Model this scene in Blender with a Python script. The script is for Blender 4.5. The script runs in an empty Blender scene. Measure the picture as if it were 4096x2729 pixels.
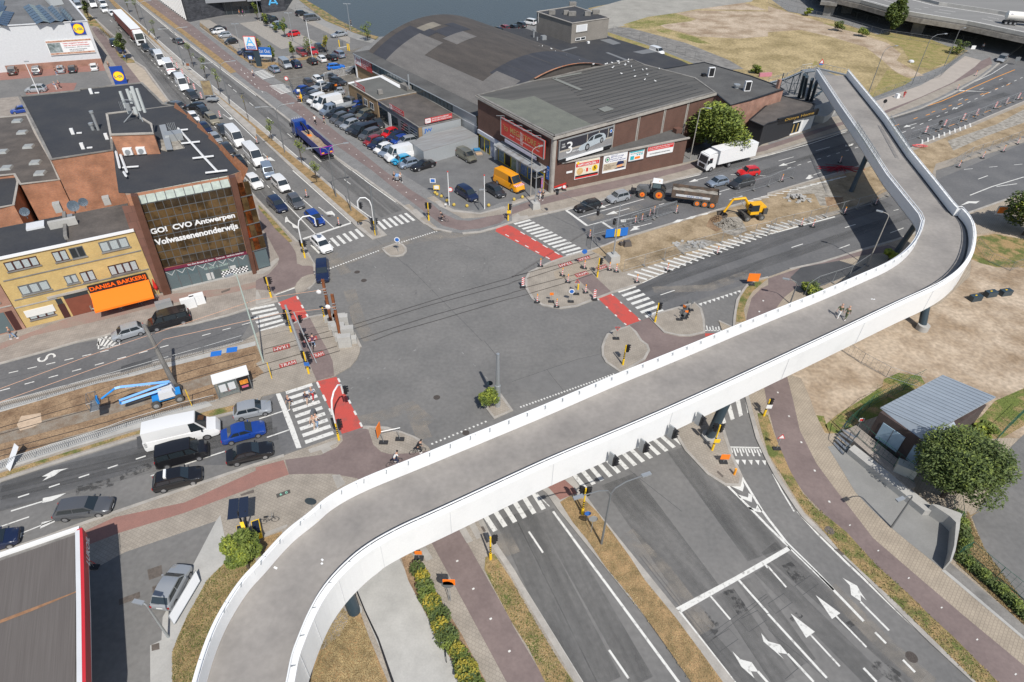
import bpy,math,random
from math import cos,sin
from mathutils import Vector,Matrix
from mathutils.geometry import tessellate_polygon
R=math.radians
random.seed(7)
SC=bpy.context.scene
COL=SC.collection
cam=bpy.data.cameras.new("camera")
co=bpy.data.objects.new("camera",cam);COL.objects.link(co)
cam.sensor_width=36.0;cam.lens=36.0*2510/4096;cam.clip_start=.5;cam.clip_end=6000
_rt=Vector((.999734,.023080,.000000));_fw=Vector((.014590,-.632014,.774819));_dn=Vector((-.017882,.774613,.632183))
_cx=Vector((_rt[0],_fw[0],-_dn[0]));_cy=-Vector((_rt[1],_fw[1],-_dn[1]));_cz=-Vector((_rt[2],_fw[2],-_dn[2]))
co.matrix_world=Matrix(((_cx[0],_cy[0],_cz[0],0),(_cx[1],_cy[1],_cz[1],0),(_cx[2],_cy[2],_cz[2],49.0),(0,0,0,1)))
SC.camera=co
w=bpy.data.worlds.new("World");SC.world=w;w.use_nodes=True
nt=w.node_tree;nt.nodes.clear()
sky=nt.nodes.new("ShaderNodeTexSky");sky.sky_type='NISHITA';sky.sun_disc=False
SUN=Vector((.29,-.73,1.0)).normalized()
sky.sun_elevation=math.asin(SUN.z);sky.sun_rotation=math.atan2(SUN.x,SUN.y)
bg=nt.nodes.new("ShaderNodeBackground");bg.inputs[1].default_value=.10
wo=nt.nodes.new("ShaderNodeOutputWorld")
nt.links.new(sky.outputs[0],bg.inputs[0]);nt.links.new(bg.outputs[0],wo.inputs[0])
sl=bpy.data.lights.new("sun",'SUN');sl.energy=4.3;sl.angle=R(.55);sl.color=(1,.965,.91)
so=bpy.data.objects.new("sun",sl);COL.objects.link(so)
so.rotation_mode='QUATERNION';so.rotation_quaternion=SUN.to_track_quat('Z','Y')
SC.view_settings.view_transform='Standard';SC.view_settings.look='None'
SC.view_settings.exposure=.06;SC.view_settings.gamma=1.0
SC.view_settings.use_curve_mapping=False
SC.cycles.max_bounces=5;SC.cycles.diffuse_bounces=3;SC.cycles.transparent_max_bounces=12
MC={}
def S2L(c):
 return tuple(((v/255.0)/12.92 if v/255.0<=.04045 else((v/255.0+.055)/1.055)**2.4)for v in c)
def mat(name,col,rough=.85,metal=.0,var=.0,scale=1.0,col2=None,bump=.0,bscale=30.0,spec=None,coat=.0,emit=.0,alpha=1.0,thr=(.35,.65),stretch=None,fine=.0):
 """plain surface with optional low-frequency mottling (col2), fine grain and relief"""
 if name in MC:return MC[name]
 m=bpy.data.materials.new(name);m.use_nodes=True
 n=m.node_tree.nodes;l=m.node_tree.links;b=n["Principled BSDF"]
 b.inputs["Base Color"].default_value=(*col,1);b.inputs["Roughness"].default_value=rough
 b.inputs["Metallic"].default_value=metal
 if spec is not None:b.inputs["Specular IOR Level"].default_value=spec
 if coat:b.inputs["Coat Weight"].default_value=coat;b.inputs["Coat Roughness"].default_value=.05
 if alpha<1:b.inputs["Alpha"].default_value=alpha
 if emit:b.inputs["Emission Color"].default_value=(*col,1);b.inputs["Emission Strength"].default_value=emit
 tc=n.new("ShaderNodeTexCoord");vec=tc.outputs["Object"]
 if stretch:
  mp=n.new("ShaderNodeMapping");mp.inputs["Rotation"].default_value=(0,0,stretch[0]);mp.inputs["Scale"].default_value=(stretch[1],stretch[2],1)
  l.new(vec,mp.inputs[0]);vec=mp.outputs[0]
 if var or col2:
  no=n.new("ShaderNodeTexNoise");no.inputs["Scale"].default_value=scale;no.inputs["Detail"].default_value=6;no.inputs["Roughness"].default_value=.62
  l.new(vec,no.inputs["Vector"])
  rp=n.new("ShaderNodeValToRGB");rp.color_ramp.elements[0].position=thr[0];rp.color_ramp.elements[1].position=thr[1]
  c2=col2 if col2 else tuple(max(0,c*(1-var))for c in col)
  c1=col if col2 else tuple(min(1,c*(1+var))for c in col)
  rp.color_ramp.elements[0].color=(*c2,1);rp.color_ramp.elements[1].color=(*c1,1)
  l.new(no.outputs[0],rp.inputs[0]);src=rp.outputs[0]
  if fine:
   n2=n.new("ShaderNodeTexNoise");n2.inputs["Scale"].default_value=scale*14;n2.inputs["Detail"].default_value=4
   l.new(vec,n2.inputs["Vector"])
   mr=n.new("ShaderNodeMapRange");mr.inputs[1].default_value=.3;mr.inputs[2].default_value=.7;mr.inputs[3].default_value=1-fine;mr.inputs[4].default_value=1+fine
   l.new(n2.outputs[0],mr.inputs[0])
   mx=n.new("ShaderNodeVectorMath");mx.operation='SCALE'
   l.new(src,mx.inputs[0]);l.new(mr.outputs[0],mx.inputs["Scale"]);src=mx.outputs[0]
  l.new(src,b.inputs["Base Color"])
 if bump:
  nb=n.new("ShaderNodeTexNoise");nb.inputs["Scale"].default_value=bscale;nb.inputs["Detail"].default_value=3
  l.new(tc.outputs["Object"],nb.inputs["Vector"])
  bp=n.new("ShaderNodeBump");bp.inputs["Strength"].default_value=bump;bp.inputs["Distance"].default_value=.03
  l.new(nb.outputs[0],bp.inputs["Height"]);l.new(bp.outputs[0],b.inputs["Normal"])
 MC[name]=m;return m
def brick(name,c1,c2,mortar,bw=.22,bh=.075,ms=.012,rough=.9,flat=False,rot=.0,off=.5,var=.25):
 """brick / block pattern. flat: laid on the ground, else on the walls (object frame axes)"""
 if name in MC:return MC[name]
 m=bpy.data.materials.new(name);m.use_nodes=True
 n=m.node_tree.nodes;l=m.node_tree.links;b=n["Principled BSDF"];b.inputs["Roughness"].default_value=rough
 tc=n.new("ShaderNodeTexCoord")
 bt=n.new("ShaderNodeTexBrick");bt.inputs["Scale"].default_value=1.0
 bt.inputs["Brick Width"].default_value=bw;bt.inputs["Row Height"].default_value=bh;bt.inputs["Mortar Size"].default_value=ms
 bt.offset=off;bt.inputs["Color1"].default_value=(*c1,1);bt.inputs["Color2"].default_value=(*c2,1);bt.inputs["Mortar"].default_value=(*mortar,1)
 bt.inputs["Bias"].default_value=.0
 if flat:
  mp=n.new("ShaderNodeMapping");mp.inputs["Rotation"].default_value=(0,0,rot);l.new(tc.outputs["Object"],mp.inputs[0]);l.new(mp.outputs[0],bt.inputs[0])
 else:
  sp=n.new("ShaderNodeSeparateXYZ");l.new(tc.outputs["Object"],sp.inputs[0])
  ad=n.new("ShaderNodeMath");l.new(sp.outputs[0],ad.inputs[0]);l.new(sp.outputs[1],ad.inputs[1])
  cb=n.new("ShaderNodeCombineXYZ");l.new(ad.outputs[0],cb.inputs[0]);l.new(sp.outputs[2],cb.inputs[1]);l.new(cb.outputs[0],bt.inputs[0])
 no=n.new("ShaderNodeTexNoise");no.inputs["Scale"].default_value=.6;no.inputs["Detail"].default_value=5;l.new(tc.outputs["Object"],no.inputs[0])
 mr=n.new("ShaderNodeMapRange");mr.inputs[1].default_value=.3;mr.inputs[2].default_value=.7;mr.inputs[3].default_value=1-var;mr.inputs[4].default_value=1+var
 l.new(no.outputs[0],mr.inputs[0])
 mx=n.new("ShaderNodeVectorMath");mx.operation='SCALE';l.new(bt.outputs[0],mx.inputs[0]);l.new(mr.outputs[0],mx.inputs["Scale"])
 l.new(mx.outputs[0],b.inputs["Base Color"])
 MC[name]=m;return m
class MB:
 def __init__(s):s.v=[];s.f=[]
 def add(s,vs,fs):
  o=len(s.v);s.v+=[tuple(p)for p in vs];s.f+=[tuple(i+o for i in f)for f in fs];return s
 def box(s,c,d,rz=.0,taper=1.0):
  x,y,z=d[0]/2,d[1]/2,d[2]/2;cs,sn=cos(rz),sin(rz);vs=[]
  for k,t in((-1,1.0),(1,taper)):
   for i,j in((-1,-1),(1,-1),(1,1),(-1,1)):
    a,b=i*x*t,j*y*t
    vs.append((c[0]+a*cs-b*sn,c[1]+a*sn+b*cs,c[2]+k*z))
  return s.add(vs,[(3,2,1,0),(4,5,6,7),(0,1,5,4),(1,2,6,5),(2,3,7,6),(3,0,4,7)])
 def prism(s,poly,z0,z1,bottom=False):
  n=len(poly)
  a=sum(poly[i][0]*poly[(i+1)%n][1]-poly[(i+1)%n][0]*poly[i][1]for i in range(n))
  if a<0:poly=poly[::-1]
  vs=[(p[0],p[1],z0)for p in poly]+[(p[0],p[1],z1)for p in poly]
  fs=[(i,(i+1)%n,n+(i+1)%n,n+i)for i in range(n)]
  tris=tessellate_polygon([[Vector((p[0],p[1],0))for p in poly]])
  for t in tris:
   q=[poly[i]for i in t]
   ar=(q[1][0]-q[0][0])*(q[2][1]-q[0][1])-(q[2][0]-q[0][0])*(q[1][1]-q[0][1])
   t=t if ar>0 else t[::-1]
   fs.append(tuple(n+i for i in t))
   if bottom:fs.append(tuple(t[::-1]))
  return s.add(vs,fs)
 def sheet(s,poly,z):
  tris=tessellate_polygon([[Vector((p[0],p[1],0))for p in poly]]);fs=[]
  for t in tris:
   q=[poly[i]for i in t]
   ar=(q[1][0]-q[0][0])*(q[2][1]-q[0][1])-(q[2][0]-q[0][0])*(q[1][1]-q[0][1])
   fs.append(t if ar>0 else t[::-1])
  return s.add([(p[0],p[1],z)for p in poly],fs)
 def strip(s,pts,w,z,h=.0):
  """band of width w along pts, flat at z or raised by h below it"""
  L=[];Rr=[]
  P=[Vector((p[0],p[1]))for p in pts]
  for i,p in enumerate(P):
   d=(P[min(i+1,len(P)-1)]-P[max(i-1,0)])
   if d.length<1e-6:d=Vector((1,0))
   d.normalize();nn=Vector((-d.y,d.x))*w/2
   L.append(p+nn);Rr.append(p-nn)
  poly=None
  for i in range(len(P)-1):
   q=[Rr[i],Rr[i+1],L[i+1],L[i]]
   if h:s.prism([(a.x,a.y)for a in q],z-h,z)
   else:s.add([(a.x,a.y,z)for a in q],[(0,1,2,3)])
  return s
 def tube(s,pts,r,n=6,r2=None,caps=True):
  P=[Vector(p)for p in pts];o=len(s.v);k=len(P);up=None
  for i,p in enumerate(P):
   d=(P[min(i+1,k-1)]-P[max(i-1,0)]).normalized()
   if up is None:
    up=Vector((0,0,1))if abs(d.z)<.9 else Vector((1,0,0))
   a=d.cross(up)
   if a.length<1e-4:a=d.cross(Vector((0,1,0)))
   a.normalize();b=a.cross(d);up=b.copy()
   rr=r if r2 is None else r+(r2-r)*i/(k-1)
   if isinstance(r,(list,tuple)):rr=r[i]
   for j in range(n):
    t=2*math.pi*j/n;q=p+a*cos(t)*rr+b*sin(t)*rr;s.v.append((q.x,q.y,q.z))
  for i in range(k-1):
   for j in range(n):
    s.f.append((o+i*n+j,o+i*n+(j+1)%n,o+(i+1)*n+(j+1)%n,o+(i+1)*n+j))
  if caps:
   s.f.append(tuple(o+j for j in range(n))[::-1]);s.f.append(tuple(o+(k-1)*n+j for j in range(n)))
  return s
 def ball(s,c,r,n=8,m=6,sq=(1,1,1)):
  vs=[];fs=[]
  for i in range(m+1):
   ph=math.pi*i/m
   for j in range(n):
    th=2*math.pi*j/n
    vs.append((c[0]+r*sq[0]*sin(ph)*cos(th),c[1]+r*sq[1]*sin(ph)*sin(th),c[2]+r*sq[2]*cos(ph)))
  for i in range(m):
   for j in range(n):fs.append((i*n+j,(i+1)*n+j,(i+1)*n+(j+1)%n,i*n+(j+1)%n))
  return s.add(vs,fs)
 def quad(s,a,b,c,d):return s.add([a,b,c,d],[(0,1,2,3)])
 def B(s,name,m,parent=None,smooth=False,loc=None):
  me=bpy.data.meshes.new(name)
  vs=s.v
  if parent is not None:
   iv=WM[parent.name].inverted();vs=[tuple(iv@Vector(p))for p in vs]
  elif loc is not None:
   vs=[(p[0]-loc[0],p[1]-loc[1],p[2]-loc[2])for p in vs]
  me.from_pydata(vs,[],s.f);me.materials.append(m)
  if smooth:
   me.polygons.foreach_set("use_smooth",[True]*len(me.polygons))
   if smooth!='all':me.set_sharp_from_angle(angle=R(38))
  me.update()
  o=bpy.data.objects.new(name,me);COL.objects.link(o)
  if parent is not None:o.parent=parent;WM[o.name]=WM[parent.name]
  elif loc is not None:o.location=loc;WM[o.name]=Matrix.Translation(loc)
  else:WM[o.name]=Matrix.Identity(4)
  return o
WM={}
BX=lambda*a:MB().box(*a)
TB=lambda*a,**q:MB().tube(*a,**q)
AD=lambda*a:MB().add(*a)
PR=lambda*a,**q:MB().prism(*a,**q)
def PL(s):
 v=[float(q)for q in s.split()]
 return list(zip(v[::2],v[1::2]))
def tag(o,label=None,cat=None,group=None,kind=None):
 if label:o["label"]=label
 if cat:o["category"]=cat
 if group:o["group"]=group
 if kind:o["kind"]=kind
 return o
def empty(name,loc,rz=.0,label=None,cat=None,group=None):
 o=bpy.data.objects.new(name,None);COL.objects.link(o)
 if len(loc)==2:loc=(loc[0],loc[1],.0)
 o.location=loc;o.rotation_euler=(0,0,rz);o.empty_display_size=.3
 WM[o.name]=Matrix.Translation(loc)@Matrix.Rotation(rz,4,'Z')
 return tag(o,label,cat,group)
KIDS={}
def copy_tree(o,parent=None):
 c=o.copy();COL.objects.link(c)
 if parent is not None:c.parent=parent
 for ch in kids(o):copy_tree(ch,c)
 return c
def kids(o):
 if o.name not in KIDS:KIDS[o.name]=list(o.children)
 return KIDS[o.name]
_first={}
def put(key,maker,loc,rz,label,cat,group=None,scale=None):
 """first use builds the kind at the origin, later uses copy thing and parts"""
 if key not in _first:
  o=maker();_first[key]=o
 else:
  o=copy_tree(_first[key])
 if len(loc)==2:loc=(loc[0],loc[1],.0)
 o.location=loc;o.rotation_euler=(0,0,rz)
 o.scale=scale if scale else(1,1,1)
 tag(o,label,cat,group)
 return o
def recol(root,partname,m):
 for ch in kids(root):
  if ch.name.split('.')[0]==partname:
   ch.material_slots[0].link='OBJECT';ch.material_slots[0].material=m
  for g in kids(ch):
   if g.name.split('.')[0]==partname:
    g.material_slots[0].link='OBJECT';g.material_slots[0].material=m
def V2(a,b):return(b[0]-a[0],b[1]-a[1])
def dist(a,b):return math.hypot(a[0]-b[0],a[1]-b[1])
def lerp(a,b,t):return tuple(a[i]+(b[i]-a[i])*t for i in range(len(a)))
def ang(a,b):return math.atan2(b[1]-a[1],b[0]-a[0])
def text_on(s,O,U,V,m,parent,name="lettering",th=.02,font_fix=1.0,bold=.0):
 """flat letters filling the parallelogram O, U (whole width), V (whole height)"""
 cu=bpy.data.curves.new("t",'FONT');cu.body=s;cu.size=1.0;cu.resolution_u=3;cu.offset=bold
 ob=bpy.data.objects.new("t",cu);me=bpy.data.meshes.new_from_object(ob)
 xs=[v.co.x for v in me.vertices];ys=[v.co.y for v in me.vertices]
 if not xs:return None
 x0,x1,y0,y1=min(xs),max(xs),min(ys),max(ys)
 O=Vector(O);U=Vector(U);V=Vector(V);nrm=U.cross(V).normalized()
 iv=WM[parent.name].inverted()if parent is not None else Matrix.Identity(4)
 for v in me.vertices:
  p=O+U*((v.co.x-x0)/(x1-x0))+V*((v.co.y-y0)/(y1-y0 or 1))+nrm*th
  v.co=iv@p
 me.materials.clear();me.materials.append(m);me.name=name
 bpy.data.objects.remove(ob);bpy.data.curves.remove(cu)
 o=bpy.data.objects.new(name,me);COL.objects.link(o)
 if parent is not None:o.parent=parent;WM[o.name]=WM[parent.name]
 return o
class _D(dict):
 __getattr__=dict.__getitem__
M=_D()
def k(n,*a,**q):M[n]=mat(n,*a,**q);return M[n]
k('asphalt',(.192,.185,.175),.9,col2=(.142,.139,.134),scale=.16,bump=.25,bscale=25,fine=.10,thr=(.3,.7))
k('asphalt_dark',(.085,.086,.088),.9,col2=(.066,.067,.07),scale=.3,bump=.2,fine=.08)
k('cycle_red',(.215,.165,.152),.92,col2=(.165,.125,.117),scale=.3,bump=.2,fine=.08)
k('red_paint',(.5,.075,.058),.8,col2=(.33,.085,.07),scale=.9,fine=.12,thr=(.3,.5))
k('red_tiles',(.3,.15,.12),.9,col2=(.25,.13,.105),scale=.8,fine=.1)
k('white_paint',(.66,.65,.61),.75,col2=(.3,.29,.27),scale=2.6,thr=(.3,.47),fine=.1)
k('worn_paint',(.5,.49,.46),.8,col2=(.17,.165,.16),scale=2.5,thr=(.42,.55))
k('faint_paint',(.26,.255,.245),.85,col2=(.16,.157,.15),scale=2.5,thr=(.35,.6))
k('orange_paint',(.8,.32,.03),.8)
k('kerb',(.36,.335,.30),.9,var=.15,scale=.7,fine=.08)
k('concrete',(.4,.39,.365),.88,var=.1,scale=.5,fine=.05,bump=.1)
k('concrete_dark',(.2,.19,.175),.9,var=.25,scale=.5,fine=.1)
k('bush_floor',(.3,.2,.1),.95)
k('dry_grass',(.36,.235,.115),.95,col2=(.17,.125,.055),scale=.9,bump=.9,bscale=14,fine=.4,thr=(.3,.62))
k('mixed_grass',(.33,.225,.105),.95,col2=(.11,.13,.032),scale=.55,bump=.9,bscale=14,fine=.4,thr=(.4,.56))
k('field_grass',(.4,.31,.165),.95,col2=(.24,.185,.085),scale=.13,bump=.9,bscale=4,fine=.3,thr=(.35,.6))
k('green_grass',(.13,.16,.035),.95,col2=(.06,.09,.018),scale=.8,bump=1.0,bscale=10,fine=.4)
k('sand',(.46,.37,.275),.95,col2=(.27,.195,.125),scale=.16,bump=.4,bscale=9,fine=.22,thr=(.36,.6))
k('dirt',(.38,.29,.185),.95,col2=(.2,.145,.08),scale=.3,bump=.9,bscale=5,fine=.2,thr=(.33,.62))
k('gravel',(.4,.37,.32),.95,col2=(.2,.18,.15),scale=1.2,bump=1.0,bscale=18,fine=.3)
k('soil_brown',(.33,.225,.135),.95,col2=(.17,.105,.06),scale=.45,bump=1.0,bscale=8,fine=.3)
k('black',(.015,.015,.017),.5)
k('rubber',(.028,.028,.03),.85)
k('tyre_dust',(.075,.07,.062),.9,var=.2,scale=4)
k('rim',(.45,.45,.46),.35,.7)
k('rim_dark',(.06,.06,.065),.4,.5)
k('glass',(.022,.03,.036),.06,spec=.9)
k('glass_pale',(.1,.14,.15),.08,spec=.9)
k('white',(.78,.78,.77),.45)
k('white_wall',(.62,.63,.64),.6,var=.04,scale=.5)
k('steel',(.38,.40,.42),.4,.7)
k('galv',(.42,.44,.45),.5,.5)
k('lamp_grey',(.22,.23,.235),.5,.4)
k('yellow',(.85,.55,.02),.45)
k('orange',(.9,.22,.02),.5)
k('orange_vivid',(.95,.19,.004),.7)
k('red',(.62,.03,.025),.45)
k('blue_sign',(.03,.15,.5),.45)
k('rust',(.3,.105,.035),.85,col2=(.2,.07,.03),scale=2)
k('black_roof',(.035,.037,.043),.8,col2=(.05,.05,.052),scale=.25,fine=.1)
k('grey_roof',(.105,.103,.098),.85,col2=(.075,.073,.07),scale=.2,fine=.12,thr=(.35,.6))
k('brown_roof',(.125,.108,.095),.85,col2=(.075,.066,.06),scale=.3,fine=.12)
k('amber',(.9,.35,.02),.3)
k('headlight',(.55,.57,.6),.15,.3)
k('taillight',(.35,.01,.01),.25)
k('plate',(.7,.7,.68),.5)
k('skin',(.5,.29,.2),.6)
k('skin_dark',(.16,.085,.055),.6)
k('bark',(.09,.07,.05),.9)
M.pavers=brick('pavers',(.335,.295,.245),(.305,.268,.222),(.245,.215,.18),.3,.3,.02,flat=True,rot=R(25),var=.14)
M.pavers_grey=brick('pavers_grey',(.235,.23,.222),(.2,.197,.192),(.15,.15,.145),.3,.2,.02,flat=True,rot=R(-55),var=.12)
M.pavers_left=brick('pavers_left',(.32,.28,.24),(.285,.25,.215),(.23,.2,.172),.3,.3,.02,flat=True,rot=R(12),var=.16)
M.pavers_right=brick('pavers_right',(.375,.315,.24),(.34,.285,.218),(.27,.225,.175),.32,.26,.025,flat=True,rot=R(-48),var=.12)
M.cobbles=brick('cobbles',(.22,.2,.17),(.165,.15,.13),(.11,.1,.085),.35,.3,.05,flat=True,rot=R(-30),var=.25)
def sheet(name,polys,z,m,kind='structure',label=None):
 b=MB()
 if polys and not isinstance(polys[0],list):polys=[polys]
 for p in polys:b.sheet(p,z)
 o=b.B(name,m);o["kind"]=kind
 if label:o["label"]=label
 return o
def slab(name,poly,z1,m,z0=-.3):
 o=PR(poly,z0,z1).B(name,m);o["kind"]='structure';return o
def kerb(pts,w=.3,z=.125,h=.2,name='kerb'):
 o=MB().strip(pts,w,z,h).B(name,M.kerb);o["kind"]='structure';return o
g=MB().quad((-3000,-500,-1.9),(3000,-500,-1.9),(3000,4000,-1.9),(-3000,4000,-1.9)).B('ground',M.sand);g["kind"]='structure'
land=PL('-84.4 268.4 -76.8 249.7 -71.6 241.4 -65.1 232 -58.4 221.9 -52.7 213.1 -46.7 204.9 -42.5 202.1 -36.7 204.5 -24.1 209.6 -12.4 210.7 -3.7 219.8 5.6 226.6 24.3 247.1 31.7 251.9 41.2 258.4 54.5 265.9 74.2 280.3')
big=[(-420,520)]+land+[(420,900),(600,520),(300,-60),(-300,-60),(-420,120)]
o=PR(big,-2.2,-.001).B('road',M.asphalt);o["kind"]='structure'
wt=bpy.data.materials.new('water');wt.use_nodes=True
b_=wt.node_tree.nodes["Principled BSDF"];b_.inputs["Base Color"].default_value=(.05,.058,.06,1);b_.inputs["Roughness"].default_value=.3
n_=wt.node_tree.nodes;l_=wt.node_tree.links
tc=n_.new("ShaderNodeTexCoord");nz=n_.new("ShaderNodeTexNoise");nz.inputs["Scale"].default_value=1.3;nz.inputs["Detail"].default_value=6
bp=n_.new("ShaderNodeBump");bp.inputs["Strength"].default_value=.9;bp.inputs["Distance"].default_value=.12
l_.new(tc.outputs["Object"],nz.inputs[0]);l_.new(nz.outputs[0],bp.inputs["Height"]);l_.new(bp.outputs[0],b_.inputs["Normal"])
wpoly=[(-420,700)]+[(-420,480)]+land+[(420,920),(0,900)]
o=MB().quad((-460,150,-1.6),(460,150,-1.6),(460,1000,-1.6),(-460,1000,-1.6)).B('water',wt);o["kind"]='structure'
W_edge=PL('-164.5 253.1 -148.9 233.2 -134.9 217.3 -118.2 196.5 -104.8 178.8 -100.7 172.5 -95.5 167.1 -89.8 158.9 -79.2 143.6 -70.7 132.5 -43.7 96.5 -39.6 91.2 -32.8 82.5 -31.5 81.3 -29.02 76.84 -28.49 75.99 -27.79 73.76 -27.42 71.86 -27.86 70.13 -29.11 68.87 -29.84 70.57 -32 68.67 -31.12 67.21 -33.6 66.01 -36.44 63.89 -40.33 61.8 -45.39 60.34 -49.33 59.61 -50.1 59.05 -52.63 57.85 -55.26 56.06 -59.15 53.7 -61.79 52.05')
W=W_edge+[(-140,50),(-320,250)]+[(-258.5,271.3)]
slab('pavement',W,.11,M.pavers_left)
kerb(W_edge[:13],.35);kerb(W_edge[13:19],.4);kerb(W_edge[21:],.3)
sheet('car_park',PL('-154.3 162.9 -132.1 166.5 -117.8 171.6 -109.3 172.3 -103.4 163.2 -96.8 153.3 -101.6 148.2 -112.8 143.5 -132.4 134.4'),.115,M.asphalt)
sheet('parking_bays',[PL('-129.8 163 -117.5 171.1 -109.2 172.3 -103.7 163.6 -109.6 161.8 -117.9 156.8 -124.2 154.2'),PL('-113.2 146.5 -111 153.1 -105.4 153.7 -103.2 148.4 -108.1 145.5 -111.6 144')],.12,M.red_tiles)
sheet('cycle_path',[PL('-129 204.5 -128.9 206.6 -121.2 196.9 -113.6 186.8 -106.4 176.6 -90.4 154.6 -93.3 154 -103.9 168.8 -114.8 184.5 -123.7 196.7'),PL('-42.2 92.9 -39.9 90.4 -38 87.7 -34.1 82.5 -32.1 79.4 -31.1 76.31 -29.07 75.82 -28.27 75.43 -27.87 73.89 -28.78 73.58 -29.5 72.86 -29.73 70.97 -29.84 70.57 -32.04 68.8 -32.71 69.54 -34.82 69.71 -35.51 71.8 -34.24 73.49 -33.8 76.05 -34.1 77.8 -35.4 79.9 -37.2 83 -39.3 86.2')],.12,M.cycle_red)
sheet('pavement',PL('-101.6 169.9 -99.7 170.6 -94.4 164.8 -88.7 156.4 -79.2 143.3 -79.5 140.7 -90.4 154.6'),.121,mat('sand_pave',(.4,.335,.26),.9,var=.12,scale=.6,fine=.1))
sheet('verge',[PL('-146.6 231.8 -135.3 217.3 -119.7 197 -107.6 178.6 -101 172.9 -99.8 171 -101.6 170.4 -106.9 176.5 -119.4 195.8 -128.3 206.6 -131.2 207.7 -141.3 222.7'),PL('-42.5 94.1 -40.9 92.2 -37.6 88 -33.5 82.5 -33.9 82.2 -37.2 86.1 -39.7 89.7 -41.9 92.6')],.13,M.mixed_grass)
sheet('pavement',[PL('-27.82 73.7 -27.54 72.67 -27.51 71.06 -28.04 70.25 -29.09 68.97 -29.69 70.31 -29.8 71.5 -29.48 72.8 -28.76 73.49'),PL('-32.5 81.3 -31.2 80.1 -28.7 76.5 -29.09 75.91 -30.15 75.8 -31.11 76.46 -31.9 78.8 -33.2 81.5')],.126,M.pavers)
sheet('tactile_paving',[PL('-35.25 75.7 -34.52 77.64 -34.13 77.74 -33.94 77.22 -34.44 74.6 -35.15 73.45 -36.03 73.36 -36.27 74.1'),PL('-34.74 69.46 -34.5 69.52 -33.3 67.49 -32.16 67.79 -31.83 67.18 -33.64 66.13')],.13,M.kerb)
sheet('cycle_path',[PL('-62.11 56.28 -61.4 57.18 -58.94 59.57 -54.35 64.25 -47.94 67.66 -41.31 69.19 -38.6 69.82 -35.43 71.53 -34.95 70.1 -39.39 68 -45.65 65.78 -51.09 62.52 -55.37 60.36 -58.43 58.74 -60.63 55.99 -61.4 55.21')],.118,mat('faded_red',(.29,.185,.155),.9,col2=(.27,.215,.175),scale=.5,fine=.1))
HATCH=M.white_paint
T_up=PL('-57.96 46.48 -55.07 47.39 -51.02 49.3 -46.75 51.65 -44.61 52.55 -41.5 54.45 -36.49 56.89 -32.72 58.78 -31.42 60.66 -29.43 61.66 -27.75 62.46 -26.04 63.82 -25.17 64.2 -24.11 64.48 -22.67 64.3 -21.12 62.98 -19.7 60.81 -18.32 58.16 -18.21 57.14 -18.29 55.95 -18.77 54.57 -19.68 53.56 -20.27 52.87 -22.1 51.96 -25.13 50.3 -27.38 49.39')
T_lo=PL('-27.54 47.71 -31.12 46.13 -38.62 42.76 -43.78 39.89 -48.43 37.14 -50.73 35.96')
slab('tram_reservation',T_up+T_lo,.11,M.pavers)
kerb(T_up[:8],.3);kerb(T_up[9:18],.3);kerb(T_lo,.3)
sheet('tram_bed',PL('-56.94 45 -54.24 46.11 -46.24 50.68 -36.47 55.21 -30.99 58.11 -29.31 55.36 -29.85 54.67 -28.39 53.11 -29.05 52.26 -29.05 52.26 -32.1 48.73 -38.1 46.23 -45.33 42.62 -49.75 39.17 -52.02 37.84'),.118,M.soil_brown)
sheet('ballast',PL('-54.02 42.36 -48.06 45.44 -41.9 48.07 -34.71 52.34 -31.05 54.34 -30.05 53.24 -34.08 50.74 -40.27 47.13 -46.16 44.1 -52.98 40.8'),.124,mat('ballast',(.27,.235,.19),.95,col2=(.2,.145,.1),scale=1.1,bump=1,bscale=20,fine=.3))
sheet('sand_heap',PL('-51.54 45.48 -49.79 46.02 -48.85 44.63 -49.37 44 -50.38 43.44 -51.22 44.25'),.132,mat('sand_pale',(.5,.38,.27),.95,var=.12,scale=2,fine=.2))
sheet('platform',[PL('-57.26 45.46 -54.62 46.7 -50.68 48.71 -46.47 51.12 -44.26 52.1 -41.2 53.79 -31.24 58.73 -30.92 57.91 -35.95 55.52 -42.88 52.06 -46.24 50.68 -54.14 45.96 -56.84 44.84'),PL('-52.38 38.36 -49.92 39.44 -45.16 42.34 -39.78 45.15 -33.15 48.36 -32.19 47.72 -39.16 43.86 -44.44 41.06 -49.11 38.19 -51.5 37.07')],.128,M.concrete)
sheet('verge',PL('-51.32 36.82 -48.98 37.99 -44.24 40.71 -39.01 43.56 -31.94 47.07 -27.98 48.52 -27.6 47.87 -38.8 43.12 -43.97 40.23 -48.61 37.42 -50.98 36.33'),.132,M.mixed_grass)
sheet('cycle_path',[PL('-28.65 62.7 -27.56 62.74 -26.27 63.77 -25.85 63.61 -24.28 60.87 -22.03 57.25 -21.02 55.35 -20.27 52.87 -22.04 51.97 -24.21 55.93 -25.83 58.51'),],.118,M.cycle_red)
S_edge=PL('-50.07 33.56 -47.02 34.95 -41.03 36.86 -34.91 39.27 -25.58 41.77 -25.58 41.77 -23.01 42.72 -19.37 44.17 -17.4 43.96 -15.42 45.06 -14.79 45.05 -12.95 44.98 -11.38 44.39 -10.05 43.81 -9.07 43.22 -8.28 42.61 -3.57 34.5 -2.55 34.12 -1.67 32.26 .45 28.98 1.38 27.28 5.51 20.19 6.42 18.48')
S_edge=PL('-49.43 32.65 -46.33 33.9 -46.79 34.6')
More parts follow.
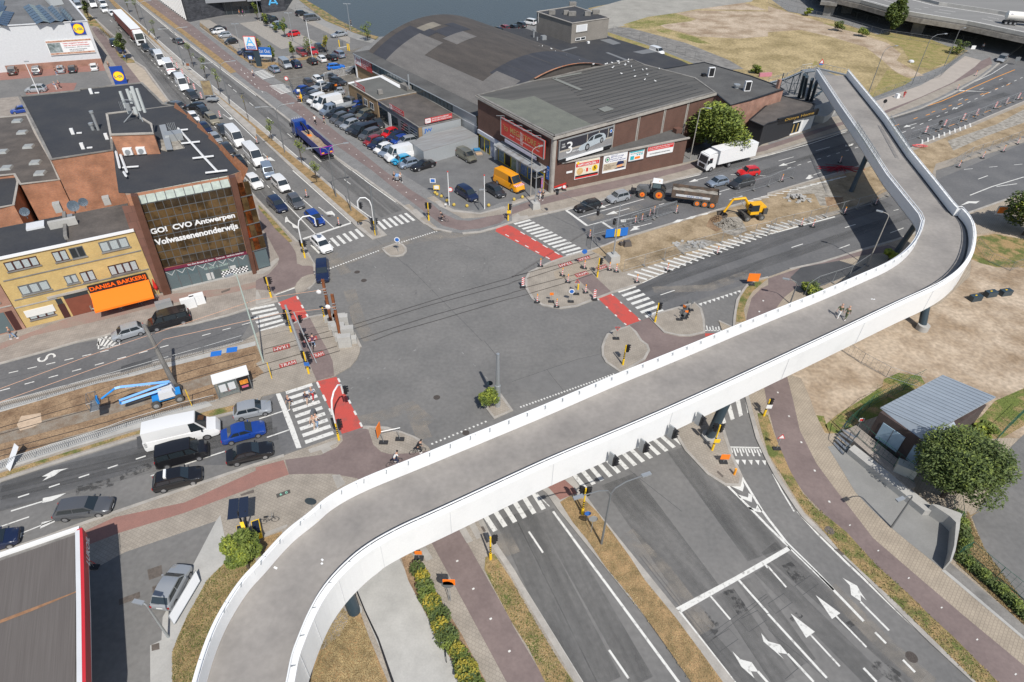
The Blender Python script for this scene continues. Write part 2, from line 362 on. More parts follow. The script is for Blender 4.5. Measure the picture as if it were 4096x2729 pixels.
S_edge=PL('-45.72 28.68 -43.56 29.61 -40.72 31.12 -38.12 32.66 -35.52 34.1 -24.94 39.83 -24.93 39.81 -22.51 41.04 -17.4 43.96 -15.42 45.06 -14.79 45.05 -12.95 44.98 -11.38 44.39 -10.05 43.81 -9.07 43.22 -8.28 42.61 -3.57 34.5 -2.55 34.12 -1.67 32.26 .45 28.98 1.38 27.28 5.51 20.19 6.56 18.26')
S_=S_edge+[(15,-30),(-60,-30),(-110,20)]
slab('pavement',S_,.11,M.pavers)
kerb(S_edge[:8],.35);kerb(S_edge[9:15],.45);kerb(S_edge[16:],.5)
sheet('cycle_path',PL('-37.63 31.76 -35.56 33.4 -29.99 35.15 -24.67 39.03 -24.81 39.43 -22.38 40.42 -21.33 38.66 -24.08 37.22 -24.05 37.15 -29.52 34.03 -34.37 31.79 -36.68 30.37'),.118,mat('brick_red',(.3,.155,.125),.9,col2=(.26,.14,.115),scale=.8,fine=.1))
sheet('cycle_path',[PL('-22.23 40.46 -18.85 41.19 -17.51 42.23 -17.1 43.12 -17.41 44.01 -15.42 45.06 -14.78 44.69 -13.9 42.7 -12.96 41.79 -12.02 41.47 -9.55 41.75 -6.97 42.33 -7.64 35.1 -4.46 33.2 .52 24.5 .52 24.37 3.09 20.13 4.14 18.43 2.18 18.39 .15 20.07 -7.1 32.23 -14.67 38.39 -17.21 38.87 -20.35 38.73 -21.33 38.66'),],.122,M.cycle_red)
sheet('yard',PL('-35.38 27.64 -33.41 29.51 -32.88 29.94 -26.34 33.24 -26.61 29.06 -27.02 25.93 -27.17 24.29 -26.46 22.5 -27.14 22.07 -25.14 17.8 -29.97 17.7'),.119,M.asphalt)
sheet('footpath',PL('-26.19 33.88 -23.82 29.54 -24.94 27.41 -25.29 24.33 -25.32 22.78 -25.24 21.62 -23.6 17.84 -25.14 17.8 -27.14 22.07 -26.46 22.5 -27.17 24.29 -27.02 25.93 -26.61 29.06 -26.34 33.24'),.124,M.concrete)
sheet('kerb',PL('-22.29 31.83 -19.86 33.07 -19.78 32.79 -21.08 31.97 -22.15 31.39'),.126,M.kerb)
sheet('dry_verge',PL('-23.82 29.54 -21.59 29.71 -21.42 29.19 -22.08 26.99 -22.53 24.58 -22.69 22.08 -21.96 18.6 -23.6 17.84 -25.24 21.62 -25.32 22.78 -25.29 24.33 -24.94 27.41'),.13,M.mixed_grass)
sheet('dry_verge',PL('-21.71 31.52 -20.13 32.33 -19.67 31.13 -20.69 29.83 -21.59 29.71'),.128,M.dry_grass)
sheet('plaza',PL('-11.78 30.27 -9.64 30.48 -8.29 28.31 -4.62 22.66 -1.73 17.59 -6.74 17.48 -8.13 19.89 -12.65 27.23'),.122,M.concrete)
sheet('drain_slot',PL('-12.6 27.23 -12.47 27.23 -11.26 25.21 -9.82 23.05 -8.13 19.89 -7.88 19.35 -8.13 19.49 -9.88 22.88 -11.33 25.11'),.127,M.black)
sheet('dry_verge',PL('-13.13 25.34 -11.68 25.1 -10.98 23.79 -10.6 23.12 -8.61 19.88 -8.23 18.53 -14.32 18.4 -14.45 19.75 -14.45 22.27 -14.03 23.29'),.126,M.dry_grass)
sheet('old_pavers',PL('-13.93 25.78 -13.09 26.36 -12.5 24.46 -12.83 23.23 -13.76 22.21 -14.34 21.86 -14.26 20.27 -14.38 19.21 -14.54 19.81 -14.33 23.11 -14.07 24.87'),.128,M.pavers_left)
sheet('verge',PL('-1.86 30.21 -1.12 30.6 .47 28.14 .65 27.75 2.25 24.81 3.89 22.03 5.11 20.18 5.67 19.05 3.77 19 3 20.13 1.81 22.56 .52 24.5 -1.1 27.51 -1.9 29.08'),.127,M.mixed_grass)
sheet('hedge_bed',PL('-8.65 30.88 -7.72 29.54 -6.82 28.35 -3.33 23.37 -.78 19.05 -2.36 19.02 -5.58 23.75 -8.23 27.92 -9.36 30.54'),.127,M.soil_brown)
sheet('tactile_paving',[PL('-4.62 33.31 -4.05 33.56 -3.02 31.79 -3.56 31.55'),PL('-3.78 33.91 -3.25 34.16 -2.25 32.25 -2.72 31.96'),PL('-7.98 31.55 -7.52 31.67 -6.37 29.99 -6.94 29.67'),PL('-20.31 41.86 -17.8 43.25 -17.59 42.81 -18.25 42.35 -17.95 42 -18.67 41.34 -19.01 41.83 -19.99 41.37'),PL('-17.17 38.71 -16.4 38.8 -15.63 37.71 -16.28 37.12')],.13,M.kerb)
sheet('pavement',PL('-14.78 45.03 -13.98 44.98 -11.38 44.39 -10.05 43.81 -8.34 42.65 -8.83 42.13 -9.76 41.7 -11.81 41.47 -12.95 41.75 -13.79 42.71 -14.28 43.58'),.128,M.pavers)
MED=PL('-152.3 254.5 -144.2 244.2 -109.6 197.9 -92.5 174.1 -74.6 152.1 -52.2 122.4 -52.9 124.5 -40.8 108.1 -25.9 88.9 -25 87.6 -21.7 83.7 -19.7 85.2 -22.1 88.5 -26.8 94.7 -37 108.1 -37.2 108 -44.5 117.5 -55.3 131.7 -83.4 166.6 -105.8 195.8 -139.5 239.3 -146.9 249.4')
slab('median',MED,.12,M.kerb)
sheet('dry_verge',PL('-150 254.8 -142.8 244.3 -110.7 201.6 -93.4 177.6 -74.8 154.1 -53.9 127.3 -53.1 125.1 -40.4 108.8 -24.8 88.6 -23.6 90.1 -27.1 94.3 -37.9 108.5 -37.6 108 -45.3 117.4 -54.4 128.8 -83 164.3 -105.1 192.8 -137.4 234.4 -144.2 244.2'),.14,M.dry_grass)
sheet('pavement',PL('-24.8 88.4 -23.5 90 -22.1 88.2 -20.6 85 -21.5 84.3'),.135,M.pavers)
NE=PL('-142.9 255.6 -135.5 245.1 -103.2 202.3 -78.3 170.8 -61 148.9 -46.9 130.5 -34.4 114.1 -29.7 108.4 -29.6 108.5 -26.1 104.1 -20.3 97 -17.6 93.6 -14.4 89.1 -14 88.9 -13 87.8 -11.2 87 -9.8 86.5 -8.1 86.2 -5.4 86.8 -2.9 88.3 -.4 90.2 2.9 92.2 8.6 95.2 18 101 21.5 103 34.3 110.6 34.8 112.4 49.7 120.1 49.7 120.1 60.5 127.4 70.9 134.4 83.7 142.4 94.3 149.5 108.2 161.4 122.5 174.8 129.6 182.2 138.6 192.3 157.6 212.8 172 227.6')
N_=NE+[(255.3,350)]+[(420,700)]+list(reversed(land))
slab('pavement',N_,.11,M.pavers_grey,z0=-.05)
kerb(NE[:8],.5);kerb(NE[8:17],.45);kerb(NE[17:],.45)
sheet('verge',PL('-137.1 250.5 -132.9 245.4 -100.6 203.9 -80.3 177.7 -71.2 164.9 -72.3 163.8 -81.4 176 -102.5 203.7 -133.2 242.7 -138.2 250.4'),.13,M.dry_grass)
sheet('cycle_path',PL('-135.8 256.4 -128.2 245.9 -101.9 211.9 -79.1 180.9 -65.5 162.5 -52.2 147.4 -40.4 131.2 -24.3 108.7 -18.7 101.4 -15.2 97.4 -13.5 95.1 -11.8 92.5 -9.3 90.4 -7.3 90.2 -4.9 91.4 -2.6 94.1 -.5 95.2 1.9 97.1 7 100.4 17 106.6 30.1 113.2 51.3 125.1 63 133.3 72.5 139.7 84.2 147 104.1 164.1 121 180 130.8 190 137 195.5 133.7 188.6 122.7 177.7 111 166.7 96.9 155 82.1 142.7 71 135.7 61.7 129.5 50.4 122.3 32.7 111.9 18.3 103.5 8.7 98.2 2.9 95.2 -.5 92.5 -2.4 89.7 -5.4 87.8 -8.5 87.1 -11.3 88.4 -14.6 92.6 -16.4 95 -19.8 99.4 -26.5 108.6 -36 120.2 -47.9 136.6 -59 150.4 -62.2 152.6 -79.5 175.7 -99.6 201.4 -132.6 245.4 -140.3 255.9'),.118,M.cycle_red)
sheet('pavement',PL('-.4 90.1 .6 90.6 2.9 92.3 8.6 95.4 18 101.2 34.3 110.8 49.9 120.6 49.9 120.6 70.7 135 83.6 142.8 99.7 155.2 120.5 173.7 132.4 186.4 132.4 187.5 122 177.6 102.6 161 85 146 71.7 137.7 50.5 122.6 50.4 122.3 32.8 112.3 29.5 110.3 18.3 103.5 8.8 98.8 2.9 95.4 -.5 92.7'),.122,M.pavers)
sheet('forecourt',PL('-24.7 112 -19.9 115.3 -15.8 116.6 -7.7 120.8 -.8 112.4 -.8 114.9 1.3 107.3 3.9 99.6 -.5 97.4 -2.3 96.9 -5.8 93.6 -10.1 94.5 -13.8 98.3 -15.7 101.5'),.119,mat('forecourt',(.165,.165,.163),.9,col2=(.13,.13,.13),scale=.4,fine=.08))
sheet('pavement',[PL('-15.1 97.8 -13.9 98.7 -12.1 96.4 -10.1 93.8 -5.7 92.8 -1.7 95.5 -.5 96.2 -.5 97.4 2.8 99.8 6.4 101.8 7.3 100.6 1.3 97.4 -.5 96.2 -.5 93.1 -5.6 91.4 -8.4 90.9 -10.8 93.3 -13.6 96.3'),PL('7.4 101 10.3 106 17.4 110.1 24.1 114.3 32.5 115.2 51.9 127.2 51.7 126.6 59.9 132.2 71.1 142.3 74.2 143.9 73.2 140.1 60.2 131.9 51.5 126 51.3 125.1 32.9 114.7 27.8 111.6 17 105.9 7.4 101')],.124,M.pavers)
sheet('pavement',PL('-18.7 94.9 -17.7 95.5 -13.5 89.5 -11.5 86.8 -12.5 86.8 -14.4 89.1'),.124,M.pavers)
sheet('tactile_paving',[PL('-13.6 96.7 -12.6 97 -12 95.4 -9.9 93.8 -5.7 93 -1.9 95.5 -1.5 94.9 -5.7 92.5 -10.4 93.2 -12.5 94.8'),PL('-17 93.4 -16.3 93.8 -14.6 91.3 -15.4 90.7'),PL('-.5 96.6 6.4 101.8 6.7 101.2 -.5 95.8'),PL('-.5 91.6 .4 93.1 .9 92.2 2 92.5 2.2 91.9 -.4 90.3')],.13,M.kerb)
sheet('cobbled_lot',PL('-65 167.5 -63 169.9 -60.9 174.1 -47.2 187 -43.9 192.6 -45.9 185.9 -40.2 162.6 -40.1 151.7 -39.2 147.9 -31.2 138.4 -27.1 128.3 -20.6 120.6 -19.7 114.3 -21.6 109.3 -24.3 112 -36.3 129 -45.3 140.2 -54.6 154.7 -59.2 159.5 -64.8 167.1'),.12,M.cobbles)
sheet('car_park',PL('-102.7 220.5 -101.4 225.1 -78.7 233 -76.5 239.1 -65.6 227.8 -52.1 209.5 -42.4 194.1 -47.2 187 -54.1 181.9 -64.3 173.8 -65 167.5 -68.5 170.1 -98.2 209.2'),.121,M.asphalt)
bays=mat('grid_pavers',(.34,.31,.27),.92,col2=(.27,.25,.22),scale=1.5,fine=.15)
sheet('parking_bays',[PL('-101.4 217.1 -98.8 218.3 -75.2 188.5 -73.1 185.4 -73.4 177.2 -77.3 181.2 -97.9 208.4'),PL('-88.1 215 -83.8 218 -62.2 191 -66.3 186.6'),PL('-82.2 224.3 -74.7 213.8 -57.9 194.1 -61.8 191 -84 218.4'),PL('-74.3 228.7 -71.9 230.8 -50.1 200.5 -48.8 194.2 -66.7 216.3'),PL('-65.8 178.5 -55.4 184.3 -54.4 181.9 -64.4 174.1')],.125,bays)
sheet('dry_verge',[PL('-98.5 209.9 -77.3 181.2 -68.1 169.5 -65.2 168.1 -63.3 170.5 -63.9 173.9 -68.2 177.1 -69.7 175.2 -73.8 178.4 -78.8 185.6 -100.4 214.7'),PL('-64 173.3 -60.1 178.3 -54.2 181.9 -53.8 178.8 -58.7 176 -62.8 170.5')],.129,M.dry_grass)
sheet('dock_path',PL('-85.8 256.2 -79.6 251.2 -62.5 221.5 -50.4 207.2 -42.3 199 -42.9 195.3 -47.6 198.5 -57.5 209.2 -69.1 223.8 -80.7 240.4'),.126,mat('dock_path',(.27,.265,.25),.9,var=.1,scale=.5))
sheet('dock_bank',PL('-83.1 262.4 -77.3 251.5 -66.6 235.1 -58.4 221.9 -46.9 206.2 -41.9 202.1 -42.2 198.7 -50.3 206.5 -62.4 220.7 -78.7 249.5'),.2,M.mixed_grass)
sheet('crossing_field',PL('24.3 247.9 37.4 260.2 60.2 274.5 98.9 283.1 96.3 274.5 96 250.1 106.8 239.6 115.4 218.3 126.2 211.3 134.3 202.2 119.6 186.5 101.6 171.4 86.4 159.1 85.6 168.4 81.3 181.4 63 164.1 58.6 173.8 48.3 193.8 34.5 213.6 28.2 218.6 29.3 228.9'),.123,M.field_grass)
sheet('dirt_track',[PL('43.6 234.9 63.1 248.5 88.7 249.4 91.5 258.5 100.6 239 106.6 225.9 113.3 208.9 111.7 196.8 107.1 189.7 107.9 175.6 101.9 173.3 101.9 181 103 189.4 104.2 203.2 98.6 214.1 91.4 223 79.6 219.1 77.9 213.6 68.3 210.1 55.2 211.5 46.9 221.7'),PL('59.5 270.4 83.1 265.1 89.3 251.2 63.5 250.3')],.128,M.sand)
sheet('service_road',PL('29.3 221.5 35.5 220.7 50.2 203.4 58.8 185.8 60.6 177.8 56.5 176.5 49.1 183 37.2 203.5 27.8 214.4'),.13,M.concrete_dark)
sheet('paved_apron',PL('25 246.3 37.6 262.1 54.5 278.1 103.1 297 87.3 265.6 63.5 250.3 44.7 235.1 34.8 223.5 28.2 218.6 29.5 230.4'),.131,mat('apron',(.31,.295,.26),.92,var=.12,scale=.2,fine=.1))
sheet('weeds',[PL('33.9 224.8 43.9 236.6 54.4 243.3 59.9 235 57.3 231.6 47.6 226.2 41.3 219.8 36.1 220'),PL('43.8 220 48.1 219 54.9 210.2 57.6 202.8 53.5 203.7 48.3 210.9 44 217.2')],.134,mat('weedy',(.17,.17,.045),.95,col2=(.36,.28,.14),scale=.16,bump=1,bscale=5,fine=.4,thr=(.36,.6)))
sheet('weeds',[PL('102 233.6 108.5 230.5 113.3 218.1 119.5 222.8 129.3 214.2 130.5 206.7 134.3 204.5 123.9 191.1 112.4 181.8 109.5 185.7 115.4 204.1 114.5 215.5 106.1 224.4'),PL('100.7 180.9 103 171.5 98.5 166.7 86.1 156.6 86.4 159.1 90.9 165.3'),PL('80.1 181.3 83.5 182.6 83.3 187.8'),PL('27.8 214.4 39.5 197.7 47.3 182.8 48.7 180.9 45.7 180.6 35.7 193.8 27.4 210.3')],.134,mat('weeds',(.2,.19,.055),.95,col2=(.33,.25,.11),scale=.4,bump=1,bscale=5,fine=.4))
sheet('pavement',PL('85.7 153.9 102.8 167 114 178 130 196 132.4 191.8 126.7 185 113 170.4 98.1 157.5 84.3 146.7 84 151.8'),.126,mat('pale_pave',(.38,.335,.29),.9,var=.06,scale=.4,fine=.05))
EM_top=PL('1.79 73.88 2.26 75.58 5.29 78.32 7.6 79.92 11.31 81.94 13.94 83.65 17.4 86.3 31.1 94.4 44.2 101.9 44.5 102.7 56 109.6 63.6 114.1 80.9 125.5 98.2 138 122.8 156.4 136 166.8')
EM_bot=PL('122.3 145.6 106.4 129.9 80 114.4 78.2 111 65.5 103 53.5 95.3 40.1 88.2 40.4 89.1 27.3 80.8 17.96 73.6 16.95 72.93 13.4 70.94 11.34 69.57 8.42 67.66 6.22 67.08 3.94 67.73 2.65 69.17 1.78 71.72')
EMp=EM_top+EM_bot
slab('median',EMp,.10,M.pavers)
kerb(EM_top,.35,.115);kerb(EM_bot[9:]+[EM_top[0]],.35,.115)
sheet('works_soil',PL('11.62 81.8 14.1 83.66 17.4 85.8 31 93.9 44 101 44.2 101.9 55.6 108.4 65.3 113.7 80.1 123.7 97.1 136 121.3 154 133.7 163.2 124.2 148.6 108.7 133.6 81.5 117.4 77.6 111.4 66 104.5 58.2 98.7 40.8 90.3 40.8 90.3 27.5 82 18.51 77.42 15.52 76.14 14.72 78.73'),.108,M.dirt)
sheet('gravel_patch',[PL('34.1 93.3 37.2 93.8 37 89.1 34.6 87.2 33.2 88.2 32.4 91'),PL('24.6 83.8 29.2 86 31.6 85.4 28 82.7 25.1 81.9'),PL('47.6 102.3 52.6 102.9 56.9 107.1 57.2 108.9 49.8 105.4'),PL('90.1 129.5 106.4 139.9 119.1 150.5 113.7 141.6 99.8 132.5 88.5 124.2')],.115,M.gravel)
sheet('gravel_patch',PL('52.9 104.7 56.7 107.5 55.8 102.3 57.4 101.9 55.1 98.5 52.1 98.4'),.117,M.gravel)
sheet('dug_soil',[PL('32.1 93.2 34.4 94 34.4 90.4 32 88.5 30.7 90.2'),PL('54.1 101.7 57.4 101.9 56.6 99.8 54.8 97.7 53.2 98.4')],.119,M.soil_brown)
sheet('concrete_plate',PL('58.5 104.1 64.3 108.9 63.6 102.2 60.3 99.8'),.123,mat('ply',(.3,.24,.16),.8,var=.1,scale=1))
sheet('cycle_path',PL('8.99 74.18 11.11 75.67 13.42 71.15 11.35 69.72'),.112,M.cycle_red)
sheet('pavement',PL('9.48 79.1 12.54 81.06 13.66 79.28 13.29 77.19 11.27 75.68 8.99 74.18 5.92 74.06 5.68 75.72'),.109,M.pavers_right)
def island(poly,m=None):
 b=slab('traffic_island',poly,.12,m or M.pavers);kerb(poly+[poly[0]],.3,.13,.2);return b
island(PL('-19.68 81.1 -17.86 82.71 -16.92 82.43 -16.29 81.5 -16.05 80.42 -16.38 79.42 -17.29 79.05 -18.18 79.1 -18.86 79.83'))
island(PL('17.85 65.57 19.52 66.63 24.46 68.98 24.98 67.69 24.81 65.18 24.3 62.66 22.41 61.89 21.04 61.84 19.23 62.48 18.52 64.02'))
island(PL('11.46 60.49 11.99 61.66 12.76 62.46 14.96 63.48 15.57 62.34 16.01 60.66 16.63 59.84 16.71 58.8 15.89 57.15 13.63 55.27 12.8 54.71 12.01 55.64 11.32 56.4 10.98 57.58 11.1 59.22 11.45 60.39'))
island(PL('17.08 46.7 18.07 42.94 19.63 39.98 21.02 38.69 22.39 38.67 22.84 39.74 22.56 42.64 22.63 47.52 22.91 50.19 20.43 48.76'))
island(PL('-2.89 48.87 -1.85 50.32 -1.25 50.6 .15 48.07 -1.7 46.88'))
slab('median',PL('-.62 44.9 .27 41.69 .93 40.73 2.94 37.86 3.65 37.11 4.7 35.2 8.39 29.59 11.69 24.5 13.87 20.37 14.78 18.65 18.43 18.73 17.13 20.44 13.81 26.08 8.25 35.3 6.26 39.13 5.85 39.49 3.6 43.23 2.53 47.2'),.12,M.kerb)
sheet('dry_verge',PL('4.85 36.15 5.7 36.79 6.54 37.07 7.41 36.22 8.15 35.29 8.92 33.9 10.67 30.64 11.67 28.42 13.65 25.26 15.03 22.7 16.24 20.42 17 18.7 14.62 18.65 13.87 20.37 12.01 23.81 10.2 27.02 8.48 29.54 7.18 32.05 5.94 33.94 5.31 35.22'),.14,M.dry_grass)
sheet('pavement',PL('3.77 37.88 5.19 39.03 6.18 37.95 6.55 37.19 5.6 36.79 4.86 36.4'),.135,M.red_tiles)
E_edge=PL('26.74 65.08 28.3 63.71 29.04 66.05 30.37 69.77 31.46 71.61 32.73 73.52 34.37 74.96 36.36 75.74 40.2 78 45.4 80 53 83.9 60.1 87.4 65.3 90.4 76.2 96.8 84.7 101.6 91.1 105.1 101.6 110.8')
E_bot=PL('35.52 18.37 35.32 20.84 33.54 23.79 31.69 27.31 30.42 29.89 28.84 32.68 27.41 35.34 27.18 36.16 26.81 37.83 26.39 39.84 26.15 41.9 25.96 44.81 26.25 48.28 26.6 51.7 26.47 56.93')
E_=E_edge+[(330,260),(330,-60),(110,-60)]+E_bot
slab('pavement',E_,.11,M.pavers_right)
kerb(E_edge[:8],.3);kerb(E_edge[8:],.4);kerb(E_bot,.45)
sheet('cycle_path',PL('30.22 64.92 30.82 66.59 32.46 70.36 34.5 72.79 35.73 73.65 36.23 75.32 41.9 78.4 52.8 83.5 57.9 85.6 59.2 84.1 52.4 82.2 45.2 79.4 41.2 76.6 39.44 75.17 39.97 73.55 37.1 70.8 34.81 67.71 30.19 59.91 29.57 53.24 29.84 54.54 32.21 54.81 31.53 50.47 30.75 46.03 30.89 41.61 31.52 38.67 32.21 35.95 32.91 33.06 35.29 29.1 37.26 25.91 39.77 22.03 41.28 19.96 37.2 19.87 36.07 22.19 34.44 25.57 32.03 30.14 30.47 33.34 29.23 35.87 28.37 37.81 27.64 41.38 27.92 45.48 28.3 49.01 29.32 55.09 29.28 59.04'),.119,M.cycle_red)
sheet('dirt_lot',PL('32.27 55 40.31 60.27 46.59 63.54 58 70.1 65.9 77.1 73.3 89.4 77.7 90.6 82 90.5 87.8 90 58.44 45.81 51.4 45.59 48.76 47.06 50.96 55.6 41.01 49.92 37.53 47.35 35.19 45.86 33.26 45.65 33.26 48.18 33.62 51.23 33.69 54.3'),.121,M.sand)
sheet('dirt_lot',[PL('72.9 88.7 76.9 89.9 80.7 88.3 82 86.4 77.9 79.9 71.3 79.7 69.5 80.8 68.7 82')],.126,M.mixed_grass)
sheet('weeds',[PL('43.38 54.44 45.72 55.65 48.05 55.16 47.91 53.85 43.5 50.86 39.98 48.39 37.53 47.35 35.31 45.86 33.73 45.66 33.73 46.91 35.78 48.59 40.08 51.44 42.75 53.31'),PL('48.76 47.06 51.59 48.76 54.44 51.22 59.21 53.5 60.38 52.46 58.16 48.97 51.99 45.61 48.89 45.21'),PL('33.32 48.35 34.1 48.21 33.73 45.66 33.32 45.8')],.127,mat('lotweeds',(.12,.15,.03),.95,col2=(.3,.21,.1),scale=.5,bump=1,bscale=8,fine=.4,thr=(.4,.55)))
sheet('verge',PL('28.94 64.88 29.64 67.27 31.03 70.56 32.58 72.98 34.21 74.4 36.23 75.32 35.93 75.03 33.05 71.94 31.71 69.82 30.65 67.55 30.22 64.92'),.13,M.mixed_grass)
sheet('verge',PL('26.96 48.47 28.05 48.18 28 48.01 27.83 45.17 27.87 42.8 27.91 40.56 28.28 37.55 29.02 35.87 29.73 35.05 30.76 33.57 32.07 30.24 33.55 27.78 34.44 25.93 35.46 24.18 36.98 20.88 37.78 19.51 35.76 19.47 35.32 20.84 33.93 23.55 32.32 26.71 30.52 29.69 29.3 31.87 28.4 34.43 27.7 35.59 27.53 36.29 27.17 38.29 26.76 40.66 26.37 42.61 26.54 44.83 26.71 47.01'),.128,M.mixed_grass)
sheet('side_road',PL('51.37 43.8 54.77 46.31 62.98 50.8 77.4 56.7 61.71 36.76 47.72 23.27 42.93 27.15 42.57 29.18 42.49 32.32 43.2 35.53 48.24 39.8'),.124,M.asphalt)
sheet('dry_verge',PL('44.44 36.29 43 35.53 42.49 32.32 42.57 29.18 42.93 27.15 41.73 25.2 40.16 28.53 39.16 30.63 39.7 31.81 41.61 35.02'),.131,M.dry_grass)
sheet('yard',PL('32.87 43.83 35.22 44.49 40.39 36.18 40.53 35.46 41.13 34.89 38.73 31.25 37.64 30.07 36.02 32.59 35.07 34.14 34.18 36.01 33.39 38.08 33.11 41.4'),.123,mat('yard_grey',(.235,.232,.22),.9,var=.08,scale=.5,fine=.05))
sheet('footpath',PL('37.66 30.02 38.6 30.83 41.78 25.29 43.13 22.75 41.42 22.72 41.04 24.09'),.127,M.concrete_dark)
sheet('kerb',PL('37.49 29.97 37.85 30.03 41.15 24.27 42.53 21.85 42.06 21.76 40.99 24.01'),.13,M.concrete)
sheet('asphalt_patch',[PL('39.5 75.7 41.9 78.4 48.4 80.6 51 78.8 47.5 76.3 43.8 74 40.27 72.23'),PL('-44.61 52.55 -45.03 53.66 -42.35 55.2 -41.78 54.25'),PL('-38.18 42.99 -37.55 43.31 -36.29 41.81 -37.32 41.42')],.13,M.asphalt_dark)
ZP=.008
def paint(name,items,m='white_paint',z=ZP,label=None):
 b=MB()
 for it in items:
  if isinstance(it,tuple)and it[0]=='L':b.strip(it[1],it[2],z)
  elif isinstance(it,tuple)and it[0]=='D':          # dashes: pts a,b,count,duty,width
   _,a,c,n,du,w_=it
   for i in range(n):
    t0=i/(n-1+du)if n>1 else 0;t1=t0+du/(n-1+du)
    b.strip([lerp(a,c,t0),lerp(a,c,t1)],w_,z)
  else:b.sheet(it,z)
 o=b.B(name,M[m]);o["kind"]='structure'
 if label:o["label"]=label
 return o
def zebra(P0,P1,Q0,Q1,n,duty=.5,m='white_paint',z=ZP):
 b=MB()
 for i in range(n):
  t0=i/(n-1+duty);t1=(i+duty)/(n-1+duty)
  q=[lerp(P0,P1,t0),lerp(P0,P1,t1),lerp(Q0,Q1,t1),lerp(Q0,Q1,t0)];b.sheet(q,z)
 o=b.B('zebra_crossing',M[m]);o["kind"]='structure';return o
zebra((-22.15,89.47),(-17.73,92.59),(-20.4,86.92),(-15.95,90.2),6)
zebra((-30.6,81.65),(-24.68,86.99),(-28.81,79.39),(-23.08,84.76),8,.45)
zebra((-34.3,65.55),(-31.24,60.6),(-31.46,66.68),(-28.61,62.2),6,.52)
zebra((-25.11,50.25),(-20.79,42.67),(-22.56,51.7),(-18.24,44.09),9,.5)
zebra((-.23,89.87),(7.97,80.24),(2.37,91.37),(10.89,81.86),13,.52)
zebra((14.28,71.49),(17.48,65.46),(16.88,72.98),(20.09,66.99),7,.48)
zebra((5.68,40.32),(16.28,46.44),(7.17,37.8),(18.02,43.94),13,.46)
zebra((-2.59,34.88),(2.41,37.71),(-1.3,32.83),(3.52,35.5),6,.45)
zebra((22.65,48.83),(26.93,51.92),(22.74,46.79),(26.37,48.78),4,.45)
zebra((-66.9,165.2),(-62.9,159.5),(-65,167.3),(-60.6,162.3),7,.5,z=.135)
zebra((-59.8,154.8),(-55.2,148.9),(-56.8,156.3),(-53.4,151.1),8,.5,z=.135)
b=[(-32.21,83.35),(-25.94,88.93)]
paint('stop_line',[('L',PL('-32.2 83.5 -28.5 86.7 -25.9 88.9'),.45),('L',[(8.5,94.8),(11.6,89.7)],.45),('L',[(14.2,90.9),(17.3,86.2)],.45),PL('13.83 26.08 19.45 29.01 24.99 32.1 25.17 31.76 22.67 30.34 14.27 25.74 14.23 25.77'),PL('-26.04 49.82 -25.61 49.97 -24.76 48.63 -22.9 45.45 -21.1 42.17 -21.57 42.04'),('L',[(-32.01,68.8),(-29.81,70.57)],.5),('L',[(-13.1,89.7),(-11.4,87.7)],.5)])
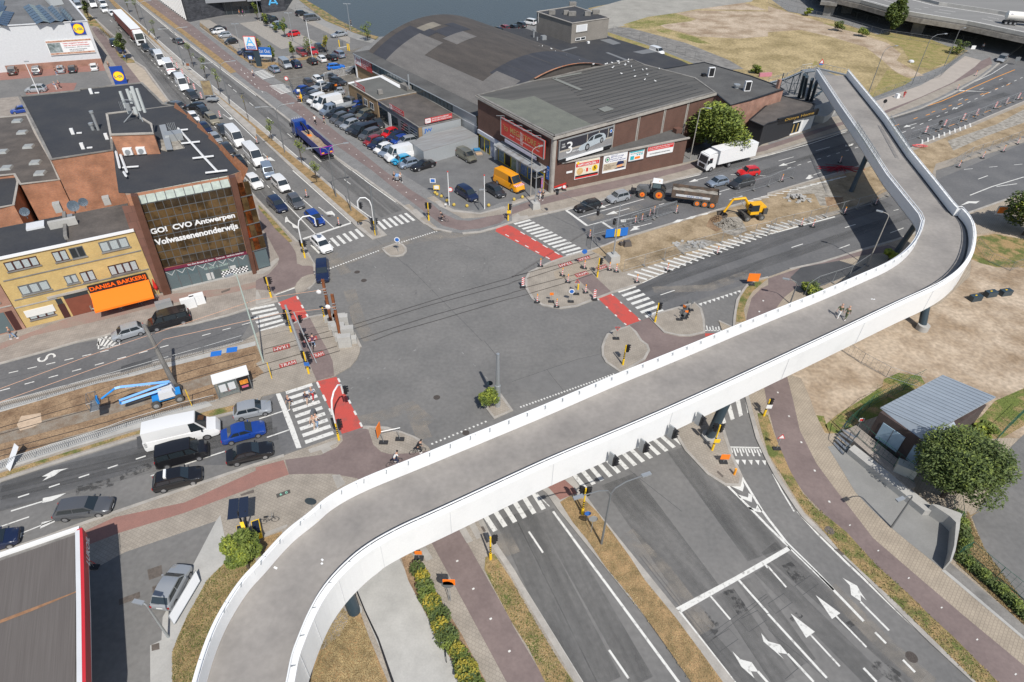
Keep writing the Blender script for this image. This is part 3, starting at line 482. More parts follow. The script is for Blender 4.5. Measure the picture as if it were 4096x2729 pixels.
paint('edge_line',[('L',[(-134.6,217.3),(-105.1,179.3)],.18),('L',[(-43.6,96.3),(-32.7,82.5)],.18),('L',PL('-128.4 220.9 -109.1 196.7 -92.3 173.6 -74.3 151.5 -52.1 121.8'),.18),('L',[(-40.7,107.8),(-25.8,88.7)],.2),('L',PL('-140.1 240.7 -106.1 196.4 -83.7 167.3 -55.4 132'),.2),('L',PL('-55.4 132 -44.5 117.7 -37.2 108.3'),.2),('L',PL('-37 108.1 -26.9 94.9 -23.1 90.6 -22.5 89.1'),.2),
('L',PL('-136 245 -102.7 201.1 -77.9 169.7 -60.7 147.9'),.2),('L',PL('-61 148.9 -46.8 130.2 -34.3 113.7 -30.1 108.4'),.2),('L',PL('-30 108.4 -25.9 103.2 -20.2 96.4'),.2),
('L',PL('8.5 94.8 17.9 100.7 20.4 102.1'),.16),('L',[(26.6,106),(34.2,110.1)],.18),('L',PL('45.2 117.2 49.7 119.8 49.7 119.8 60.1 126.2 70.6 133.6'),.18),('L',PL('113.9 167 128.1 179.1 138.2 189'),.18),
('L',[(10.4,92.4),(22.2,99.6)],.16),('L',[(11.5,89.6),(23.1,96.6)],.16),('L',PL('17.2 86.3 31.1 94.6 44.3 102.2 44.5 102.9 55.9 109.7'),.2),('L',PL('81.2 126 91.8 132.3 122.6 156.2'),.18),
('L',PL('18.05 73.68 27.3 80.8 40.4 89.2 40.1 88.2 53.2 94.7'),.3),
('L',[(-26.64,46.02),(-24.56,47.18)],.16),('L',[(-25.01,43.43),(-23.04,44.54)],.16),('L',[(-31.31,43.38),(-29.9,44.12)],.16),('L',[(-31.89,39.7),(-28.59,41.47)],.16),
('L',[(-45.24,32.2),(-43.31,33.3)],.14),('L',[(-43.47,31.25),(-40.16,33.5)],.12),
('L',PL('3.86 35.73 .4 39.92 .94 39.27'),.1),('L',PL('4.18 35.19 7.04 30.33 8.71 27.54 10.27 24.91 12.98 20.35 13.99 18.64'),.22),('L',PL('-1.22 31.92 .45 29.01 .92 28.43 5.75 20.19 6.73 18.48'),.22),
('L',PL('14.07 25.86 17.17 20.44 18.01 18.94'),.22),
('L',PL('20.31 40.23 22.92 35.7 23.8 34.1 25.01 32.03 27.45 28.02 28.88 25.35'),.24),('L',PL('22.85 39.98 23.77 35.82 24.06 34.94 24.99 32.41 26.59 29.69 27.49 28'),.24),
('L',PL('27.07 35.81 28.06 33.5 29.46 30.8 30.45 29.08 31.92 26.42 33.52 23.75 35.32 20.84 35.97 19.7'),.22),('L',[(21.29,25.78),(24.23,20.88)],.2),('L',[(22.58,30.05),(23.54,28.14)],.16),('L',[(16.93,27.23),(18.1,25.23)],.16),('L',[(19.69,28.69),(21.31,25.85)],.2),('L',[(22.4,30.2),(22.53,29.9)],.2),
('L',PL('80.8 104 86.9 107.8 95.6 112.4'),.2),('L',[(87.8,107.9),(92.4,109.3)],.18),('L',[(75.9,96.2),(84.5,101.3)],.15),
('L',PL('26.12 40.17 26.32 38.26 26.76 35.8'),.15),('L',[(60.1,89.6),(63.1,91.4)],.15)],'white_paint')
paint('lane_dashes',[('D',(-101.9,196.4),(-45.3,123.4),9,.22,.15),('D',(-38.7,114.8),(-36.5,111.8),1,1,.15),('D',(-30.6,104.6),(-29.1,102.7),1,1,.15),('D',(-129.2,215.7),(-102,180.6),4,.25,.13),('D',(-97.1,174.2),(-47.3,107.5),24,.42,.14),('D',(-46.8,105.9),(-41,98.4),4,.45,.14),
('L',[(-40.4,97.8),(-30.6,84.9)],.16),('L',[(-38.6,99.9),(-33.4,93.6)],.16),('L',[(-32,91.7),(-28.4,87.2)],.16),
('D',(-56.3,49.3),(-41.41,57.74),8,.40,.16),('D',(-57.18,52.19),(-48.04,56.58),6,.5,.14),('D',(-38.13,59.7),(-33.19,62.52),3,.42,.14),
('D',(-45.61,35.36),(-36.18,40.63),5,.36,.16),('D',(-34.57,38.19),(-34.09,38.41),1,1,.15),
('D',(14.16,91.13),(23.1,96.6),1,.1,.15),('D',(24.4,97.5),(25.4,98.1),1,1,.14),('D',(39.9,110.4),(46.3,110.2),2,.2,.14),
('D',(50.9,117.2),(63.8,124.9),2,.4,.14),('D',(51.5,113.8),(69.6,125.1),8,.36,.16),('D',(82.6,133.7),(134.8,176.5),17,.4,.15),('D',(106.7,156.1),(128.8,175.3),3,.2,.13),
('D',(42.53,84.29),(44.7,85.5),1,1,.16),('D',(53.4,91),(55.6,92.2),1,1,.16),('D',(49.8,84.3),(52,85.6),1,1,.16),('D',(64.2,97.4),(65.3,97.9),1,1,.14),('D',(86.1,110.9),(88.9,112.6),1,1,.16),('D',(85.8,115.2),(99,118.4),3,.35,.13),
('D',(20.14,70.74),(22.34,71.98),1,1,.14),('D',(1.91,32.97),(3.14,30.87),1,1,.18),('D',(8.05,22.58),(9.29,20.52),1,1,.18),('D',(29.42,24.46),(29.9,23.59),1,1,.2),('D',(30.64,22.35),(31.14,21.45),1,1,.2),('D',(27.32,21.67),(27.9,20.68),1,1,.2),
('D',(-77.9,165.7),(-68.4,153.5),2,.19,.15)])
paint('guide_blocks',[('D',(-17.49,82.95),(-12.13,86.86),17,.5,.3),('D',(-26.18,75.46),(-20.13,80.61),20,.5,.3),('D',(-8.02,43.03),(-2.52,46.4),14,.4,.22),('D',(1.06,48.63),(12,54.4),34,.5,.24),('D',(-20.2,96.4),(-17.6,93.7),8,.5,.14)])
paint('faint_dashes',[('D',(-19.98,76.3),(-14.86,69.23),4,.18,.14),('D',(-15.08,77.21),(-9.88,70.72),4,.18,.14),('D',(-1.36,81.44),(-8.54,72.37),6,.14,.14),('D',(-17.99,50.92),(-11.6,57.99),5,.15,.16),('D',(-6.06,57.78),(-2.7,53.06),3,.2,.14),('D',(-11.58,78.04),(-6.76,81.77),3,.2,.12)],'faint_paint')
hz_=[]
for i in range(24):
 t=i/23;a=lerp((16.27,75.66),(40.6,90.7),t);c=lerp((18.83,74.32),(42.9,89.6),t);hz_.append(('L',[a,c],.42))
for i in range(9):
 t=i/9;a=lerp((40.7,91.2),(52.6,95.7),t);c=lerp((43,89.8),(52.9,94.7),t);hz_.append(('L',[a,c],.42*(1-.6*t)))
for i in range(14):
 t=i/13;a=lerp((39.6,99.7),(59,109.5),t);c=lerp((41.2,99.4),(61.6,110.6),t);hz_.append(('L',[lerp(a,c,.1),lerp(a,c,.9)],.28))
hz_+=[PL('25.4 91 26.5 92.2 27.6 92.4 26.7 91.4'),PL('27.8 92.4 28.9 93.4 30.1 93.8 29.1 92.7'),PL('30.2 93.8 31.5 94.6 32.7 95.3 31.8 94.2')]
for i in range(10):
 t=i/9;a=lerp((83.8,127.4),(99.5,137.8),t);hz_.append(('L',[a,(a[0]+1.2,a[1]+2.4)],.3))
paint('hatching',hz_,z=.121)
paint('hatching',[('L',PL('-50.52 58.82 -47.62 58.34 -49.3 56.64'),.1),('L',PL('-49.3 56.64 -47.27 57.63 -48.04 59.17'),.14),('L',[(-50.4,58.72),(-49.35,56.74)],.14)]+[('L',[lerp((-49.79,57.43),(-48.17,57.08),i/4),lerp((-50.24,59.3),(-47.83,58.75),i/4)],.28)for i in range(5)]
+[PL('21.11 39.02 22.3 38.54 22.89 39.74 22.87 38.68 22.52 37.96 21.34 38.7'),PL('21.9 37.63 22.85 37.27 23.04 37.78 23.32 37.54 23.06 36.72 22.01 37.25'),PL('22.56 36.21 23.21 35.99 23.57 36.55 23.77 35.82 23.6 35.6 23.13 35.71 22.59 35.97')])
tri=[]
for i in range(10):
 a=lerp((24.9,68.85),(31.17,72.23),i/9.3);c=lerp((25.52,69.17),(31.72,72.46),i/9.3);d_=lerp((25.27,68.37),(31.58,71.77),i/9.3);tri.append([a,c,d_])
for i in range(5):
 a=lerp((22.79,41.91),(25.51,41.9),i/4);c=lerp((23.25,41.91),(25.96,41.89),i/4);d_=lerp((22.99,41.24),(25.69,41.24),i/4);tri.append([a,c,d_])
paint('give_way_triangles',tri)
lad=[('L',[(22.48,43.54),(26.1,43.55)],.22),('L',[(24.46,63.07),(27.09,63.1)],.2)]
for i in range(13):
 a=lerp((22.5,43.51),(26.04,43.53),i/12);c=lerp((22.47,42.38),(26.1,42.43),i/12);lad.append(('L',[a,lerp(a,c,1.0 if i%2==0 else .6)],.16))
for i in range(9):
 a=lerp((24.48,63.07),(27.5,63.05),i/8);c=lerp((24.58,64.25),(27.6,64.02),i/8);lad.append(('L',[a,lerp(a,c,.9 if i%2 else .7)],.16))
paint('ladder_marking',lad)
for i,(a,c)in enumerate([((91.2,152.2),(91.1,152.7))]):pass
def arrow(tail,tip,w_=.9,turn=0,m='white_paint',z=ZP,head=.42):
 a=Vector(tail);c=Vector(tip);d_=c-a;L=d_.length;d_.normalize();n_=Vector((-d_.y,d_.x));b=MB()
 P=lambda x,y:tuple(a+d_*x+n_*y)
 hs=L*(1-head)
 b.sheet([P(0,-.08),P(hs,-.08),P(hs,.08),P(0,.08)],z)
 if turn==0:b.sheet([P(hs,-w_/2),P(L,0),P(hs,w_/2)],z)
 else:
  s=turn
  b.sheet([P(hs-.02,-.08),P(hs+L*.10,.1*s-.4*s),P(hs+L*.2,.75*s),P(hs+L*.1,.8*s),P(L,1.0*s),P(hs+L*.04,1.25*s),P(hs-L*.02,.75*s),P(hs-.1,.4*s)][0:8],z)
 o=b.B('road_arrow',M[m]);o["kind"]='structure';return o
for q in[((28.22,23.26),(25.78,27.5)),((25.55,21.75),(23.16,25.86)),((19.2,96),(14.93,93.46)),((16.3,97.5),(14.1,95.9)),((68.9,126.8),(67.1,125.3)),((54.2,117.2),(50.1,114.7)),((93.5,164.8),(118.3,163.4)),((105.5,152.4),(101.5,149.3)),((88.6,139.7),(84.4,137)),((35.3,109.1),(31.3,106.7))]:
 if q[0][0]>0 and dist(*q)<25:arrow(*q,w_=1.0)
paint('road_arrow',[PL('28.66 29.14 28.91 28.94 29.62 28.42 29.67 27.88 29.85 27.12 29.56 27.61 29.36 27.01 28.78 27.59 29.01 28.45'),('L',[(29.31,27.01),(30.6,24.63)],.18),PL('17.6 22.71 18.07 22.11 18.88 21.9 19.18 21.21 18.62 21.24 18.76 20.73 18 21.54'),('L',PL('19.15 21.25 19.63 20.5 19.72 20.56'),.2),PL('20.27 24.17 20.62 23.54 21.48 23.3 21.88 22.56 21.12 22.69 21.46 22.17 20.65 23.07 20.26 23.49'),('L',[(21.85,22.6),(23.14,20.57)],.2),
PL('-44.84 37.81 -44.15 38.6 -42.9 38.9 -43.47 38.51 -43.72 37.95 -44.49 37.3 -44.3 37.86'),PL('-43.02 34.82 -43.29 35.36 -42.65 35.56 -41.47 35.99 -41.94 35.4 -42.26 35.09'),('L',[(-45.32,33.86),(-43.07,35)],.16),PL('-41.61 32.1 -41.84 32.77 -40.88 33.05 -40.72 32.85'),PL('-43.52 31.25 -43.5 31.51 -42.55 31.38 -42.86 31.18 -42.9 30.94 -43.38 30.95'),
PL('-36.9 90.2 -36.7 90.4 -36.1 89.3 -35.4 88.5 -34.1 87.3 -33.9 86.6 -34.7 86.9 -35.2 88 -36.1 88.8 -36.4 88.4'),PL('-32.4 93.7 -30.9 92.2 -30 92.7 -29.2 91.5 -29.1 90.8 -29.5 91.4 -30.5 91.4'),('L',[(-32.5,93.9),(-30.8,92.1)],.16),PL('-31.26 58.94 -31.25 58.94 -31.25 58.92'),
PL('17.2 91.1 17.2 91.9 18.4 92.3 18.9 92.6 18.1 91.8 18 91.2'),PL('18.7 88.5 18.2 88.2 19.1 89.6 18.9 89.8 20.3 90.1 19.5 89.3 20 89'),('L',[(20.2,90),(22.2,91.1)],.16),('L',[(18.1,91.9),(20,92.9)],.14),('L',[(35.4,102.7),(38.2,104.4)],.14),PL('35.3 102.9 36.2 102.3 35.6 101.6 35.2 101.7'),('L',[(37,100),(39.7,101.7)],.16),
PL('53.4 109.3 54.5 110.8 54.5 111 55.6 111.2 54.8 110.4 55.2 110.2 54.1 109.2'),('L',[(55,110.8),(57.3,112.3)],.16),PL('67.2 125.5 68.5 126.7 69.5 127 68.7 125.9'),PL('76.8 99.8 79.1 101.6 80.5 101.6 81.4 101.9 80.1 100.8 79 100.9'),PL('-48.2 112.2 -46.9 113 -46.6 113.5 -45.1 111.8 -46.4 112'),('L',[(-48.5,115.1),(-46.9,113)],.14),PL('-61.7 133.4 -61.1 134.1 -60.5 132.6 -61.2 132.4'),('L',[(-63.7,135.4),(-61.4,132.9)],.14)])
paint('orange_marking',[('L',PL('83.9 142.6 91.7 147.9 102.4 155.4 116.8 167.2 127 175.6 137 183.5'),.2),('D',(83,137.9),(128.7,171.1),8,.2,.18),('D',(93.3,145),(106.4,154.1),3,.25,.18),('D',(90.4,135),(124.2,159.3),8,.55,.16),('D',(115.6,161.1),(128.7,171.1),2,.25,.18)],'orange_paint',z=.01)
paint('cycle_dashes',[('D',(31.33,34.39),(38.72,21.38),6,.03,.2),('D',(30.22,51.91),(30.44,36.8),5,.06,.18),('D',(-5.85,32.38),(.39,22.2),5,.05,.2),('D',(32.56,67.14),(33.95,69.91),2,.1,.2),('D',(-60.2,154.3),(-14.8,94.5),24,.08,.16),('D',(-130.6,245.6),(-65.3,160.7),24,.12,.12),('D',(-70.9,167.1),(-59.7,149.9),7,.3,.16)],z=.127)
sheet('cycle_path',PL('14.67 63.42 16.65 64.83 17.79 65.62 19.23 62.48 21.03 61.8 22.4 61.85 24.32 62.44 24.05 60.95 24.2 60.11 14.15 55.29 16.49 59.83 16.01 60.66 15.57 62.34 14.96 63.48'),.0035,M.cycle_red)
sheet('red_crossing',[PL('-1.3 89.4 -.4 88.9 7.52 79.92 5.63 78.78 -3 87.2 -2.7 89.3 -1.5 90.2'),PL('11.39 69.83 13.4 70.94 16.66 64.87 14.57 63.69'),PL('-22.1 51.96 -20.02 52.84 -15.43 45.1 -17.44 44.16'),PL('-30.97 66.97 -29.05 68.67 -26.04 63.82 -27.93 62.61'),PL('24.4 62.49 25.7 62.5 24.24 61.78')],.006,M.red_paint)
paint('crossing_dashes',[('D',(.94,87.19),(6.75,80.68),4,.4,.2),('D',(-1.4,86.26),(5.25,79.4),5,.35,.2),('D',(11.41,69.52),(14.59,63.87),4,.2,.2),('D',(13.45,70.68),(16.55,64.92),4,.2,.2),('D',(-22.02,51.9),(-19.09,46.84),3,.45,.22),('D',(-19.77,52.57),(-15.56,45.21),5,.35,.22),('D',(-30.91,66.9),(-28.16,62.94),3,.3,.2),('D',(-28.95,68.47),(-26.2,63.89),3,.35,.22)],z=.014)
b=MB();b2=MB()
for L in(PL('49 117.8 11.6 87.9 -.21 74.22 -.21 74.22 -8.86 69.35 -16.31 64.78 -20.56 62.32'),PL('14.54 83.04 6.68 77.2 -.19 72.98 -.19 72.77 -10.95 67.14 -16.68 63.72 -20.13 61.56'),PL('15.75 79.37 5.6 73.49 -.15 70.47 -.15 70.34 -10.14 65.02 -15.77 61.62 -18.79 59.66'),PL('12.96 75.46 4.32 71.3 -.13 69.11 -.13 69.19 -9.2 64.12 -14.62 61.22 -17.01 59.45')):
 L=L if L[0][1]<100 else L[1:]
 b.strip(L,.07,.012)
 b2.strip([(p[0]-.35,p[1]-.12)for p in L],.03,.010)
for L in(PL('-29.72 57.24 -27.86 58.23 -26.03 59.23 -24.04 60.37 -22.78 61.05'),PL('-29.37 56.35 -25.54 58.42 -23.58 59.38 -22.01 60.02'),PL('-29.66 54.1 -25.27 56.49 -22.47 57.39 -21.16 58.16'),PL('-29.14 52.53 -27.8 53.41 -23.47 55.57 -21.96 56.55 -20.61 57.3'),PL('-52.72 43.77 -43.99 48.68 -35.87 53.69 -30.46 56.51'),PL('-52.15 42.89 -43.4 47.52 -35.32 52.32 -30.07 55.34'),PL('-50.76 40.73 -42.1 45 -34.27 49.68 -29.32 53.08'),PL('-50.31 40.04 -41.64 44.09 -33.83 48.59 -28.9 51.81'),PL('-.21 74.22 6.7 77.79 12.05 81.04'),PL('1.94 73.89 7.31 77.23 12.61 80.14'),PL('1.63 71.59 9.07 75.3 13.34 77.78'),PL('2.22 70.18 8.98 73.91 13.57 76.92')):
 b.strip(L,.1,.138)
o=b.B('tram_rail',mat('railsteel',(.1,.085,.075),.5,.5));o["kind"]='structure'
o=b2.B('rail_groove',M.black);o["kind"]='structure'
b=MB()
for L in(PL('.11 52.7 4.15 54.89 6.12 51.06'),PL('4.15 54.89 7.85 56.87 11.92 58.42'),[(-3.41,59.96),(-1.77,57.13)],[(-15.57,77.13),(-3.68,59.94)],[(-21.5,84.3),(-13.63,74.35)],PL('20.92 24.54 21.37 23.9 22.81 22.46 24.29 20.6'),PL('11.51 30.85 15.84 23.3 21.75 27.3'),PL('11.85 30.88 15.87 23.81 21.68 27.49'),PL('16.15 23.56 16.61 22.65 18.31 23.66 17.79 24.47 16.34 23.65'),PL('18.76 25.2 19.33 24.26 21.01 25.25 20.54 26.06 18.92 25.29'),PL('24.28 28.24 25.97 29.27 26.4 28.53 24.71 27.49 24.28 28.24'),PL('21.55 26.64 23.15 27.58 23.63 26.83 21.92 25.81 21.52 26.54'),[(11.93,40.23),(16.18,35.51)],[(.36,35.08),(-.2,36.04)],[(21.08,20.74),(22.76,21.85)],[(-57.41,51.02),(-53.2,53)]):
 b.strip(L,.045,.006)
o=b.B('road_joint',M.asphalt_dark);o["kind"]='structure'
b=MB();rs=random.Random(5)
for i in range(13):
 cx_,cy_=(-11.06,73.35);cx_+=rs.uniform(-3,3);cy_+=rs.uniform(-4,4);r_=rs.uniform(2,8);a0=rs.uniform(0,6.28);a1=a0+rs.uniform(.5,2.2)
 b.strip([(cx_+r_*cos(a0+(a1-a0)*j/10),cy_+r_*1.2*sin(a0+(a1-a0)*j/10))for j in range(11)],rs.uniform(.05,.16),.005+i*.00005)
for L in(PL('-13.51 70.06 -13.21 70.59 -13.13 69.43'),PL('-11.69 72.24 -11.33 72.39 -11.26 70.41'),[(-14.97,75.14),(-13.9,72.96)],[(-13.14,77.82),(-12.06,76.69)]):b.strip(L,.22,.007)
o=b.B('skid_marks',mat('skid',(.12,.118,.115),.85,col2=(.19,.183,.172),scale=1.5));o["kind"]='structure'
def tram(O,U,V):
 q=[O,(O[0]+U[0],O[1]+U[1]),(O[0]+U[0]+V[0],O[1]+U[1]+V[1]),(O[0]+V[0],O[1]+V[1])]
 r=sheet('tram_marking',q,.128,mat('tramred',(.36,.06,.05),.8,var=.15,scale=2),label='red plate with the white word TRAM painted between the rails')
 WM[r.name]=Matrix.Identity(4)
 o_=Vector((O[0]+U[0]*.06+V[0]*.18,O[1]+U[1]*.06+V[1]*.18,.13))
 text_on('TRAM',o_,Vector((U[0]*.88,U[1]*.88,0)),Vector((V[0]*.64,V[1]*.64,0)),M.white_paint,r,'lettering',.006)
def tq(a,c,d_):tram(a,V2(a,c),V2(a,d_))
tq((-26.79,53.88),(-25.07,54.77),(-27.14,54.63));tq((-23.41,55.73),(-22.17,56.44),(-23.91,56.5))
tq((-27.03,58.47),(-28.78,57.58),(-26.63,57.61));tq((-24.15,60.07),(-25.6,59.31),(-23.82,59.37))
tq((9.01,74.41),(10.75,75.43),(8.6,75.23));tq((12.11,76.42),(13.62,77.35),(11.87,77.19))
tq((8.31,78.81),(6.38,77.72),(8.61,77.93));tq((11.11,80.44),(9.17,79.32),(11.32,79.72))
text_b=BX((0,0,-5),(.01,.01,.01))
O=(-53.92,54.02);U=V2((-53.92,54.02),(-56.02,55.4));
s_=sheet('bus_stop_letter',[(-55.33,54.16),(-55.32,54.16),(-55.31,54.14)],.007,M.white_paint)
text_on('S',(*(-55.61,54.73),.009),(*V2((-55.61,54.73),(-54.73,53.99)),0),(*V2((-55.61,54.73),(-54.29,55.96)),0),M.white_paint,s_,'lettering',.004)
def disc(b,c,r,z,n=14):b.sheet([(c[0]+r*cos(6.2832*i/n),c[1]+r*sin(6.2832*i/n))for i in range(n)],z)
b=MB()
for c,r in(((-8.2,49.85),.38),((-4.6,44.7),.38),((-22.15,74.69),.4),((-20.78,72.62),.4),((-30.04,73.16),.4),((31.42,22.57),.45),((-30,90.9),.3)):disc(b,c,r,.009)
b.B('manhole_cover',mat('iron',(.09,.075,.065),.7,.3,var=.3,scale=9))["kind"]='structure'
b=MB();disc(b,(29.24,33.74),.45,.135)
for q in(PL('-30.25 28.31 -29.27 28.79 -28.76 27.85 -29.68 27.39'),PL('-29.15 26.82 -28.64 27.07 -28.34 26.51 -28.85 26.26'),PL('-31.32 25.68 -29.97 26.37 -29.69 25.86 -31.07 25.18'),PL('-27.05 22.11 -26.53 22.29 -26.29 21.8 -26.82 21.65'),PL('20.68 40.35 21.11 39.69 20.91 39.52 20.52 40.14'),PL('28.99 31.81 29.3 31.85 29.65 31.28 29.43 31.2'),PL('-2.45 33.26 -2.21 33.32 -1.94 32.82 -2.13 32.7'),PL('-25.17 36.19 -24.13 36.78 -23.94 36.44 -25.05 36'),PL('-21.87 36.3 -20.75 36.88 -20.53 36.49 -21.62 35.88'),PL('-39.26 69.02 -38.31 69.83 -38.2 69.32 -39.05 68.64'),PL('35.6 126.2 35.7 126.2 35.6 126.2'),PL('42 67.99 42.15 67.99 42.07 67.8')):b.sheet(q,.134)
b.B('access_cover',mat('cover',(.12,.1,.085),.8,var=.2,scale=3))["kind"]='structure'
cv=sheet('chalk_cover',PL('-21.84 36.28 -20.75 36.85 -20.55 36.52 -21.61 35.9'),.138,mat('coverb',(.085,.08,.072),.8))
text_on('6  0',(*(-21.42,36.13),.145),(*V2((-21.42,36.13),(-20.79,36.44)),0),(*V2((-21.42,36.13),(-21.55,36.37)),0),mat('chalk',(.3,.75,.55),.8),cv,'lettering',.004)
def film(name,col,cover,scale,soft=.12,st=None):
 m=mat(name,col,.9);n=m.node_tree.nodes;l=m.node_tree.links;b=n["Principled BSDF"];tc=n.new("ShaderNodeTexCoord");v=tc.outputs["Object"]
 if st:mp=n.new("ShaderNodeMapping");mp.vector_type='TEXTURE';mp.inputs["Rotation"].default_value=(0,0,st);mp.inputs["Scale"].default_value=(6,.7,1);l.new(v,mp.inputs[0]);v=mp.outputs[0]
 no=n.new("ShaderNodeTexNoise");no.inputs["Scale"].default_value=scale;no.inputs["Detail"].default_value=7;no.inputs["Roughness"].default_value=.65;l.new(v,no.inputs[0])
 r=n.new("ShaderNodeMapRange");r.inputs[1].default_value=.52-soft;r.inputs[2].default_value=.52+soft;r.inputs[3].default_value=0;r.inputs[4].default_value=cover;l.new(no.outputs[0],r.inputs[0]);l.new(r.outputs[0],b.inputs["Alpha"]);return m
FZ=[.0022]
def track(pts,w,m):
 FZ[0]+=.00006;b=MB().strip(pts,w,FZ[0]);o=b.B('tyre_track',m);o["kind"]='structure'
for a,c,ws in(((15.12,26.02),(19.36,19.49),(-2.2,-.8)),((18.17,27.6),(20.93,20.52),(0,)),((20.33,28.83),(23.03,21.9),(0,)),((22.02,29.89),(27.9,20.68),(0,)),((23.15,31.92),(31.19,20.75),(0,)),((1.37,35.11),(7.86,20.24),(0,-1.8)),((3.39,35.17),(10.29,20.29),(0,)),((9.82,38.7),(15.32,26.96),(0,1.9)),((16.98,43.05),(21.82,30.82),(0,1.9)),
((-48.12,36.66),(-25.1,45.53),(0,)),((-46.79,34.6),(-24.07,44.03),(0,)),((-47.56,35.8),(-24.86,44.76),(0,)),((-104.4,184.2),(-32.89,85.82),(0,)),((-121.9,207.2),(-40.7,93),(0,)),((-109.2,208.4),(-20.81,91.36),(0,)),((-104.4,208.9),(-19.29,92.92),(0,)),((10.28,93.61),(127.8,171.5),(0,)),((17.27,92.08),(122.3,162.4),(0,)),((16.27,71.26),(64.5,100.2),(0,2)),((18.95,69.31),(66.4,96.3),(0,))):
 al=ang(a,c);key='film_%d'%round(math.degrees(al)/10)
 for s in ws:
  o=(-sin(al)*s,cos(al)*s)
  track([(a[0]+o[0],a[1]+o[1]),(c[0]+o[0],c[1]+o[1])],1.9,film(key,(.075,.075,.074),.42,.55,.22,al)if key not in MC else MC[key])
ol=film('oil',(.05,.05,.05),.5,1.6,.05)
for a,c in(((15.74,25.58),(16.92,24.27)),((18.5,27.8),(19.33,25.84)),((24.28,30.36),(24.96,28.75)),((23.32,25.76),(23.7,25.31)),((-37.47,38),(-35.03,39.54)),((-40.69,36.24),(-37.72,37.47)),((28.22,22.17),(29.96,20.72)),((27.86,25.41),(28.03,24.97)),((-27.6,47.87),(-26.05,48.59))):track([a,c],1.1,ol)
dust=film('dust',(.36,.32,.27),.55,.5,.15)
for L in(PL('-16.86 45.64 -13.85 46.84 -10.68 48.42 -9.8 47.13 -8.49 45.9'),PL('-22.26 70.22 -19.47 63.04 -17.44 59.61'),[(-26.86,79.63),(-23.58,74.21)],[(-10.8,48.41),(-8.8,43.74)],PL('19.36 71.91 27.07 72.76 34.3 76.93'),PL('27.15 28.21 29.89 23.29 31.89 20.52'),PL('10.69 33.04 13.47 29.26 16.05 24.25'),[(11.9,91.8),(21.5,96.9)],[(-.62,32.74),(.43,30.59)]):track(L,1.6,dust)
track(PL('-28.96 75.4 -25.85 76.68 -16.2 83.9 -3.1 87.9'),2.2,dust)
pt_=mat('patch',(.165,.161,.155),.9,var=.08,scale=.8,fine=.08)
for q in(PL('-36.88 75.92 -36.05 76.25 -35.38 75.12 -36.02 74.25'),PL('.48 52.62 4.15 54.89 6.12 51.06 3.76 49.56'),PL('4.15 54.89 11.94 58.63 12.77 54.52 6.5 51.21')):sheet('asphalt_patch',q,.0018,pt_)
da=mat('asphalt_dim',(.145,.143,.142),.9,col2=(.11,.11,.112),scale=.2,bump=.2,fine=.1)
sheet('asphalt_arm',[PL('8.2 95.4 18 101.4 34.3 111 49.8 120.4 70.7 135 100.3 154.5 130.5 183.2 139.5 191.3 151.2 202.4 162.9 213.2 133.1 166.6 123 156.8 86.6 129.3 81.1 125.5 63.6 114.1 44.2 101.9 31.1 94.4 17.4 86.3 14.1 83.66 11.6 85.2'),PL('16.94 72.88 27.01 79.56 40 87.8 40 87.8 53.1 94.2 65.4 102.3 78.4 110.5 106 129.2 119.3 137.4 90.7 104.5 75.9 96.4 52.9 83.8 36.32 75.6 34.33 74.82 17.81 65.74'),PL('-50.56 35.71 -48.29 36.91 -38.48 42.47 -27.49 47.54 -26.01 49.61 -21.29 42.12 -24.96 39.9 -34.97 39.4 -48.55 32.79'),PL('-61.98 52.32 -59.05 53.55 -52.52 57.64 -40.42 61.69 -34.04 65.04 -33.14 62.12 -33.28 58.86 -46.89 51.92 -55.12 47.47 -57.58 45.93')],.0012,da)
def chaikin(P,n=2):
 P=[tuple(p)for p in P]
 for _ in range(n):
  Q=[P[0]]
  for a,c in zip(P,P[1:]):Q+=[lerp(a,c,.25),lerp(a,c,.75)]
  Q.append(P[-1]);P=Q
 return P
farP=PL('-18.83 15.06 -19 16.17 -19.15 17.7 -19.18 19.36 -18.97 21.05 -18.47 22.95 -17.75 24.26 -17.07 25.8 -16.29 27.2 -15.12 28.57 -14.22 29.98 -12.13 31.73 -8.1 34.04 -3.51 36.77 .16 38.95 3.91 41.2 10.03 45.05 16.26 48.69 28.01 55.83 35.6 60.23 42.06 64.28 45.67 66.51 48.42 68.67 50.4 70.6 52.4 72.9 54.3 75.6 55.6 77.8')
farQ=PL('56.2 79.8 57.6 92.9 60.1 107.1 62.9 125.1 66.9 148.7')
nearP=PL('-13.16 15.18 -13.22 16.29 -13.37 17.84 -13.26 18.93 -13.06 20.52 -12.62 22.21 -11.67 23.95 -10.32 25.62 -8.21 27.23 -5.62 28.74 .25 32.36 3.67 34.44 10.72 38.36 16.71 41.83 25.38 47.09 31.45 50.8 36.86 54.11 44.12 58.63 49.37 61.68 52.71 64.14 55.3 66.6 57.6 69.3 59.9 72.7 61.6 75.7 62.9 78.7 63.3 81.7')
nearQ=PL('62.7 81.8 62.9 83.6 64.1 90.9 65.9 102.7 69.3 119.5 73.8 148.4')
F_=chaikin(farP)+[tuple(p)for p in farQ];N_b=chaikin(nearP)+[tuple(p)for p in nearQ]
br=empty('footbridge',(0,20,0),0,'long white curved cycle and pedestrian bridge sweeping over the junction','bridge')
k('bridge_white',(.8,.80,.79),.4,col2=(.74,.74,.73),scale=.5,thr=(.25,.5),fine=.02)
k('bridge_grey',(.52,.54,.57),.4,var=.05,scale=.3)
k('deck',(.3,.277,.252),.85,col2=(.215,.2,.185),scale=.16,fine=.07,thr=(.34,.62))
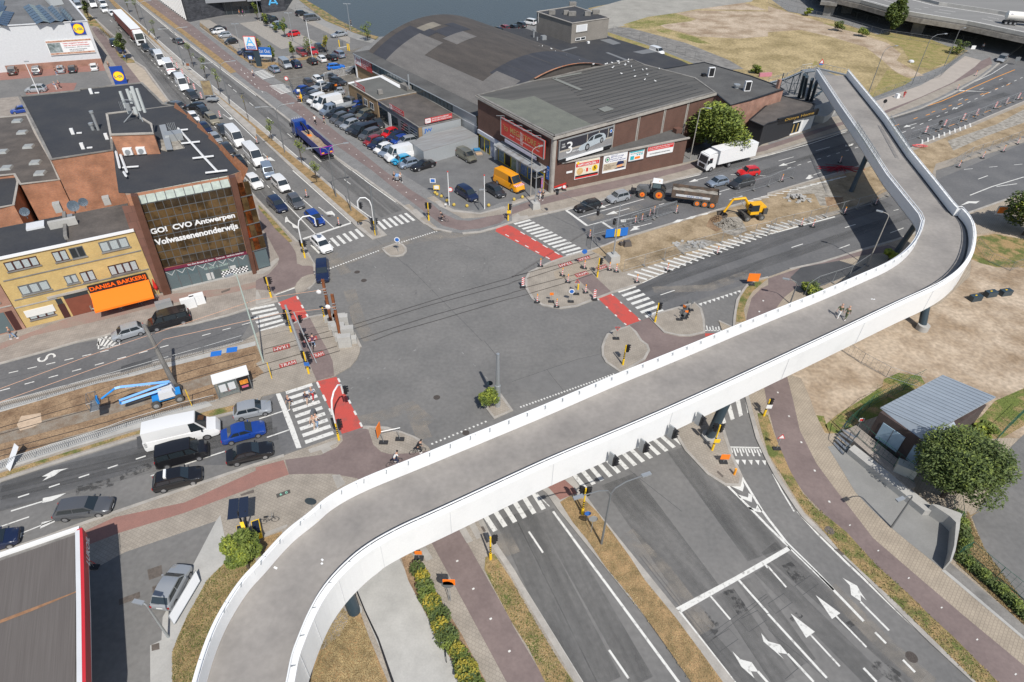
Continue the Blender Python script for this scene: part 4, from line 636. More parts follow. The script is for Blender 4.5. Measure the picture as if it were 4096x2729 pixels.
def offs(P,d):
 out=[]
 for i,p in enumerate(P):
  a=Vector(P[max(i-1,0)]);c=Vector(P[min(i+1,len(P)-1)]);t=(c-a).normalized();out.append((p[0]-t.y*d,p[1]+t.x*d))
 return out
def zbot(p):            # underside height of the girder along the bridge
 x,y=p
 if y>76:return 6.4
 if x<-10:return 4.3+max(0,min(1,(x+20)/12))*.9
 return 5.2 if y<66 else 5.2+(y-66)/10*1.2
def profile(P,prof,m,name,label=None):
 """sweep list of (offset to the left of travel, z or 'B') along P as a closed section"""
 cols=[offs(P,d)for d,z in prof];b=MB();n=len(prof)
 for i in range(len(P)):
  zb=zbot(P[i])
  for j,(d,z)in enumerate(prof):
   zz=z if not isinstance(z,str)else zb+float(z[1:]or 0)
   b.v.append((cols[j][i][0],cols[j][i][1],zz))
 for i in range(len(P)-1):
  for j in range(n):
   b.f.append((i*n+j,(i+1)*n+j,(i+1)*n+(j+1)%n,i*n+(j+1)%n))
 b.f.append(tuple(range(n))[::-1]);b.f.append(tuple((len(P)-1)*n+j for j in range(n)))
 o=b.B(name,M[m],br)
 if label:o["label"]=label
 return o
profile(F_,[(0,8.45),(.0,'B0.5'),(-.35,'B'),(-.6,'B'),(-.6,7.2),(-.42,7.25),(-.36,8.45)],'bridge_white','parapet')
profile(N_b,[(0,8.45),(-.42,8.38),(-.4,'B0.2'),(.1,'B'),(.3,'B'),(.3,7.2),(.06,7.25)][::-1],'bridge_white','parapet')
dk=offs(F_,-.43)+offs(N_b,.07)[::-1]
PR(dk,7.0,7.27).B('deck',M.deck,br)
un=offs(F_,-.5)+offs(N_b,.1)[::-1]
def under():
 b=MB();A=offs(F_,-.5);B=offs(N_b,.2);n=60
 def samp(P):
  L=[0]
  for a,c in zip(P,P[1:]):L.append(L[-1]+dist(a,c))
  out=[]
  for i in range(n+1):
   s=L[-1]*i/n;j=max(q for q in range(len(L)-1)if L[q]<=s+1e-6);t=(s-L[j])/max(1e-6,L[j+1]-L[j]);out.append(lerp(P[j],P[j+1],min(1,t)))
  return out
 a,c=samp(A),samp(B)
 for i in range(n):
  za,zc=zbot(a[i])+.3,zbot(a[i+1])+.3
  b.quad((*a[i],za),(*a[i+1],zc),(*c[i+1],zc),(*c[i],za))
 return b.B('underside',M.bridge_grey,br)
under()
def resample(P,step):
 out=[P[0]];acc=0
 for a,c in zip(P,P[1:]):
  d=dist(a,c)
  while acc+d>=step:
   t=(step-acc)/d;a=lerp(a,c,t);out.append(a);d=dist(a,c);acc=0
  acc+=d
 return out
for P,so_ in((offs(F_,-.33),1),(offs(N_b,-.03),-1)):
 TB([(p[0],p[1],8.72)for p in P],.06,6).B('handrail',M.bridge_white,br)
 b=MB();R_=resample(P,1.9)
 for p in R_:b.tube([(p[0],p[1],8.7),(p[0]+(.25 if so_<0 else 0),p[1]-.25*so_,8.42)],.035,4)
 pb=b.B('rail_post',M.galv,br);pb["kind"]='stuff'
MB().strip(offs(N_b,.2),.25,7.30).B('gutter',M.black,br)
bJ=MB()
for i in range(0,len(F_)-1,9):bJ.strip([offs(F_,-.02)[i],offs(F_,-.33)[i]],.04,8.455)
bJ.B('joint',M.steel,br)['kind']='stuff'
for P_,o_,z0,z1 in((N_b,-.445,'b',8.3),(F_,-.37,7.3,8.4)):
 b=MB()
 for p,c in list(zip(offs(P_,o_),offs(P_,o_*1.01)))[3::7]:b.box((p[0],p[1],((zbot(p)+.25 if z0=='b' else z0)+z1)/2),(.03,.03,z1-(zbot(p)+.25 if z0=='b' else z0)))
 b.B('panel_joint',M.white_wall,br)["kind"]='stuff'
b=MB()
for q in(PL('-8.98 33.42 -8.77 33.23 -8.98 33.13 -9.14 33.33'),PL('-17.17 25.24 -16.91 25.16 -16.99 25.03 -17.25 25.11'),PL('6.19 42.48 6.44 42.39 6.28 42.19 6.05 42.27'),PL('16.07 48.39 16.29 48.26 16.1 48.09 15.92 48.17')):b.sheet(q,7.276)
b.B('deck_drain',M.lamp_grey,br)['kind']='stuff'
for q in(PL('-16.66 26.61 -16.59 26.8 -16.41 26.71 -16.42 26.48'),PL('-13.64 25.29 -13.57 25.4 -13.41 25.29 -13.49 25.16'),PL('-13.58 24.96 -13.51 25.09 -13.37 24.99 -13.45 24.88'),PL('-16.88 24.55 -16.83 24.68 -16.57 24.57 -16.62 24.43'),PL('-18.65 20.91 -18.59 20.97 -18.52 20.93 -18.56 20.82'),PL('-18.93 17.7 -18.88 17.77 -18.79 17.72 -18.85 17.62'),PL('41.73 60.44 41.96 60.53 41.95 60.36 41.74 60.31'),PL('41.97 60.4 42.23 60.5 42.19 60.32 41.98 60.27')):
 tag(PR(q,7.275,7.285).B('paper_sheet',M.white),'scrap of white paper lying flat on the grey bridge deck','paper','white papers scattered on the bridge deck')
scr=mat('screen_glass',(.25,.36,.34),.1,alpha=.28,spec=.8)
for P_ in([(60.6,112.2),(57.8,96.5)],[(68.2,115.7),(64.5,100.5)]):
 a,c=P_[0],P_[1]
 for i in range(9):
  p,q=lerp(a,c,i/9),lerp(a,c,(i+.94)/9)
  MB().quad((*p,8.5),(*q,8.5),(*q,9.7),(*p,9.7)).B('glass_screen',scr,br)
  TB([(*p,8.4),(*p,9.95)],.035,4).B('screen_post',M.galv,br)
 TB([(*a,9.72),(*c,9.72)],.04,5).B('screen_rail',M.galv,br)
def pier(base,top,r=.42,ztop=5.4,plinth=.7,ph=.25,name='pier'):
 TB([(*base,.0),(*top,ztop)],r,18).B(name,M.pier,br,smooth=True)
 if plinth:TB([(*base,.0),(*base,ph)],plinth,20).B('plinth',M.concrete,br,smooth=True)
k('pier',(.035,.055,.07),.35)
p=(20.89,44.81);pier(p,(p[0]+.9,p[1]+.6),.5,5.6,.85,.35)
p=(-12.16,25.14);pier(p,(p[0]-.9,p[1]+1.0),.5,4.9,.62,.12)
p=(52.59,64.17);pier(p,(p[0]-.3,p[1]+2.2),.48,6.0,.72,.9)
p=(59.7,104.2);pier(p,(p[0]+1.5,p[1]+2.0),.42,6.6,0)
p=(57.9,83.1);pier(p,(p[0]+1.6,p[1]+.5),.42,6.2,0)
for a,c in(((67.8,155.4),(65.3,150.3)),((68.6,154.8),(65.3,148.7)),((69.2,153.6),(65.9,146.9)),((70,153.1),(66.2,144.9))):
 TB([(*a,0),(*c,6.8)],.38,12).B('pier',M.pier,br,smooth=True)
for a,c,z0,z1 in(((70.8,159.7),(74.6,158.4),2,1),((69.6,153),(74.3,157.4),.5,1.5),((68.5,153),(73.5,161.2),0,3)):
 TB([(*a,z0),(*c,z1)],.2,8).B('brace',M.pier,br,smooth=True)
e=[(69.3,154),(74.4,149)];e2=[(70.2,155.3),(73.8,148.3)]
TB([(*e[0],8.4),(*e[1],8.4)],.04,5).B('handrail',M.galv,br)
for i in range(9):
 p=lerp(e[0],e[1],i/8);TB([(*p,7.2),(*p,8.4)],.03,4).B('rail_post',M.galv,br)
MB().strip([e[0],e[1]],.5,7.36,.3).B('end_beam',M.galv,br)
st=empty('stair_tower',(66.7,156.5),0,'steel stairs with open landing descending from the far end of the bridge','stairs')
s0,s1,s2=(68,152.8),(62.7,153.8),(59.5,156)
for a,c,za,zc in((s0,(65.6,152.3),7.2,7.0),((65.6,152.3),s1,7.0,4.8),(s1,s2,4.8,3.0)):
 n=max(3,int(dist(a,c)/.35));dx,dy=V2(a,c);L=math.hypot(dx,dy);nx,ny=-dy/L*.9,dx/L*.9
 for i in range(n):
  p=lerp(a,c,(i+.5)/n);z=za+(zc-za)*(i+.5)/n
  BX((p[0],p[1],z),(L/n*.92,1.8,.05),math.atan2(dy,dx)).B('step',M.galv,st)
 for s in(-1,1):
  TB([(a[0]+nx*s,a[1]+ny*s,za-.1),(c[0]+nx*s,c[1]+ny*s,zc-.1)],.12,4).B('stringer',M.pier,st)
  TB([(a[0]+nx*s,a[1]+ny*s,za+1.1),(c[0]+nx*s,c[1]+ny*s,zc+1.1)],.035,4).B('handrail',M.galv,st)
  m_=max(2,int(L/1.5))
  for i in range(m_+1):
   p=lerp(a,c,i/m_);z=za+(zc-za)*i/m_
   TB([(p[0]+nx*s,p[1]+ny*s,z),(p[0]+nx*s,p[1]+ny*s,z+1.1)],.03,4).B('rail_post',M.galv,st)
pp=[((65.6,162.9),3.5),((66.1,157.8),4.8),((67.3,157.2),5.6),((68.4,156),6.8)]
for(a,za)in pp:TB([(*a,0),(*a,za)],.12,6).B('support',M.pier,st)
for i in range(3):
 a,za=pp[i];c,zc=pp[i+1]
 TB([(*a,.2),(*c,zc-.4)],.05,4).B('brace',M.pier,st);TB([(*a,za-.3),(*c,.3)],.05,4).B('brace',M.pier,st)
 TB([(*a,za*.5),(*c,zc*.5)],.06,4).B('brace',M.pier,st)
sg=empty('give_way_sign',(*(70.2,154.4),7.3),0,'small white triangle sign with red border at the far end of the bridge deck','sign')
q=(70.2,154.4)
BX((q[0],q[1],8.0),(.9,.05,.3)).B('lower_plate',M.blue_sign,sg)
AD([(q[0]-.6,q[1],8.15),(q[0]+.6,q[1],8.15),(q[0],q[1],9.2),(q[0]-.6,q[1]+.05,8.15),(q[0]+.6,q[1]+.05,8.15),(q[0],q[1]+.05,9.2)],[(0,1,2),(5,4,3)]).B('border',M.red,sg)
AD([(q[0]-.36,q[1]-.01,8.28),(q[0]+.36,q[1]-.01,8.28),(q[0],q[1]-.01,8.92)],[(0,1,2)]).B('face',M.white,sg)
TB([(*q,7.27),(*q,8.2)],.03,5).B('post',M.galv,sg)
BR_OR=brick('brick_orange',(.5,.20,.095),(.38,.14,.07),(.27,.2,.15))
BR_YE=brick('brick_yellow',(.6,.42,.155),(.52,.34,.115),(.42,.33,.17),var=.12)
BR_BR=brick('brick_brown',(.155,.072,.05),(.12,.055,.04),(.11,.075,.06),var=.12)
BR_PK=brick('brick_pink',(.36,.17,.12),(.3,.14,.1),(.3,.22,.17))
BR_GR=brick('brick_grey',(.27,.245,.215),(.235,.212,.19),(.2,.185,.16),var=.08)
BR_TN=brick('brick_tan',(.36,.235,.12),(.31,.2,.1),(.25,.18,.11),var=.1)
BR_DK=brick('brick_dark',(.075,.05,.045),(.055,.04,.037),(.08,.065,.06))
STONE=brick('stone_dark',(.075,.078,.088),(.04,.042,.05),(.03,.03,.033),.7,.3,.02,var=.3)
def block(par,poly,z0,z1,wm,rm,cop=None,cw=.35,chh=.12,wname='wall',rname='roof',lip=.0):
 PR(poly,z0,z1-.02).B(wname,wm,par)
 PR(poly,z1-.018,z1+.03).B(rname,rm,par)
 if cop is not None:
  MB().strip(list(poly)+[poly[0]],cw,z1+.03+chh,chh+.02).B('coping',cop,par)
class Wall:
 def __init__(s,A,B,par):
  s.A=A;s.par=par;d=Vector(V2(A,B));s.L=d.length;d.normalize();s.d=d;s.n=Vector((d.y,-d.x))
 def P(s,u,z,o=.0):q=Vector(s.A)+s.d*u+s.n*o;return(q.x,q.y,z)
 def Q(s,u0,u1,z0,z1,m,name,o=.03,th=.06,par=None,quad=None):
  """thin box on the wall; quad gives four (u,z) corners instead"""
  c=quad or[(u0,z0),(u1,z0),(u1,z1),(u0,z1)]
  b=MB();b.add([s.P(u,z,o)for u,z in c]+[s.P(u,z,o-th)for u,z in c],[(0,1,2,3),(4,7,6,5),(0,4,5,1),(1,5,6,2),(2,6,7,3),(3,7,4,0)])
  return b.B(name,m,par or s.par)
 def text(s,t,u0,u1,z0,z1,m,o=.06,par=None,slope=.0,name='lettering',bold=.01):
  O=s.P(u0,z0,o);U=Vector(s.P(u1,z0+slope,o))-Vector(O)
  return text_on(t,O,U,Vector((0,0,z1-z0)),m,par or s.par,name,.004,bold=bold)
 def window(s,u0,u1,z0,z1,n=2,fm=None,gm=None,cm=None,sill=True,name='window',o=.03):
  f=s.Q(u0,u1,z0,z1,fm or M.frame_brown,name,o,.1)
  w_=(u1-u0)
  for i in range(n):
   a=u0+w_*(i+.08)/n+.02;c=u0+w_*(i+.92)/n-.02
   s.Q(a,c,z0+.1,z1-.1,gm or M.glass,'pane',o+.012,.01,f)
   if cm:s.Q(a+.02,c-.02,z0+.12,z1-.14,cm,'curtain',o+.018,.004,f)
  if sill:s.Q(u0-.1,u1+.1,z0-.14,z0,M.concrete_dark,'sill',o+.1,.16,f)
  return f
k('frame_brown',(.06,.02,.018),.5);k('frame_grey',(.12,.125,.13),.5);k('curtain',(.38,.42,.42),.5,var=.25,scale=9,stretch=(0,6,6))
cvo=empty('school_building',(-46.05,68.8),ang((-46.05,68.8),(-36.56,74.08)),'office block with amber glass front, white school lettering and flat black roof','building')
A,B=(-46.05,68.8),(-36.56,74.08)
roofp=PL('-46.11 69.07 -36.48 74.8 -35.62 75.89 -36.1 76.46 -39.1 80.5 -43.7 87.1 -47.8 92.9 -51.8 97.8 -54.1 99.2 -57.1 97.7 -61.7 94.7 -54.6 81.4 -51.3 75.4 -47.78 69.18')
PR([Wall(A,B,cvo).P(-.6,0,-.15)[:2],Wall(A,B,cvo).P(11.2,0,-.15)[:2]]+PL('-35.47 76.07 -36.1 76.46 -39.1 80.5 -43.7 87.1 -47.8 92.9 -51.8 97.8 -54.1 99.2 -62.4 95.4 -54.6 81.4 -51.3 75.4'),.1,14.18).B('wall',BR_OR,cvo)
PR(roofp,14.16,14.26).B('roof',M.black_roof,cvo)
W_=Wall(A,B,cvo)
tile_brown=brick('tile_brown',(.19,.095,.07),(.165,.08,.06),(.1,.06,.045),1.2,1.2,.02,var=.08)
k('bronze',(.13,.06,.04),.45,.2,var=.12,scale=1);k('glass_amber',(.17,.105,.045),.12,.4,col2=(.07,.045,.02),scale=.5,thr=(.42,.56));k('glass_amber_dark',(.085,.056,.028),.12,.35,col2=(.03,.023,.015),scale=.7)  # brown and amber mottling paints the reflections into the school glass
gq=[(.24,12.76),(11.01,12.9),(10.65,3.59),(.21,3.86)]
tl,tr,brr,bl=gq
def gp(i,j,nc=12,nr=8):
 t=i/nc;s_=j/nr;a=lerp(tl,tr,t);c=lerp(bl,brr,t);return lerp(a,c,s_)
W_.Q(0,0,0,0,M.frame_grey,'curtain_wall',.05,.08,quad=[bl,brr,tr,tl])
rs=random.Random(3)
for j in range(8):
 for i in range(12):
  a,c,d_,e_=gp(i+.04,j+.05),gp(i+.96,j+.05),gp(i+.96,j+.95),gp(i+.04,j+.95)
  t1,t2=rs.uniform(-.012,.012),rs.uniform(-.012,.012)
  b=AD([W_.P(*e_,.09+t1),W_.P(*d_,.09-t1),W_.P(*c,.09+t2),W_.P(*a,.09-t2)],[(0,1,2,3)])
  b.B('pane',M.glass_amber if(j in(1,2,5,6)or rs.random()<.2)else M.glass_amber_dark,cvo)
sk=[(.33,14.18),(10.97,14.27),(11.03,12.97),(.25,12.85)]
for i in range(10):
 a,c=lerp(sk[0],sk[1],(i+.05)/10),lerp(sk[0],sk[1],(i+.95)/10);d_,e_=lerp(sk[3],sk[2],(i+.95)/10),lerp(sk[3],sk[2],(i+.05)/10)
 AD([W_.P(*e_,.12),W_.P(*d_,.12),W_.P(*c,-.25),W_.P(*a,-.25)],[(0,1,2,3)]).B('skylight_pane',mat('skypane',(.42,.47,.42),.25,var=.15,scale=1.5),cvo)
AD([W_.P(*sk[3],.1),W_.P(*sk[2],.1),W_.P(*sk[1],-.3),W_.P(*sk[0],-.3)],[(0,1,2,3)]).B('skylight_frame',M.frame_grey,cvo)
for q in([(-.83,.14),(.13,.14),(.6,14.16),(-.08,14.31)],[(10.63,.07),(11.13,.05),(11.86,14.35),(11.1,14.36)]):
 W_.Q(0,0,0,0,M.bronze,'column',.75,.9,quad=[q[0],q[1],q[2],q[3]])
q=[(-2.08,.79),(-.78,.21),(-.12,12.74),(-1.46,12.98)]
W_.Q(0,0,0,0,tile_brown,'side_wall',.02,.1,quad=q)
q=[(.17,3.62),(10.62,3.48),(10.71,3.06),(.23,3.27)]
f_=W_.Q(0,0,0,0,mat('maroon',(.16,.02,.05),.5),'fascia_sign',.16,.12,quad=[q[3],q[2],q[1],q[0]])
q=[(4.72,3.46),(10.29,3.4)]
W_.text('Van Den Broeck en Zoon   Centrum   keukens interieur',q[0][0]-1.6,q[1][0],q[0][1]-.12,q[0][1]+.12,M.white,.18,f_)
q=[(.29,8.52),(2.3,8.71),(2.57,8.56),(10.5,8.53),(10.33,9.2)]
tx=[(.41,8.49),(.57,9.3),(10.52,8.44),(10.6,9.22),(.48,6.92),(.47,7.69),(10.51,6.91),(10.57,7.71)]
W_.text('GO!  CVO Antwerpen',tx[0][0],tx[2][0],tx[0][1],tx[1][1]+.15,M.white,.12,bold=.035)
W_.text('Volwassenenonderwijs',tx[4][0],tx[6][0],tx[4][1]-.12,tx[5][1]+.25,M.white,.12,bold=.035)
zt=[(.23,3.18),(10.76,2.96)];
W_.Q(.1,W_.L-.1,.35,zt[0][1]-.1,M.glass_pale,'shop_window',.04,.05)
for i in range(9):
 u=.3+i*(W_.L-.6)/8;W_.Q(u-.05,u+.05,.3,zt[0][1],M.frame_grey,'mullion',.1,.08)
 if i<8:
  du=(W_.L-.6)/8;zt_=zt[0][1]-.1
  W_.Q(0,0,0,0,mat('zig',(.45,.47,.46),.5),'zigzag_trim',.09,.03,quad=[(u+.05,zt_),(u+du/2,zt_-.7),(u+du/2,zt_-.55),(u+.12,zt_+.02)])
  W_.Q(0,0,0,0,MC['zig'],'zigzag_trim',.09,.03,quad=[(u+du/2,zt_-.7),(u+du-.05,zt_),(u+du-.12,zt_+.02),(u+du/2,zt_-.55)])
for i in range(5):W_.Q(W_.L*.45+i*1.0,W_.L*.45+.9+i*1.0,.45,1.5+.3*(i%2),mat('shopgoods%d'%(i%3),((.5,.5,.48),(.08,.1,.1),(.25,.3,.22))[i%3],.6),'display',.045,.01)
ck=MB();ckw=MB()
for i in range(16):
 for j in range(4):
  u=W_.L*.62+i*.22;z=.4+j*.22
  (ck if(i+j)%2 else ckw).add([W_.P(u,z,.06),W_.P(u+.22,z,.06),W_.P(u+.22,z+.22,.06),W_.P(u,z+.22,.06)],[(0,1,2,3)])
ck.B('checker_floor',M.black,cvo);ckw.B('checker_floor',M.white,cvo)
kq=[(4.93,2.13),(7.92,2.18)]
W_.text('KEUKENS - BADKAMERS',kq[0][0],kq[1][0]+.2,kq[0][1]-.05,kq[0][1]+.28,mat('mint',(.4,.5,.45),.6),.07)
W_.Q(-.2,W_.L+.2,0,.35,M.concrete,'plinth',.15,.2)
R0,R1=(-36.56,74.08),(-35.55,77.15)
W2=Wall(R0,(-35.91,76.54),cvo)
sw=Wall((-36.41,74.23),(-34.55,75.54),cvo)
k('glass_copper',(.3,.085,.02),.1,.7,col2=(.08,.03,.012),scale=.4,thr=(.42,.55))
for j in range(5):
 for i in range(3):sw.Q(sw.L*(i+.04)/3,sw.L*(i+.96)/3,3.3+j*2.0,5.15+j*2.0,M.glass_copper if(i+j)%2 else M.glass_amber,'pane',.15,.06)
 sw.Q(0,sw.L,3.2+j*2.0,3.32+j*2.0,M.frame_grey,'transom',.2,.1)
sw.Q(.1,sw.L-.1,.3,3.1,M.glass_pale,'shop_window',.05,.05)
sw.Q(.0,.5,.1,3.2,M.bronze,'column',.15,.2)
hood=PL('-53.5 98.6 -49.8 94.5 -46.7 90.7 -43.5 86.7 -40.4 82.7 -37.2 78.9 -34.39 76.06')
for i in range(6):
 a,c=hood[i],hood[i+1];a2=lerp(a,c,.9);dv=Vector(V2(a,c)).normalized();nn=Vector((dv.y,-dv.x))*-1
 b=AD([(*a,14.2),(*a2,14.2),(a2[0]-nn.x*1.0,a2[1]-nn.y*1.0,13.0),(a[0]-nn.x*1.0,a[1]-nn.y*1.0,13.0),(a[0]+nn.x*.1,a[1]+nn.y*.1,15.0),(a2[0]+nn.x*.1,a2[1]+nn.y*.1,14.4)],[(3,2,5,4),(0,1,5,4),(0,4,3),(1,2,5)])
 b.B('roof_hood',mat('copper_tile',(.27,.12,.06),.6,var=.2,scale=3),cvo)
lp=PL('-57.4 87.3 -54.8 88.6 -49.6 83.8 -47.9 80.7 -53.1 79.9')
PR(lp,14.2,16.98).B('lift_house',BR_OR,cvo);PR(lp,16.98,17.05).B('lift_house_roof',M.black_roof,cvo)
MB().strip(list(lp)+[lp[0]],.3,17.2,.22).B('coping',M.kerb,cvo)
lw=Wall((-53.6,79.9),(-48.46,81.39),cvo)
lw.Q(lw.L*.7,lw.L*.88,14.3,16.5,M.black,'door',.06,.1)
for i in range(2):
 q=(-51.6,79.8);q=(q[0]+i*1.55,q[1]+i*.45)
 a_=tag(BX((q[0],q[1],14.9),(1.1,.5,.9),.25).B('air_conditioner',M.white,cvo),None)
 TB([(q[0]+.08,q[1]-.27,14.9),(q[0]+.1,q[1]-.31,14.9)],.33,14).B('fan_grille',M.galv,cvo)
PR(PL('-50.3 85.4 -47.4 85.6 -45.5 82.8 -47.5 81.5 -48.8 82.2'),14.25,14.32).B('gravel_bed',M.gravel,cvo)
AD([(*(-50.7,87.5),15.6),(*(-50,87.9),15.6),(*(-46.45,81.46),14.6),(*(-47.23,81.23),14.6)],[(0,1,2,3)]).B('roof_duct',M.galv,cvo)
BX((*(-48.1,85.7),14.8),(2.2,1.6,1.0),.5).B('roof_unit',M.galv,cvo)
b=MB();b.tube([(*(-49,89.1),14.6),(*(-41.22,79.04),14.6),(*(-37.92,74.87),14.6)],.16,4)
for q,w_ in(((-48.2,88.5),1.6),((-45.1,84),2.4),((-41.46,79.21),2.6),((-38.06,74.87),2.6)):b.box((*q,14.6),(w_,.28,.12),.35)
b.B('cable_tray',M.white,cvo)
b=MB()
for i in range(5):a=lerp((-49.5,87.5),(-48.7,87.9),i/4);b.tube([(*a,14.3),(*a,15.9)],.04,4)
b.tube([(*(-49.1,86.7),15.8),(*(-45.16,81.74),15.8)],.04,4);b.B('roof_railing',M.galv,cvo)
b=MB();
for q in([(-53.3,79.9),(-50.3,74.9)],[(-52.2,78.9),(-48.8,73.7)],[(-49.2,73.7),(-48.3,72.5)]):b.tube([(*q[0],14.8),(*q[1],14.8)],.14,4)
b.box((*(-49.36,75.66),14.6),(1.9,.25,.1),.25);b.B('white_frame',M.white,cvo)
tm=empty('telecom_mast',(*(-52.2,86.1),17.1),0,'cluster of white mobile phone antennas on the brick lift house','antenna')
q=(-52,85.8)
TB([(q[0],q[1],17.05),(q[0],q[1],20.5)],.12,8).B('mast',M.galv,tm)
for dx,dy,z,h_,w_ in((-1.7,.4,19.5,2.2,.3),(-.6,.3,20.0,1.9,.35),(-.9,-.4,18.8,1.0,.6),(.5,-.3,19.9,3.2,.42),(1,-.1,19.6,3.2,.3),(-1.3,0,18.2,.9,.3),(.0,-.5,18.4,.9,.4),(-.4,.5,20.2,.9,.5)):
 BX((q[0]+dx,q[1]+dy,z),(w_,.22,h_)).B('antenna_panel',M.galv if w_==.6 else mat('ant',(.5,.53,.52),.5),tm)
b=TB([(q[0]-1.7,q[1],19.6),(q[0]+1.1,q[1],19.6)],.05,5).tube([(q[0]-1.7,q[1],18.5),(q[0]+1.1,q[1],18.5)],.05,5).tube([(q[0],q[1],18.6),(q[0]-1.5,q[1]-1.6,17.1)],.06,5).tube([(q[0],q[1],18.6),(q[0]+1.2,q[1]-1.5,16.2)],.06,5)
b.B('strut',M.galv,tm)
rb=empty('brick_block',(-81.9,110.8),ang((-63.1,80.8),(-56.5,84.2)),'orange brick block with wide black flat roof behind the school','building')
rp=PL('-83.7 106.5 -75.5 110.2 -75.8 110.9 -67.2 115 -58.7 104.5 -56.6 103.8 -59.7 102 -65 99.3 -57.3 85.3 -63.9 81.7 -72.8 92.9')
block(rb,rp,.1,12.6,BR_OR,M.black_roof,M.concrete_dark,.4,.15)
wq=Wall((-64,81.8),(-57.4,85.4),rb)
wq.Q(0,wq.L,11.6,11.9,M.kerb,'string_course',.05,.08);wq.Q(0,wq.L,8.2,8.5,M.kerb,'string_course',.05,.08)
wq.Q(wq.L*.72,wq.L*.82,9.6,10.7,M.glass_pale,'small_window',.05,.06)
def vent(p,z,h_,r=.3,name='roof_vent',par=rb,hood=True):
 v=TB([(*p,z),(*p,z+h_)],r*.7,10)
 if hood:v.tube([(*p,z+h_),(*p,z+h_+.3)],r,10)
 v.B(name,M.galv,par)
vent((-63.2,92.7),12.6,2.6,.3);vent((-64,92.7),12.6,.8,.35)
for q in((-72.8,108.8),(-66,90.9),(-61.6,85.6),(-60.1,89.3)):
 BX((q[0],q[1],13.0),(.45,.3,1.0),.3).box((q[0]+.9,q[1]+.1,12.8),(.7,.25,.15),.3).B('roof_light',M.white,rb)
b=MB()
for i in range(5):
 pa=(-63.3,101);b.tube([(pa[0]-.5+i*.25,pa[1],12.7),(pa[0]-.5+i*.25,pa[1],14.1)],.03,4)
b.B('ladder_cage',M.galv,rb)
lh=empty('low_hall',(-81.1,95),ang((-63.1,80.8),(-56.5,84.2)),'low brown flat roof with rows of square skylights at the left edge','building')
lpoly=PL('-100.1 110.4 -93.2 111.8 -89.2 113.2 -82.6 104.8 -73.2 93.5 -68.4 87.2 -73.1 85.4 -76.1 88.7 -77.9 88.1 -83.3 86.3')
block(lh,lpoly,.1,7,BR_OR,M.brown_roof,M.kerb,.35,.12)
for x,y in((155,1110),(203,1215),(258,1345),(325,1490),(20,1392),(60,1540),(365,1605)):
 pass
for q in((-89,110.1),(-84.9,104.9),(-80.2,99),(-75.4,92.9),(-83,96.7),(-78.5,90.7),(-72.4,89.1)):
 BX((*q,7.18),(1.5,1.5,.3),.25,.85).B('skylight',mat('skydome',(.32,.33,.32),.3,var=.1,scale=2),lh)
lo2=empty('black_annex',(-72.7,81.9),0,'small black roofed annex behind the bakery at the left edge','building')
block(lo2,PL('-82.4 87.1 -79.1 89.6 -76.8 89.7 -74.8 87.1 -70.9 79.9 -72.3 79 -75.5 77.1'),.1,6.5,BR_OR,M.black_roof,M.kerb,.3)
bk=empty('bakery_house',(-59.91,60.4),ang((-59.91,60.4),(-47.04,68.07)),'yellow brick row house with orange awning and black flat roof','building')
ya,yb=(-59.91,60.4),(-47.04,68.07)
dY=Vector(V2(ya,yb)).normalized();nY=Vector((-dY.y,dY.x))
def yy(u,v):q=Vector(ya)+dY*u+nY*v;return(q.x,q.y)
LY=dist(ya,yb)
block(bk,[yy(-.2,0),yy(LY,0),yy(LY,8.0),yy(-.2,8.0)],.1,9.8,BR_YE,M.brown_roof)
PR([yy(-.2,.2),yy(LY*.52,.2),yy(LY*.52,7.9),yy(-.2,7.9)],9.82,9.9).B('roof_felt',M.black_roof,bk)
Y_=Wall(ya,yb,bk)
Y_.Q(-.4,LY,9.65,9.95,M.white,'cornice',.2,.25)
cu_=M.curtain
def yw(q,n,cm=cu_,fm=None):
 us=[p[0]for p in q];zs=[p[1]for p in q];Y_.window(min(us),max(us),min(zs),max(zs),n,fm,M.glass,cm)
def rng(q):
 return q
for q,n,cm,fm in(([(1.11,7.93),(4.37,9.15)],4,cu_,None),([(5.9,7.8),(7.39,9.18)],2,cu_,None),([(7.66,7.78),(9.15,9.18)],2,None,M.frame_grey),([(10.81,7.75),(13.92,9.14)],3,cu_,M.frame_grey),
([(1.15,4.54),(4.19,5.85)],3,cu_,M.frame_grey),([(5.89,4.59),(7.22,5.8)],2,cu_,M.frame_grey),([(7.58,4.37),(9.05,5.81)],2,cu_,None),([(10.67,4.4),(13.86,5.8)],4,cu_,None),([(.58,1.01),(3.29,2.35)],3,cu_,None)):
 yw(q,n,cm,fm)
Y_.Q(-.2,4.2,3.05,3.2,M.kerb,'band',.06,.1)
for z_ in(8.35,5.6):Y_.Q(.2,LY-.1,z_-1.5+.0,z_-1.38,M.concrete_dark,'band',.08,.1)
q=[(.41,1.87),(3.5,2.28),(3.32,1.51)]
Y_.Q(q[0][0],q[1][0],q[2][1]+.0,q[1][1]+.15,mat('shutter',(.7,.69,.65),.6),'roller_shutter',.12,.12)
q=[(3.91,.1),(4.63,.1),(3.93,2.96),(4.76,2.84),(4.87,.1),(7.31,.1),(4.98,2.93),(7.37,2.8)]
Y_.Q(q[0][0],q[1][0],.15,2.2,M.frame_brown,'door',.05,.08);Y_.Q(q[0][0]+.05,q[1][0]-.05,2.25,3.0,M.glass,'fanlight',.05,.08)
g_=Y_.Q(q[4][0],q[5][0]+.2,.15,2.7,mat('garage_brown',(.2,.06,.035),.6,var=.1,scale=1),'garage_door',.05,.08)
Y_.Q(q[4][0],q[5][0]+.2,2.72,3.2,M.glass,'fanlight',.05,.08)
Y_.Q(3.3,7.8,3.3,3.6,M.kerb,'lintel',.14,.16)
